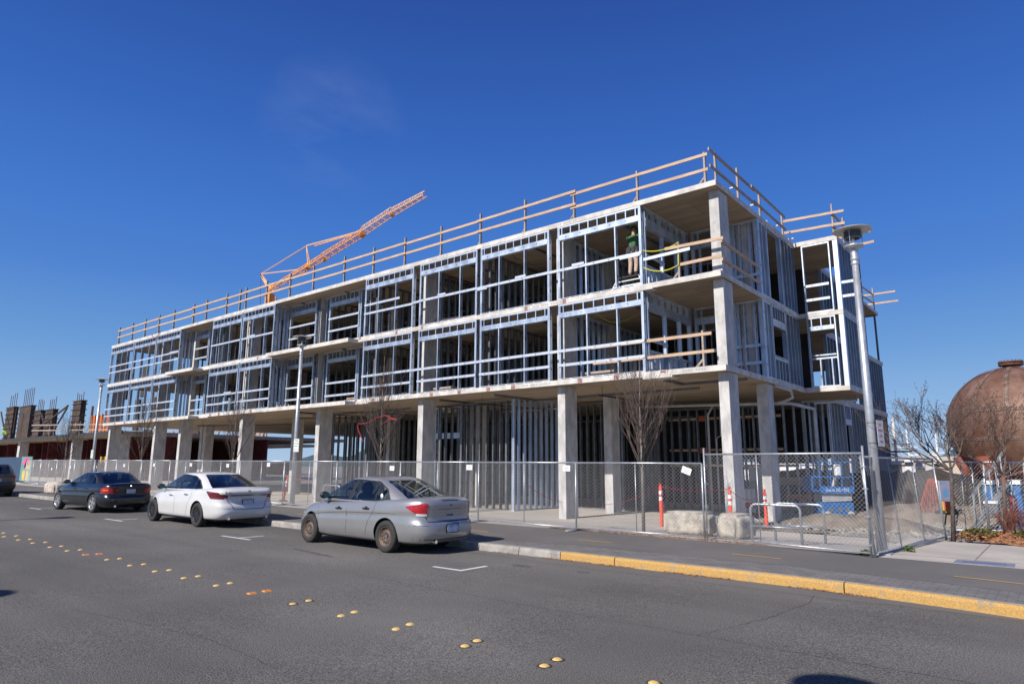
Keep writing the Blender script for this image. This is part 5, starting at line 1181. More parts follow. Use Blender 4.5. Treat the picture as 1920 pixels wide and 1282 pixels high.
panel((-2.86, 13.88), (-2.28, 18.25), 1.80, 'chain link panel running back from the fence corner, leaning', lean=(-.06, 0), mids=(.33, .66), feet=False, pitch=.09, wr=.0019)
# gate clamps
mb = MB()
for z in (.2, .7, 1.2, 1.6): mb.box(-.03, .06, -.03, .03, z, z+.025)
mb = mb  # clamps are welded to the gate post
gate = [o for o in bpy.data.objects if o.name.startswith('fence_panel') and 'gate panel in' in o.get('label', '')][0]
for z in (.2, .7, 1.2, 1.6):
    MB().box(-.035, .05, -.03, .03, z, z+.025).build('clamp', 'galv', gate); MB().box(3.39, 3.48, -.03, .03, z, z+.025).build('clamp', 'galv', gate)
def notice(x, y, z, ang, label, w_=.23, h_=.15, yaw=0):
    e = empty('notice', (x, y, z), label, 'notice', 'small white notices wired to the fence'); e.rotation_euler = (0, ang, yaw)
    MB().box(-w_/2, w_/2, -.002, .002, -h_/2, h_/2).build('plate', 'white', e)
    for k, q in enumerate((.7, .5, .6)): MB().box(-w_*q/2, w_*q/2, -.0035, -.0025, h_*(.2-.22*k), h_*(.2-.22*k)+.012).build('print_line', 'ink', e)
npx = [(1287, 882, .35), (1062, 877.5, .03), (880, 876, 0), (735, 877.5, .02), (503.5, 871, 0), (427, 872.5, .05), (358, 871, .06), (289, 871.5, 0), (233, 872.5, 0), (180, 875.5, 0), (132, 875.5, 0), (97, 879, 0)]
for k, (a, b, r_) in enumerate(npx):
    Y = 14.4
    for _ in range(4): p = at(a, b, Y); Y = fy(p.x)-.035
    notice(p.x, p.y, p.z, r_, f'small white notice on the chain link fence, {ORD[k]} counted from the gate')

# ------------------------------------------------------------------ concrete blocks
def rough_block(name, c, s, ang, label, seed, m='oldcon', parent=None):
    bm = bmesh.new(); bmesh.ops.create_cube(bm, size=1); 
    for v in bm.verts: v.co = Vector((v.co.x*s[0], v.co.y*s[1], v.co.z*s[2]))
    bmesh.ops.bevel(bm, geom=list(bm.edges), offset=min(s)*.13, segments=3, affect='EDGES'); bmesh.ops.subdivide_edges(bm, edges=list(bm.edges), cuts=3, use_grid_fill=True)
    from mathutils import noise
    for v in bm.verts:
        n_ = noise.fractal(v.co*3.1+Vector((seed*7, seed, 0)), 1.0, 2.0, 4); n2 = noise.noise(v.co*9+Vector((seed, 0, 0)))
        d_ = v.co.normalized(); v.co += d_*(n_*.035+n2*.012); 
    for f in bm.faces: f.smooth = True
    me = bpy.data.meshes.new(name); bm.to_mesh(me); bm.free(); me.materials.append(M[m]); o = bpy.data.objects.new(name, me); COL.objects.link(o); o.location = (c[0], c[1], c[2]+s[2]/2-.02); o.rotation_euler = (0, 0, ang)
    if label: tag(o, label, 'concrete block', 'rough concrete blocks behind the fence')
    return o
b1 = gd(1281, 1010, .1); b2 = gd(1352, 1012, .1)
rough_block('concrete_block', (-7.05, 15.28, sz(-7, 15.2)), (1.08, .62, .56), .02, 'wide rough concrete block behind the fence beside the gate post', 1)
rough_block('concrete_block', (-5.98, 15.35, sz(-6, 15.2)), (.55, .9, .56), -.10, 'narrow rough concrete block behind the gate panel, its side in shade', 2)
p = gd(84, 925, PO); rough_block('concrete_block', (p.x, p.y+.5, sz(p.x, 15.9)), (1.6, .7, .62), 0, 'rough concrete block behind the fence at the far left', 3)
p = gd(118, 925, PO); rough_block('concrete_block', (p.x+1.2, p.y+.8, sz(p.x, 15.9)), (1.5, .7, .55), 0, 'shaded concrete block right of the far left one', 4)

# ------------------------------------------------------------------ bike racks
def rack(x, y, label, w_=1.0, ang=0.0, h_=.80):
    e = empty('bike_rack', (x, y, sz(x, y)), label, 'bike rack', 'steel bike racks behind the fence', ang); pts = [(0, 0, -.02), (0, 0, h_-.12)]
    pts += [(.12-.12*cos(t), 0, h_-.12+.12*sin(t)) for t in (pi/8, pi/4, 3*pi/8, pi/2)]+[(w_-.12+.12*sin(t), 0, h_-.12+.12*cos(t)) for t in (pi/8, pi/4, 3*pi/8, pi/2)]+[(w_, 0, -.02)]
    mb = MB(); mb.smooth = True; mb.tube(pts, .027, 10); mb.build('hoop', 'galv', e); mb = MB(); mb.smooth = True; mb.tube([(0, 0, h_*.42), (w_, 0, h_*.42)], .021, 8); mb.build('crossbar', 'galv', e)
    for u in (0, w_): MB().box(u-.06, u+.06, -.06, .06, .0, .012).build('foot_plate', 'galv', e)
rack(-5.42, 14.80, 'front steel hoop bike rack behind the gate panel', 1.02, .05)
rack(-5.15, 15.5, 'rear steel hoop bike rack behind the gate panel', 1.02, .05, .82)
p = at(592, 955, 15.3); rack(p.x, 15.6, 'steel hoop bike rack behind the fence left of the silver car', 1.0)

# ------------------------------------------------------------------ delineator posts, cone and red tape
def delineator(p, h_, label, lean=(0, 0), cat='delineator post', bands=2):
    e = empty('delineator_post', p, label, cat, 'orange delineator posts inside the fence'); e.rotation_euler = (lean[0], lean[1], 0)
    mb = MB(); mb.smooth = True; mb.lathe([(.20, 0), (.20, .025), (.07, .05), (.055, .06)], n=16); mb.build('base', 'rubber', e)
    mb = MB(); mb.smooth = True; mb.lathe([(.052, .05), (.048, h_-.12), (.044, h_-.10), (.03, h_-.09), (.03, h_-.03), (.045, h_-.02), (.04, h_), (0, h_+.005)], n=16); mb.build('post', 'orange', e)
    for k in range(bands): z = h_-.30-.17*k; mb = MB(); mb.smooth = True; mb.lathe([(.0535, z), (.0535, z+.10)], n=16); mb.build('reflective_band', 'rwhite', e)
    return Vector(p)+Vector((sin(lean[1])*h_, -sin(lean[0])*h_, h_))
def site(px, py):
    q = gd(px, py, PO-.19); return Vector((q.x, q.y, sz(q.x, q.y)))
dA = site(1241, 991); tA = delineator(dA, 1.25, 'orange and white delineator post left of the wide concrete block')
dB = Vector((at(1370, 960, 17.8).x, 17.8, sz(-8, 17.8))); tB = delineator(dB, 1.2, 'orange and white delineator post in front of the corner column')
dC = site(1438, 989); tC = delineator(dC, 1.12, 'orange and white delineator post right of the corner column')
dD = site(531, 941); tD = delineator(dD, 1.15, 'leaning orange delineator post beside the middle lamp pole', lean=(0, .22))
p = site(600, 931)
e = empty('traffic_cone', p, 'orange traffic cone with white collars behind the small bike rack', 'traffic cone'); MB().box(-.2, .2, -.2, .2, 0, .03).build('base', 'orange', e)
mb = MB(); mb.smooth = True; mb.lathe([(.14, .03), (.03, .82), (.0, .83)], n=18); mb.build('cone', 'orange', e)
for z in (.40, .60): mb = MB(); mb.smooth = True; r0 = .14-.11*(z-.03)/.79; mb.lathe([(r0+.004, z), (r0-.01, z+.11)], n=18); mb.build('collar', 'rwhite', e)
tl = at(985, 905, 17.0); tr = Vector((-13.4, 21.8, -.95))
def tape(pts, label, sag=.16): rope('caution_tape', [tuple(q) for q in pts], .009, 'redtape', label, 'tape', sag=sag, group='red tape strung between the posts')
tape([tl, at(1050, 940, 18.85), at(1140, 945, 21.7), tA-Vector((0, 0, .06))], 'red tape sagging from the stud wall to the left post', sag=.10)
tape([tA-Vector((0, 0, .06)), tB-Vector((0, 0, .05))], 'red tape between the left post and the corner column post', .1)
tape([tB-Vector((0, 0, .05)), tC-Vector((0, 0, .05))], 'red tape between the corner column post and the right post', .28)
tape([tD, at(575, 899, 17.6)], 'short red tape from the leaning post', .05)
tape([tA-Vector((0, 0, .08)), dA+Vector((.25, -.2, .1))], 'loose red tape end hanging down the left post', .02)

# ------------------------------------------------------------------ trees
def grow(mb, p, d, L, r, dep, R, spread=.45, up=.25, kids=3, wob=.12, minr=.0035, bud=None):
    n = 3 if dep > 1 else 2; pts = [p]; q = p
    for k in range(n):
        d = (d+Vector((R.uniform(-wob, wob), R.uniform(-wob, wob), R.uniform(-wob, wob)+up*.12))).normalized(); q = q+d*(L/n); pts.append(q)
    r2 = max(minr, r*.62); mb.tube(pts, [r-(r-r2)*i/n for i in range(n+1)], 5 if r > .03 else 3, caps=False)
    if bud is not None and dep <= 1:
        for k in range(3): c = pts[R.randrange(1, n+1)]+Vector((R.uniform(-.02, .02),)*1+(R.uniform(-.02, .02), R.uniform(-.02, .02))); s = R.uniform(.010, .019); bud.add([c+Vector((s, 0, 0)), c+Vector((0, s, s*.5)), c+Vector((-s, 0, s)), c+Vector((0, -s, s*1.5))], [(0, 1, 2), (0, 2, 3)])
    if dep <= 0: return
    for k in range(kids):
        t = R.uniform(.35, 1.0) if k else 1.0; b = pts[min(n, max(1, int(t*n+.5)))]
        ax = Vector((R.uniform(-1, 1), R.uniform(-1, 1), R.uniform(-.3, .6))).normalized(); nd = (d+ax*spread*R.uniform(.6, 1.3)+Vector((0, 0, up*.5))).normalized()
        grow(mb, b, nd, L*R.uniform(.60, .85), r2*R.uniform(.7, .95), dep-1, R, spread, up, kids, wob, minr, bud)
def upright_tree(base, H, wid, clear, label, seed, n=46, m='twig', dep=3):
    n = int(n*.58)
    R = random.Random(seed); e = empty('bare_tree', base, label, 'tree', 'leafless young street trees')
    mb = MB(); mb.smooth = True; mb.tube([(0, 0, -.05), (.01, .02, clear), (.0, 0, H*.7), (.03, 0, H)], [.045, .038, .016, .004], 8); mb.build('trunk', 'bark', e)
    mb = MB()
    for k in range(n):
        t = (k/n)**1.15; z = clear+(H*.90-clear)*t; a = k*2.4+R.uniform(-.5, .5); L = (wid*(1.0-t*.85)*R.uniform(.55, 1.15)+.12)
        fl = R.uniform(.35, .75); d = Vector((cos(a)*fl, sin(a)*fl, 1.05)).normalized(); grow(mb, Vector((0, 0, z)), d, L*.62, .014*(1-t)+.006, dep if t < .75 else 1, R, .42, .42, 3, .11, .0024)
    mb.build('crown', m, e); return e
def tree_at(px, py, pt, w_, cl, label, seed, Y=15.15, **k):
    b = at(px, py, Y); b.z = sz(b.x, Y); H = at(px, pt, Y).z-b.z; return upright_tree(b, H, w_, cl, label, seed, **k)
tree_at(1207, 1000, 668, 1.55, 1.45, 'bare upright tree in front of the building left of the corner column', 11, n=58)
t710 = tree_at(709, 958, 668, 1.7, 1.35, 'bare upright tree with red tape wound round it behind the silver car', 12, n=50)
tree_at(430, 945, 735, 1.7, 1.3, 'bare upright tree behind the white car', 13, n=44)
tree_at(256, 940, 745, 1.9, 1.3, 'bare upright tree behind the dark sedan', 14, n=46)
tree_at(113, 930, 770, 2.0, 1.3, 'bare upright tree at the far left beyond the lamp', 15, Y=15.6, n=40)
q = [at(a, b, 15.0) for a, b in ((681, 828), (670, 800), (672, 794), (690, 792), (705, 783), (722, 778), (745, 786), (730, 785), (718, 793))]
rope('caution_tape', [tuple(v) for v in q], .013, 'redtape', 'red tape wrapped round the crown of the bare tree', 'tape', sag=.02, n=3)
def wide_tree(base, H, label, seed, m='darkbark', dirs=None, budm='bud', L0=1.0, r0=.07, dep=4, kids=3):
    R = random.Random(seed); e = empty('bare_tree', base, label, 'tree'); cl = H*.45
    mb = MB(); mb.smooth = True; mb.tube([(-.12, 0, -.05), (-.04, 0, cl*.6), (0, 0, cl)], [r0, r0*.8, r0*.72], 10); mb.build('trunk', m, e)
    mb = MB(); bud = MB()
    for d in dirs: grow(mb, Vector((0, 0, cl-.03)), Vector(d).normalized(), L0*R.uniform(.9, 1.2), r0*.5, dep, R, .62, .15, kids, .16, .0034, bud)
    mb.build('crown', m, e); bud.build('buds', budm, e); return e
b = at(1797, 1003, 18.9); b.z = sz(b.x, 19)
wide_tree(b, 3.9, 'dark spreading tree with pink buds beside the rusty tank', 21, dirs=[(-1, -.2, .62), (-.6, .5, .9), (.15, -.3, 1.1), (.6, .3, .9), (-1.1, .2, .25), (-.15, .6, .9), (-.9, -.5, .9)], L0=.80, dep=4, r0=.052)
b = at(1893, 985, 20.5); b.z = sz(b.x, 19)
wide_tree(b, 3.6, 'grey twiggy tree with reddish buds in front of the rusty tank', 22, m='twigl', dirs=[(-.9, -.2, .7), (-.5, .5, .8), (.4, -.3, 1), (.9, .3, .8), (-.3, -.6, .9), (0, .2, 1.1)], L0=.72, dep=4, r0=.05)
# planting bed at the right edge
def bed_z(x, y): return pz(x)+.002
patch('planting_bed', (.3, 19.35), 2.5, 1.5, bed_z, 'leaf', dz=.10, seed=9)
mb = MB(); r2 = random.Random(8)
for i in range(2600):
    x = r2.uniform(-2.1, 3); y = r2.uniform(17.95, 20.4); z = bed_z(x, y)+.02+r2.uniform(0, .07)+.05*(abs(y-19.2) < .9); s = r2.uniform(.02, .05); a = r2.uniform(0, 6.3)
    mb.add([(x+s*cos(a), y+s*sin(a), z), (x+s*.5*cos(a+1.6), y+s*.5*sin(a+1.6), z+.02), (x-s*cos(a), y-s*sin(a), z+r2.uniform(-.01, .02)), (x-s*.5*cos(a+1.6), y-s*.5*sin(a+1.6), z)], [(0, 1, 2, 3)])
tag(mb.build('leaf_mulch', 'leaf'), 'orange brown leaf mulch in the planting bed at the right edge', 'mulch', kind='stuff')
def shrub(p, rx, h_, label, m, seed, n=900, leaf=.035, twigs=0):
    R = random.Random(seed); e = empty('shrub', p, label, 'shrub', 'low shrubs in the planting bed'); mb = MB()
    for k in range(26+twigs):
        a = R.uniform(0, 6.3); d = Vector((cos(a)*R.uniform(.1, .9), sin(a)*R.uniform(.1, .9), 1)).normalized(); grow(mb, Vector((R.uniform(-.3, .3)*rx, R.uniform(-.3, .3)*rx, 0)), d, h_*R.uniform(.4, .6), .006, 2 if twigs else 1, R, .5, .3, 3, .15, .003)
    mb.build('stems', 'redshrub' if twigs else 'twig', e); mb = MB()
    for k in range(n):
        a = R.uniform(0, 6.3); q_ = R.random()**.5; z = R.random()**.7*h_; w_ = rx*q_*(1-(z/h_)**3*.6); c = Vector((cos(a)*w_, sin(a)*w_, z)); s = leaf*R.uniform(.6, 1.3); n_ = Vector((R.uniform(-1, 1), R.uniform(-1, 1), R.uniform(0, 1.5))).normalized(); t_ = n_.orthogonal().normalized(); u_ = n_.cross(t_)
        mb.add([c+t_*s, c+u_*s*.5, c-t_*s, c-u_*s*.5], [(0, 1, 2, 3)])
    if n: mb.build('leaves', m, e)
for k, (x, y, rx, h_, m, lb, tw) in enumerate(((-.7, 19.2, .45, .20, 'shrub', 'low bright green shrub in the middle of the planting bed', 0), (-1.7, 19.0, .4, .17, 'shrub', 'low green shrub at the left end of the planting bed', 0), (-.05, 19.1, .35, .17, 'shrub', 'small yellow green shrub right of the brightest shrub', 0), (.55, 19.6, .6, .62, 'redshrub', 'red twiggy shrub at the right edge of the photo', 40), (-1.1, 20.3, .7, .55, 'redshrub', 'dull red twiggy shrub against the rear fence', 30))):
    shrub((x, y, bed_z(x, y)+.05), rx, h_, lb, m, 30+k, n=500 if tw == 0 else 200, leaf=.05 if tw == 0 else .02, twigs=tw)
for x, y, lb in ((-2.55, 15.3, 'green weed tuft at the foot of the leaning panel'), (-3.05, 14.1, 'green weed tuft by the fence corner')):
    shrub((x, y, pz(x)), .12, .10, lb, 'grass', int(-x*10), n=120, leaf=.03)
# ------------------------------------------------------------------ tower crane behind the building
CY = 62.0
def ca(x, y): return at(x, y, CY)
e = empty('tower_crane', (ca(505, 560).x, CY, pz(-60)), 'orange tower crane with raised lattice jib standing behind the building', 'crane'); EO = Vector(e.location)
def lattice(a, b, w0, w1, n, m, name, wd=.09, tri=True, side=(0, 1, 0)):
    a, b = Vector(a), Vector(b); d = (b-a).normalized(); s = Vector(side); u = s.cross(d).normalized(); mb = MB()
    if u.z < 0: u = -u
    P = []
    for k in range(n+1):
        p = a.lerp(b, k/n); w_ = w0+(w1-w0)*k/n
        P.append([p-s*w_*.5, p+s*w_*.5, p+u*w_*.95] if tri else [p-s*w_*.5-u*w_*.5, p+s*w_*.5-u*w_*.5, p+s*w_*.5+u*w_*.5, p-s*w_*.5+u*w_*.5])
    c = len(P[0])
    for i in range(c): mb.bar(P[0][i]-EO, P[-1][i]-EO, wd)
    for k in range(n):
        for i in range(c):
            j = (i+1) % c; mb.bar(P[k][i]-EO, P[k][j]-EO, wd*.5); mb.bar(P[k][i]-EO, P[k+1][j]-EO, wd*.5) if k % 2 else mb.bar(P[k][j]-EO, P[k+1][i]-EO, wd*.5)
    return mb.build(name, m, e)
root, tip = ca(506, 545), ca(797, 367)
top = ca(508, 556); lattice((top.x, CY, pz(-60)), (top.x, CY, top.z), 1.3, 1.3, 26, 'crane', 'mast', .16, tri=False)
k1, k2, k3 = root.lerp(tip, .42), root.lerp(tip, .60), root.lerp(tip, .16)
lattice(root, ca(603, 487), .7, 1.0, 12, 'crane', 'jib', .13); lattice(ca(603, 487), ca(680, 440), 1.15, 1.15, 12, 'crane', 'jib', .11); lattice(ca(680, 438), ca(735, 401), 1.3, 1.2, 10, 'cranel', 'jib', .10); lattice(ca(735, 402), tip, 1.1, .8, 12, 'cranel', 'jib', .10)
for p, s in ((ca(679, 440), .95), (ca(735, 403), .6), (ca(608, 487), .7), (ca(577, 502), .8)): q = MB(); q.box(-s*.4, s*.4, -s*.45, s*.45, -s*.3, s*.35); o = q.build('joint_box', 'crane', e); o.location = p-EO; o.rotation_euler = (0, -.5, 0)
apex = ca(489, 514)
for dx in (-3, 4): MB().bar(ca(510+dx, 547)-EO, apex-EO, .28).build('rear_strut', 'cranel', e)
MB().bar(ca(578, 500)-EO, ca(575, 461)-EO, .16).bar(ca(582, 499)-EO, ca(575, 461)-EO, .12).build('pendant_strut', 'cranel', e)
def line(pts, r, nm, m='cranel'): MB().tube([ca(*p)-EO for p in pts], r, 5).build(nm, m, e)
line([(489, 514), (575, 461)], .10, 'pendant'); line([(575, 461), (672, 435)], .14, 'pendant'); line([(590, 461), (660, 440)], .10, 'pendant'); line([(489, 514), (558, 506)], .11, 'pendant'); line([(489, 514), (487, 600)], .05, 'cable', 'black')
q = MB(); q.box(-.5, .5, -.5, .5, -.7, .7); o = q.build('slewing_box', 'crane', e); o.location = ca(507, 558)-EO

# ------------------------------------------------------------------ second building site at the left
WY = 24.0
def wa(x, y, Y=WY): return at(x, y, Y)
dz = wa(100, 817).z; xl, xr_ = wa(-120, 817).x, wa(203, 817).x+3
w2 = empty('unfinished_building', (xr_, WY, pz(-70)), 'low unfinished concrete deck on dark red shoring at the left of the photo', 'building'); WO = Vector(w2.location)
def wp(mb, name, m, **k): o = mb.build(name, m, w2, **k); o.location = -WO; return o
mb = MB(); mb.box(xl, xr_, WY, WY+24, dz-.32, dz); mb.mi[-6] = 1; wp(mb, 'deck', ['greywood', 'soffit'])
wp(MB().box(xl, xr_, WY-.02, WY+.06, dz-.30, dz+.06), 'edge_form', 'dark')
for x0_, x1_ in ((20, 24), (119, 122), (205, 208), (-60, -55)): a = wa(x0_, 850).x; b = wa(x1_, 850).x; wp(MB().box(a, b, WY+.6, WY+1.5, pz(-70)-.3, dz-.32), 'column', 'colcon')
R6 = random.Random(6); k = 0; x = xl+1
while x < xr_-1:
    sw = R6.uniform(.10, .35); 
    wp(MB().box(x, x+sw, WY+2.2+R6.uniform(0, 3), WY+2.3+3.2, pz(-70)-.3, dz-.33), 'shoring_post', 'redshore'); x += R6.uniform(.45, 1.1)
    if wa(143, 850).x < x < wa(150, 850).x: x = wa(150, 850).x
ga, gb = wa(143, 850, WY+14).x, wa(162, 850, WY+14).x
wp(MB().box(xl, ga, WY+14, WY+14.2, pz(-70), dz-.33), 'back_wall', 'redshore'); wp(MB().box(gb, xr_, WY+14, WY+14.2, pz(-70), dz-.33), 'back_wall', 'redshore')
wp(MB().box(ga, gb, WY+14, WY+14.2, pz(-70), pz(-70)+1.6), 'back_wall', 'redshore')
for a, b in ((144, 146), (152, 155)): wp(MB().box(wa(a, 870).x, wa(b, 870).x, WY+2, WY+2.3, wa(150, 866).z, wa(150, 855).z), 'yellow_prop', 'yell')
def form_col(x0, x1, ytop, label, yokes=True, reb=4, Y=WY+1.5, rtop=None, m='ply'):
    a, b = at(x0, 812, Y).x, at(x1, 812, Y).x; zt = at((x0+x1)/2, ytop, Y).z; c = empty('column_form', ((a+b)/2, Y+.4, dz), label, 'column formwork', 'timber column forms on the deck'); h_ = zt-dz; hw_ = (b-a)/2*.72
    MB().box(-hw_, hw_, -.25, .25, 0.005, h_).build('form', m, c)
    if yokes:
        z = .3
        while z < h_: MB().box(-hw_-.16, hw_+.16, -.34, .34, z, z+.09).build('yoke', 'ply', c); z += .62
    MB().box(-hw_-.10, hw_+.10, -.32, .32, h_-.02, h_+.08).build('top_frame', 'ply', c)
    zr = at((x0+x1)/2, (rtop or ytop-24)+3, Y).z-dz
    for k in range(reb): u = -hw_*.8+hw_*1.6*k/(reb-1); MB().tube([(u, 0, h_), (u+R6.uniform(-.03, .03), 0, zr+R6.uniform(-.15, .15))], .035, 5).build('rebar', 'rust2', c)
    return c
form_col(1, 20, 765, 'column form at the far left end of the deck with four bars', rtop=738)
form_col(24, 53, 763, 'widest column form on the deck, second from the left, with tall bars', reb=6, rtop=728, yokes=False)
form_col(55, 71, 771, 'column form third from the left on the deck', rtop=748)
form_col(76, 94, 769, 'column form fourth from the left on the deck', rtop=744)
form_col(125, 145, 753, 'tall banded column form standing apart with diagonal braces', rtop=735, reb=4)
for a, b, lb in (((128, 760), (70, 805), 'long'), ((126, 764), (98, 812), 'short')):
    p, q = at(*a, WY+1.2), at(*b, WY+1.2); tag(MB().bar(p, q, .14).build('timber_brace', 'ply'), f'{lb} diagonal timber brace left of the tall banded form', 'brace')
for a, b, lb in (((2, 772), (7, 800), 'far left'), ((32, 765), (25, 812), 'leftmost leaning'), ((78, 775), (86, 812), 'fourth form')):
    p, q = at(*a, WY+.9), at(*b, WY+.9); tag(MB().bar(p, q, .14).build('timber_brace', 'ply'), f'steep timber brace at the {lb} part of the deck', 'brace')
g = empty('deck_guardrail', (wa(203, 815).x, WY+.3, dz), 'dark lumber guard rail along the deck edge left of the building', 'guard rail'); GO = Vector(g.location)
for yy in (796, 806): MB().bar(wa(60, yy+1, WY+.3)-GO, wa(210, yy-1, WY+.3)-GO, .06, .12).build('rail', 'greywood', g)
for xx in (92, 100, 140, 148, 170, 190): p = wa(xx, 815, WY+.3); p.z = dz; MB().bar(p-GO, p-GO+Vector((0, 0, wa(100, 794).z-dz)), .07).build('post', 'greywood', g)
# orange formwork behind
p0, p1 = at(170, 815, 34), at(207, 776, 34); of = empty('wall_formwork', (p0.x, 34, dz), 'orange wall formwork panels between the lamp and the building', 'formwork')
n = 5
for k in range(n): a = (p1.x-p0.x)*k/n; b = (p1.x-p0.x)*(k+1)/n; MB().box(a, b-.08, 0, .3, 0, (p1.z-dz)*(1-.04*(k % 2))).build('form_panel', 'orform', of); MB().box(a, a+.14, -.2, -.01, 0, (p1.z-dz)*1.03).build('waler', 'crane', of)
for k in range(3): MB().tube([(-.4-.3*k, .1, 0), (-.4-.3*k, .1, (p1.z-dz)*1.4)], .05, 5).build('rebar', 'rust2', of)
# far wing seen between the left hand columns
FY = 56.0
fz = at(420, 833, FY).z; fx0, fx1 = at(225, 833, FY).x, at(492, 833, FY).x
fw = empty('unfinished_building', (fx0, FY, pz(-80)), 'far deck with timber props and guard frames seen between the left columns', 'building'); FO = Vector(fw.location)
def fp(mb, name, m): o = mb.build(name, m, fw); o.location = -FO
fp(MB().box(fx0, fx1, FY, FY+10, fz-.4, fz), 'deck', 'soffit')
for a in (236, 262, 300, 345, 362, 396, 440, 470): x = at(a, 840, FY).x; fp(MB().box(x, x+.8, FY+1, FY+1.8, pz(-80)-.3, fz-.4), 'column', 'redshore')
gz_ = at(400, 868, FY).z; fp(MB().box(fx0, fx1, FY+6, FY+6.3, pz(-80)-.3, gz_), 'back_wall', 'redshore'); fp(MB().box(fx0, at(352, 850, FY+6).x, FY+6.4, FY+6.7, pz(-80)-.3, fz-.4), 'back_wall', 'redshore')
for a in range(232, 490, 17):
    p = at(a, 833, FY); q = at(a+9, 808, FY); p.z = fz; fp(MB().bar(p, q, .22), 'timber_prop', 'wood')
for yy in (808, 818): fp(MB().bar(at(228, yy, FY-.1), at(488, yy, FY-.1), .15), 'guard_bar', 'greywood')
for a, b in ((272, 286), (365, 376)): fp(MB().box(at(a, 815, FY).x, at(b, 815, FY).x, FY-.4, FY-.2, fz, at(a, 806, FY).z), 'form_panel', 'ply')
fp(MB().box(at(285, 810, FY).x, at(300, 810, FY).x, FY+.6, FY+1.2, fz, at(290, 795, FY).z), 'form_panel', 'tan')
# hoarding and mural
hp = at(-60, 912, 17.5); hq = at(36, 912, 17.5); hz1 = at(10, 857, 17.5).z
h = empty('hoarding', (hp.x, 17.5, pz(-60)), 'dark blue plywood hoarding behind the wagon at the far left', 'hoarding'); MB().box(0, hq.x-hp.x, -.03, .03, 0, hz1-pz(-60)).build('board', 'hoard', h)
mq = at(56, 912, 17.5); m = empty('mural_board', (hq.x+.02, 17.45, pz(-60)), 'teal painted board with pink and yellow shapes beside the hoarding', 'mural'); W_ = mq.x-hq.x-.05; H_ = hz1-pz(-60)+.02
MB().box(0, W_, -.03, .03, 0, H_).build('board', 'mural', m)
pk = [(W_*(.5+.36*cos(t)), H_*(.70+.26*sin(t))) for t in [pi*k/14 for k in range(15)]]+[(W_*.72, H_*.52), (W_*.3, H_*.52)]
MB().add([(x, -.032, z) for x, z in pk], [tuple(range(len(pk)))]).build('painted_shape', 'pink', m)
for pts in ([(.25, .02), (.75, .05), (.9, .28), (.6, .48), (.2, .40)], [(.55, .50), (.9, .50), (.88, .68), (.6, .66)]): MB().add([(x*W_, -.034, z*H_) for x, z in pts], [tuple(range(len(pts)))]).build('painted_shape', 'muraly', m)

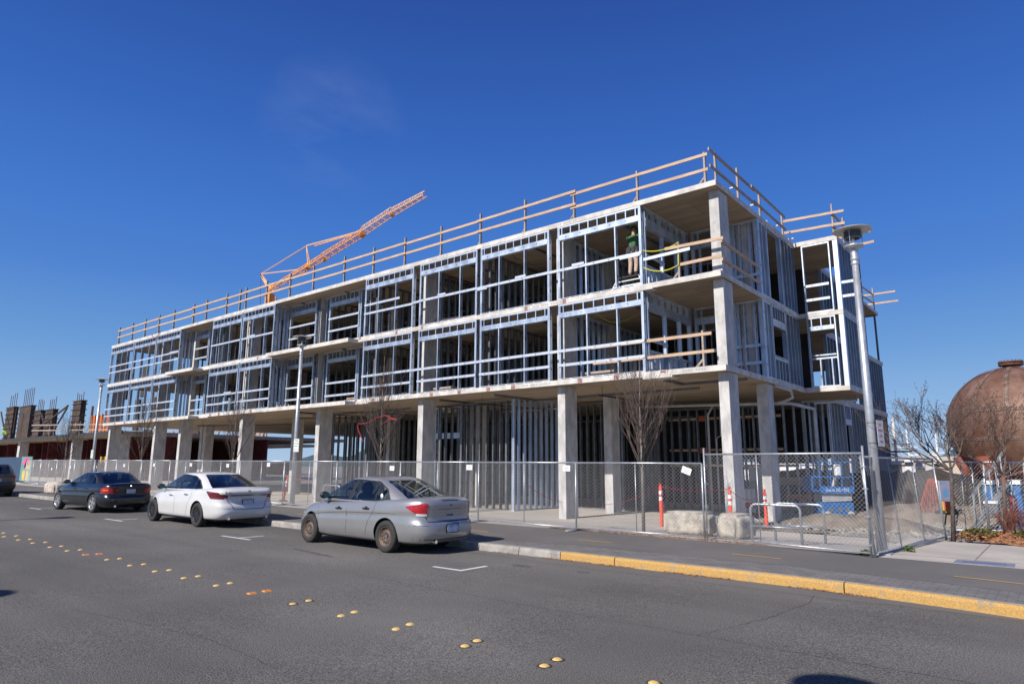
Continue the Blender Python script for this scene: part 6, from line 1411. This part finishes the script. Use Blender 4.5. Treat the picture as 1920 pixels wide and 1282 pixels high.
# ------------------------------------------------------------------ people
def skinmesh(name, joints, edges, m, parent, sub=2, root=0):
    me = bpy.data.meshes.new(name); me.from_pydata([j[:3] for j in joints], edges, []); o = bpy.data.objects.new(name, me); COL.objects.link(o)
    sk = o.modifiers.new('skin', 'SKIN'); sk.use_smooth_shade = True
    for i, j in enumerate(joints): me.skin_vertices[0].data[i].radius = (j[3], j[4] if len(j) > 4 else j[3])
    me.skin_vertices[0].data[root].use_root = True; sb = o.modifiers.new('sub', 'SUBSURF'); sb.levels = sub; sb.render_levels = sub
    dg = bpy.context.evaluated_depsgraph_get(); nm = bpy.data.meshes.new_from_object(o.evaluated_get(dg)); o.modifiers.clear(); o.data = nm; nm.materials.clear(); nm.materials.append(M[m]); o.parent = parent
    for p in nm.polygons: p.use_smooth = True
    return o
def person(loc, yaw, label, vest, trousers, hatm, arms, bend=0.0, crouch=0.0):
    """feet at the origin, facing -y before yaw"""
    e = empty('person', loc, label, 'person', None, yaw); hp_ = .95-crouch
    def up(z, y=0): return (y-bend*(z-.95)*.9 if z > .95 else y, z-crouch)
    def j(x, y, z, r, r2=None): yy, zz = up(z, y); return (x, yy, zz, r, r2 or r)
    sp = [j(0, 0, .95, .13, .10), j(0, 0, 1.15, .125, .10), j(0, .01, 1.38, .16, .10), j(0, 0, 1.50, .055), j(0, -.01, 1.60, .07, .08), j(0, -.02, 1.70, .085, .10), j(0, -.02, 1.77, .05, .06)]
    J = list(sp); E = [(0, 1), (1, 2), (2, 3), (3, 4), (4, 5), (5, 6)]
    for s in (-1, 1):
        i0 = len(J); kz = .50-crouch*.5
        J += [(s*.10, 0, hp_-.08, .085), (s*.12, -.03-crouch*.5, kz, .060), (s*.12, .03, .08, .042), (s*.125, -.12, .04, .035)]; E += [(0, i0), (i0, i0+1), (i0+1, i0+2), (i0+2, i0+3)]
    for s, (el, ha) in zip((-1, 1), arms):
        i0 = len(J); y_, z_ = up(1.42); J += [(s*.20, y_, z_, .052), (el[0], el[1], el[2]-crouch, .040), (ha[0], ha[1], ha[2]-crouch, .028)]; E += [(2, i0), (i0, i0+1), (i0+1, i0+2)]
        d = (Vector(J[-1][:3])-Vector(J[-2][:3])).normalized(); h_ = Vector(J[-1][:3])+d*.06; J.append((h_.x, h_.y, h_.z, .036, .018)); E.append((i0+2, i0+3)); b = len(J)-1
    body = skinmesh('body', J, E, 'skin', e)
    for s, (el, ha) in zip((-1, 1), arms):        # five separate fingers on each hand
        w0 = Vector((ha[0], ha[1], ha[2]-crouch)); d = (w0-Vector((el[0], el[1], el[2]-crouch))).normalized(); sd = d.orthogonal().normalized(); nn = d.cross(sd)
        mb = MB(); mb.smooth = True; c = w0+d*.09
        for k, L in enumerate((.065, .075, .07, .055)): o_ = c+sd*(.022*(k-1.5)); mb.tube([o_, o_+d*L*.5+nn*.008, o_+d*L*.85+nn*.03], [.009, .008, .006], 6)
        o_ = w0+d*.04+sd*.03; mb.tube([o_, o_+sd*.025+d*.02, o_+sd*.035+d*.05], [.010, .009, .007], 6); mb.build('fingers', 'skin', e)
    V = [j(0, 0, .93, .155, .125), j(0, 0, 1.15, .150, .125), j(0, .01, 1.38, .19, .13), j(0, 0, 1.47, .09, .09)]; EV = [(0, 1), (1, 2), (2, 3)]
    for s, (el, ha) in zip((-1, 1), arms): i0 = len(V); y_, z_ = up(1.42); V += [(s*.20, y_, z_, .070), (el[0], el[1], el[2]-crouch, .055), (ha[0]*.9+el[0]*.1, ha[1]*.9+el[1]*.1, ha[2]*.9+el[2]*.1-crouch, .042)]; EV += [(2, i0), (i0, i0+1), (i0+1, i0+2)]
    skinmesh('shirt', V, EV, vest, e)
    T = [(0, 0, hp_+.02, .150, .120)]; ET = []
    for s in (-1, 1): i0 = len(T); T += [(s*.10, 0, hp_-.08, .105), (s*.12, -.03-crouch*.5, .50-crouch*.5, .080), (s*.12, .03, .12, .062)]; ET += [(0, i0), (i0, i0+1), (i0+1, i0+2)]
    skinmesh('trousers', T, ET, trousers, e)
    for s in (-1, 1): mb = MB(); mb.smooth = True; mb.blob((s*.125, -.05, .05), (.055, .15, .06), 10, 0); mb.build('boot', 'cloth', e)
    y_, z_ = up(1.73, -.02); mb = MB(); mb.smooth = True; mb.lathe([(.0, .13), (.06, .12), (.105, .07), (.122, .0), (.15, -.01), (.15, -.02), (.118, -.012)], c=(0, y_, z_), n=20); mb.build('hard_hat', hatm, e)
    # face
    y_, z_ = up(1.66, -.105); MB().blob((0, y_-.01, z_), (.012, .018, .022), 6, 0).build('nose', 'skin', e)
    for s in (-1, 1): MB().blob((s*.032, y_+.012, z_+.028), (.010, .008, .006), 6, 0).build('eye', 'cloth', e); MB().blob((s*.088, y_+.10, z_+.01), (.010, .02, .03), 6, 0).build('ear', 'skin', e)
    MB().blob((0, y_+.006, z_-.045), (.022, .008, .006), 6, 0).build('mouth', 'signred', e)
    return e
wk = at(1188, 520, 19.25); person((wk.x, wk.y, wk.z), pi*.95, 'person in green vest and tan trousers working in the top floor corner frame', 'greenvest', 'tan', 'greenvest', (((-.33, -.16, 1.34), (-.20, -.36, 1.52)), ((.33, -.14, 1.50), (.24, -.34, 1.70))), bend=.12)
bt = empty('tool_belt', (wk.x, wk.y, wk.z+1.0), 'dark tool belt worn by the person in the top floor', 'tool belt')
mb = MB(); mb.smooth = True; mb.lathe([(.168, -.05), (.175, -.02), (.175, .03), (.168, .05)], n=16); mb.build('belt', 'cloth', bt)
for a in (.3, 1.2, 2.1, 2.9): MB().box(-.06, .06, -.04, .04, -.20, .0).build('pouch', 'cloth', bt, bevel=.02).location = (.17*cos(a+pi), .15*sin(a+pi), .02)
# work platform with white rails under the person
pf = empty('work_platform', (wk.x-.05, wk.y, Z2), 'white railed work platform with a dark deck under the person', 'platform'); hh = wk.z-Z2
MB().box(-.45, .45, -.3, .3, hh-.05, hh-.005).build('deck', 'black', pf)
for s in (-1, 1):
    for q in (-1, 1): MB().tube([(s*.62, q*.38, 0), (s*.40, q*.28, hh-.05)], .018, 6).build('leg', 'rwhite', pf)
for k in (.3, .65): u = .62-.22*k; MB().tube([(-u, -.38+.1*k, hh*k), (u, -.38+.1*k, hh*k)], .02, 6).build('rung', 'rwhite', pf); MB().tube([(-u, .38-.1*k, hh*k), (u, .38-.1*k, hh*k)], .02, 6).build('rung', 'rwhite', pf)
MB().tube([(-.43, -.25, hh), (-.43, -.25, hh+1.0)], .02, 6).build('handle_post', 'tan', pf)
w2p = at(13, 812, WY+.9); person((w2p.x, w2p.y, dz), .5, 'person in a bright yellow green vest bending over on the deck at the far left', 'vest', 'cloth', 'vest', (((-.30, -.35, 1.12), (-.22, -.55, .95)), ((.30, -.35, 1.12), (.22, -.55, .95))), bend=.9, crouch=.25)

# ------------------------------------------------------------------ scissor lift
lp = gd(1562, 966, -.05); lf = empty('scissor_lift', (-6.45, 25.6, sz(-6)-.02), 'blue scissor lift with white lettering parked behind the gate panel', 'scissor lift', None, radians(44)); lf.scale = (.88, .88, .97)
MB().box(-.66, .62, -.38, .38, .18, .62).build('chassis', 'blue', lf, bevel=.02)
for x in (-.30, .05, .35): MB().box(x-.09, x+.08, -.386, -.381, .30, .46).build('chassis_panel', 'dullsteel', lf)
for x in (-.48, .48):
    for y in (-.36, .36): mb = MB(); mb.smooth = True; mb.lathe([(0, -.05), (.12, -.055), (.155, -.045), (.16, 0), (.155, .045), (.12, .055), (0, .05)], n=24, axis='y'); o = mb.build('wheel', 'tyreg', lf); o.location = (x, y, .16)
for k in range(5):
    z0_, z1_ = .66+.055*k, .70+.055*k; MB().bar((-.6, -.30, z0_), (.6, -.30, z1_), .05, .04).build('scissor_arm', 'pvc', lf); MB().bar((-.6, .30, z1_), (.6, .30, z0_), .05, .04).build('scissor_arm', 'pvc', lf)
MB().box(-.70, .66, -.40, .40, .97, 1.02).build('platform_deck', 'dullsteel', lf); 
for y in (-.40, .40): MB().box(-.70, .66, y-.012, y+.012, .93, 1.17).build('toe_board', 'blue', lf)
textmesh('lettering', 'Genie GS-1932', .155, 'white', lf, rf(-.02, -.414, 1.05), .001)
for x in (-.70, -.25, .2, .66):
    for y in (-.40, .40): MB().tube([(x, y, 1.0), (x, y, 2.02)], .02, 8).build('rail_post', 'blue', lf)
for z in (1.5, 2.02):
    for y in (-.40, .40): MB().tube([(-.70, y, z), (.66, y, z)], .02, 8).build('guard_rail', 'blue', lf)
    for x in (-.70, .66): MB().tube([(x, -.40, z), (x, .40, z)], .02, 8).build('guard_rail', 'blue', lf)
MB().box(-1.02, -.72, -.36, .36, 1.0, 1.06).build('extension_deck', 'blue', lf); MB().box(-1.02, -.98, -.38, .38, 1.0, 1.55).build('gate', 'blue', lf); MB().box(-.98, -.72, -.40, -.37, 1.48, 1.56).build('guard_rail', 'blue', lf)
for x in (-.68, -.30): pass
MB().box(.05, .32, -.30, -.12, 1.55, 1.95).build('control_box', 'white', lf, bevel=.03); MB().tube([(.0, 0, 1.02), (.15, -.1, 1.6)], .06, 8).build('boom_tool', 'pvc', lf); MB().tube([(.3, .1, 1.02), (.42, .0, 1.55)], .05, 8).build('boom_tool', 'black', lf)
# things standing behind the corner columns
for k, (px_, lb) in enumerate(((1396, 'left'), (1405, 'middle'), (1413, 'right'))):
    p = site(px_, 965); e = empty('barricade_post', p, f'{lb} of three white topped orange barricade boards between the corner columns', 'barricade board', 'boards between the corner columns')
    MB().box(-.10, .10, -.03, .03, .0, .95).build('board', 'boat', e); MB().box(-.105, .105, -.035, .035, .25, .45).build('orange_band', 'orange', e); MB().box(-.105, .105, -.035, .035, 0, .10).build('foot', 'orange', e)
p = site(1404, 962); e = empty('site_cabinet', (p.x-.3, p.y+2.2, p.z), 'white electrical cabinet behind the barricade boards', 'cabinet'); MB().box(-.35, .35, -.2, .2, .25, 1.75).build('box', 'boat', e, bevel=.01); MB().box(-.30, .0, -.205, -.2, .35, 1.2).build('door', 'pvc', e); MB().box(-.3, .3, -.15, .15, 0, .25).build('plinth', 'oldcon', e)
for k, (px_, py_, c_, lb) in enumerate(((1495, 938, 'orform', 'left'), (1520, 935, 'orform', 'right'))):
    p = at(px_, py_, 27.5); e = empty('pipe_bundle', (p.x, p.y, sz(p.x)), f'{lb} salmon coloured pipe bundle lying on trestles behind the gate', 'pipes', 'pipe bundles on trestles')
    for q in range(4): MB().tube([(-.35, .12*q-.2, .62+.03*(q % 2)), (.35, .12*q-.2, .62+.03*(q % 2))], .07, 8).build('pipe', c_, e)
    for u in (-.25, .25): MB().box(u-.03, u+.03, -.35, .3, 0, .54).build('trestle', 'greywood', e)
for k in range(7):
    p = at(1470+k*11, 905, 30+k % 3); e = empty('stacked_material', (p.x, p.y, sz(p.x)), f'dark wrapped pallet of material, {ORD[k]} from the left behind the gate', 'pallet', 'pallets stored in the yard'); MB().box(-.5, .5, -.5, .5, .12, 1.0+.3*(k % 3)).build('load', ('hoard', 'greywood', 'dark')[k % 3], e, bevel=.03); MB().box(-.55, .55, -.55, .55, 0, .12).build('pallet', 'wood', e)

# ------------------------------------------------------------------ rusty spherical tank
TD = 41.0; tc_ = ray(1911, 799)*TD; TR = 3.78
tk = empty('rusty_tank', (tc_.x, tc_.y, sz(0)), 'large rusty riveted spherical tank on red legs at the right edge', 'tank'); cz = tc_.z-sz(0)
mb = MB(); mb.smooth = True; mb.lathe([(TR*cos(t), cz+TR*.97*sin(t)) for t in [-pi/2+pi*k/48 for k in range(49)]], n=96); mb.build('shell', 'rust', tk)
for tb in (.235, -.225):
    mb = MB(); mb.smooth = True; mb.lathe([(TR*1.006*cos(tb+q), cz+TR*.976*sin(tb+q)) for q in (-.028, 0, .028)], n=96); mb.build('seam_band', 'strap', tk)
vang = atan2(-tc_.y, -tc_.x)
sa = [vang-1.15, vang-.62, vang-.12, vang+.40]
for a in sa:
    mb = MB(); vs = []
    for k in range(17):
        t = .27+1.15*k/16
        for d in (-.15, .15): w_ = a+d/TR/max(.15, cos(t)); vs.append((TR*1.007*cos(t)*cos(w_), TR*1.007*cos(t)*sin(w_), cz+TR*.978*sin(t)))
    mb.add(vs, [(2*k, 2*k+1, 2*k+3, 2*k+2) for k in range(16)]); mb.smooth = True; mb.build('seam_strap', 'strap', tk)
mb = MB()
def rivet(w_, t, r=.030):
    n_ = Vector((cos(t)*cos(w_), cos(t)*sin(w_), sin(t)*.97)); c = Vector((0, 0, cz))+n_*TR*1.010; u = n_.orthogonal().normalized(); v = n_.cross(u); pts = [c+u*r*cos(q)+v*r*sin(q) for q in [2*pi*k/5 for k in range(5)]]; mb.add(pts+[c+n_*.02], [(k, (k+1) % 5, 5) for k in range(5)])
for k in range(96):
    w_ = vang-1.5+3.0*k/95
    for q in (-.017, .017): rivet(w_+(.015 if q > 0 else 0), .235+q, .038); 
    rivet(w_, -.225, .034)
for a in sa:
    for k in range(34):
        t = .30+1.05*k/34
        for d in (-.10, .10): rivet(a+d/TR/max(.15, cos(t)), t+(.013 if d > 0 else 0), .036)
o = mb.build('rivets', 'rust2', tk); o['kind'] = 'stuff'
mb = MB(); mb.smooth = False; zt = cz+TR*.97; mb.lathe([(.42, zt-.08), (.42, zt+.10), (.66, zt+.12), (.66, zt+.22), (.45, zt+.24), (.45, zt+.27), (.66, zt+.28), (.66, zt+.36), (.0, zt+.38)], n=24); mb.build('top_flange', 'rust2', tk)
for k in range(18): a = 2*pi*k/18; MB().tube([(cos(a)*.58, sin(a)*.58, zt+.08), (cos(a)*.58, sin(a)*.58, zt+.42)], .035, 5).build('flange_bolt', 'rust2', tk)
for k in range(8):
    a = 2*pi*k/8+.2; r0, r1 = TR*.86, TR*.80; mb = MB(); mb.smooth = True
    mb.tube([(cos(a)*r0, sin(a)*r0, cz-TR*.48), (cos(a)*r1, sin(a)*r1, cz-TR*.75), (cos(a)*r1, sin(a)*r1, 0)], [.42, .26, .24], 10); mb.build('leg', 'rustred', tk)
    b = a+2*pi/8; MB().bar((cos(a)*r1, sin(a)*r1, .9), (cos(b)*r1, sin(b)*r1, 1.9), .09).build('leg_brace', 'rustred', tk)
mb = MB(); mb.lathe([(2.6, 0), (2.6, .8), (1.9, 1.2), (0, 1.2)], n=24); mb.build('sump', 'rust2', tk)

# ------------------------------------------------------------------ things behind the fence at the right
def rpanel(x0, x1, Y0_, Y1_, label, lean): a = at(x0, 950, Y0_); b = at(x1, 950, Y1_); panel((a.x, a.y), (b.x, b.y), 1.75, label, lean=lean, mids=(.33, .66), feet=False, pitch=.09, group='chain link fence panels behind the planting bed')
rpanel(1786, 1848, 20.4, 20.9, 'chain link panel behind the dark spreading tree', (.05, 0)); rpanel(1850, 1925, 20.9, 21.4, 'chain link panel behind the grey twiggy tree', (.05, 0)); rpanel(1926, 2010, 21.4, 22, 'chain link panel beyond the right edge tree', (.05, 0))
p = gd(1752, 975, -.05); NP = Vector((at(1753, 940, 26).x, 26, sz(0)))
e = empty('debris_netting', NP, 'orange red netting draped over a cone shaped frame behind the leaning panel', 'netting'); nh = at(1753, 897, 26).z-NP.z
mb = MB()
for k in range(28): a = 2*pi*k/28; mb.tube([(cos(a)*.62, sin(a)*.62, .05), (cos(a)*.12, sin(a)*.12, nh)], .009, 3, caps=False)
for k in range(22): z = .08+(nh-.1)*k/21; r_ = .62-.5*(z-.05)/(nh-.05); mb.tube([(cos(a)*r_, sin(a)*r_, z+.02*sin(5*a+k)) for a in [2*pi*q/20 for q in range(21)]], .008, 3, caps=False)
mb.build('net', 'netred', e)
def at3(px_, py_, Y): p = at(px_, py_, Y); return p
def boxthing(name, label, cat, px0, px1, pyt, pyb, Y, dep, m, extra=None, group=None):
    a, b = at(px0, pyb, Y), at(px1, pyb, Y); zt_ = at((px0+px1)/2, pyt, Y).z; zb_ = sz(a.x) if pyb >= 999 or True else b.z; zb_ = max(min(at((px0+px1)/2, pyb, Y).z, zt_-.05), sz(a.x))
    e = empty(name, ((a.x+b.x)/2, Y, zb_), label, cat, group); w_ = (b.x-a.x)/2; MB().box(-w_, w_, 0, dep, 0, zt_-zb_).build('body', m, e, bevel=.02); return e, w_, zt_-zb_
e, w_, h_ = boxthing('banner', 'pale blue and lilac banner behind the netting', 'banner', 1764, 1786, 901, 940, 24.8, .03, 'ltblue'); MB().add([(-w_*.6, -.004, h_*.25), (w_*.6, -.004, h_*.25), (0, -.004, h_*.7)], [(0, 1, 2)]).build('emblem', 'boatb', e)
for s in (-1, 1): MB().bar((s*w_, .015, -.9), (s*w_, .015, h_), .04).build('post', 'galv', e)
e, w_, h_ = boxthing('small_machine', 'small yellow and orange machine below the blue banner', 'machine', 1770, 1789, 940, 976, 25.5, .8, 'yell'); MB().box(-w_*.7, w_*.9, -.05, .5, h_*.55, h_*1.02).build('hood', 'orform', e)
for u in (-.2, .25): mb = MB(); mb.lathe([(0, -.06), (.16, -.06), (.18, 0), (.16, .06), (0, .06)], n=16, axis='y'); mb.build('wheel', 'rubber', e).location = (u, -.05, .16)
for k, (a, b, t, bb, lb) in enumerate(((1852, 1872, 908, 950, 'blue portable toilet left of the steel stairs'), (1903, 1925, 908, 985, 'blue portable toilet at the right edge of the photo'))):
    e, w_, h_ = boxthing('portable_toilet', lb, 'portable toilet', a, b, t, 999, 28 if k == 0 else 24.5, 1.0, 'boatb', group='blue portable toilets'); MB().box(-w_*.8, w_*.8, -.02, -.005, .1, h_*.86).build('door', 'blue', e); MB().box(-w_*1.05, w_*1.05, -.05, 1.05, h_, h_+.12).build('roof', 'white', e)
e, w_, h_ = boxthing('steel_bin', 'grey steel bin with a bright top edge behind the fence', 'bin', 1847, 1874, 944, 970, 23.0, .6, 'dullsteel'); MB().box(-w_*1.02, w_*1.02, -.03, .62, h_, h_+.06).build('rim', 'rwhite', e)
for u in (-w_*.8, w_*.8): MB().bar((u, .3, -.35), (u, .3, 0), .05).build('leg', 'galv', e)
p = at(1902, 960, 22.6); e = empty('fire_extinguisher', (p.x, p.y, sz(p.x)), 'red fire extinguisher on a stand near the right edge', 'extinguisher'); mb = MB(); mb.smooth = True; mb.lathe([(0, .55), (.085, .56), (.09, .6), (.09, .98), (.05, 1.06), (0, 1.08)], n=16); mb.build('cylinder', 'signred', e); MB().box(-.03, .08, -.02, .02, 1.08, 1.16).build('valve', 'white', e); MB().box(-.02, .02, .08, .12, 0, 1.1).build('stand', 'galv', e)
p0, p1 = at(1825, 985, 23.5), at(1895, 930, 24.5); e = empty('steel_stairs', (p0.x, p0.y, sz(p0.x)), 'grey steel stairs with handrails behind the rear fence', 'stairs'); dx, dh = p1.x-p0.x, 1.35
for s in (0, .7): MB().bar((0, s, .05), (dx, s, dh), .05, .14).build('stringer', 'dullsteel', e); MB().bar((0, s, .95), (dx, s, dh+.9), .035).build('handrail', 'dullsteel', e)
for k in range(6): t = (k+.5)/6; MB().box(dx*t-.1, dx*t+.1, 0, .7, dh*t+.03, dh*t+.06).build('tread', 'dullsteel', e); MB().bar((dx*t, 0, dh*t), (dx*t, 0, dh*t+.92), .03).build('baluster', 'galv', e)
# marina: boats on the hard, masts, sheds
def boat(px0, px1, pyd, Y, label, m='boat', cabin=True, mast=0, dirn=1, stripe='boatb'):
    a, b = at(px0, pyd, Y), at(px1, pyd, Y); L = (b.x-a.x); deck = max(a.z, b.z); zb = rz(0)-.13; H = deck-zb; e = empty('boat', ((a.x+b.x)/2, Y, zb), label, 'boat', 'boats standing in the yard'); BW = min(L*.30, 3.4)
    def hull(z0f, z1f, mm, nm):
        mb = MB(); mb.smooth = False; vs = []; n = 12
        for k in range(n+1):
            t = k/n; x = -L/2+L*t; w_ = BW/2*(1-max(0, (t-.55)/.45)**2.2)*(.92+.08*min(1, t*5))
            for q in (z0f, z1f): ww = w_*(.35+.65*min(1, q*1.6)); z = H*(.28+.72*q)+(.10*H*t*t if q > .5 else 0); xx = x-(1-q)*.10*L*(t**3); vs += [(dirn*xx, -ww, z), (dirn*xx, ww, z)]
        for k in range(n):
            i = k*4; j_ = i+4; mb.add([], []); mb.f += []
        mb.add(vs, [(k*4, (k+1)*4, (k+1)*4+2, k*4+2) for k in range(n)]+[(k*4+1, k*4+3, (k+1)*4+3, (k+1)*4+1) for k in range(n)]+[(k*4+2, (k+1)*4+2, (k+1)*4+3, k*4+3) for k in range(n)]+[(k*4, k*4+1, (k+1)*4+1, (k+1)*4) for k in range(n)]+[(0, 2, 3, 1)]); return mb.build(nm, mm, e)
    hull(0, .45, 'boatb' if stripe == 'boatb' else 'rust2', 'keel'); hull(.45, 1.0, m, 'hull')
    if cabin: MB().box(-L*.18, L*.14, -BW*.3, BW*.3, H*1.0, H*1.0+1.0).build('cabin', 'boat', e, bevel=.12); MB().box(-L*.16, L*.125, -BW*.305, BW*.305, H+.45, H+.75).build('cabin_window', 'glass', e)
    for u in (-.25, .2): MB().box(L*u-.15, L*u+.15, -BW*.25, BW*.25, 0, H*.32).build('cradle', 'blue', e)
    if mast: MB().tube([(0, 0, H), (0, 0, mast-zb)], .085, 8).build('mast', 'boat' if mast > 0 else 'dark', e); MB().tube([(0, 0, H+1.4), (-dirn*L*.35, 0, H+1.5)], .08, 6).build('boom', 'boat', e); MB().bar((-.9, 0, (mast-zb)*.66), (.9, 0, (mast-zb)*.66), .05).build('spreader', 'boat', e)
    return e
mz = lambda a, b, Y: at(a, b, Y).z
BT = [(1350, 1450, 890, 62, 'white motor boat seen between the corner columns', True, 0, 1), (1455, 1530, 884, 70, 'white boat seen through the gate left of the blue lift', True, 0, -1), (1528, 1610, 887, 64, 'white boat behind the blue lift', True, 0, 1), (1600, 1672, 889, 58, 'white boat seen behind the nearest lamp', True, 0, -1),
      (1655, 1715, 894, 50, 'white sailing boat with the tall white mast', True, mz(1692, 782, 50), 1), (1700, 1760, 900, 46, 'low white boat with a blue keel behind the leaning panel', True, 0, -1), (1735, 1790, 886, 66, 'white sailing boat with the thin mast behind the dark tree', True, mz(1762, 812, 66), 1), (1680, 1735, 880, 80, 'distant white sailing boat with a thin mast', True, mz(1706, 800, 80), -1), (1795, 1850, 898, 60, 'white boat partly hidden under the rusty tank', True, 0, 1)]
for a, b, y_, Y, lb, c_, ms, d_ in BT: boat(a, b, y_, Y, lb, cabin=c_, mast=ms, dirn=d_)
def shed(px0, px1, pyt, Y, label, m='shed', dep=14, group=None):
    a, b = at(px0, pyt, Y), at(px1, pyt, Y); zb = rz(0)-.13; e = empty('warehouse', (a.x, Y, zb), label, 'warehouse', group); L = b.x-a.x; H = at((px0+px1)/2, pyt, Y).z-zb
    MB().box(0, L, 0, dep, 0, H*.78).build('wall', m, e); mb = MB(); mb.add([(-.4, -.5, H*.78), (L+.4, -.5, H*.78), (L+.4, dep/2, H), (-.4, dep/2, H), (-.4, dep+.5, H*.78), (L+.4, dep+.5, H*.78)], [(0, 1, 2, 3), (3, 2, 5, 4), (0, 3, 4), (1, 5, 2)]); mb.build('roof', m, e)
    n = max(2, int(L/9))
    for k in range(n): x = L*(k+.5)/n; MB().box(x-1.6, x+1.6, -.04, 0, .1, H*.5).build('door', 'pvc', e)
    MB().box(0, L, -.03, 0, H*.70, H*.74).build('gutter', 'dullsteel', e); return e
shed(1560, 1800, 855, 150, 'long beige warehouse beyond the boats'); shed(1790, 2050, 862, 170, 'paler warehouse behind the rusty tank', 'boat'); shed(1280, 1540, 866, 190, 'distant pale shed seen through the ground floor', 'boat')
shed(120, 520, 866, 220, 'distant low shed seen between the left columns', 'hill')
# far shore
mb = MB(); R9 = random.Random(9); vs = []; n = 120
for k in range(n+1):
    a = radians(60+90*k/n+0); d = 1500; h_ = 22+14*sin(k*.31)+9*sin(k*.83+1)+R9.uniform(-2, 2); x = cos(a)*d; y = sin(a)*d; vs += [(x, y, -3), (x, y, h_), (x*1.15, y*1.15, h_*1.3), (x*1.3, y*1.3, -3)]
mb.smooth = True; mb.add(vs, [(4*k+i, 4*(k+1)+i, 4*(k+1)+i+1, 4*k+i+1) for k in range(n) for i in range(3)]); struct(mb.build('hills', 'hill'))
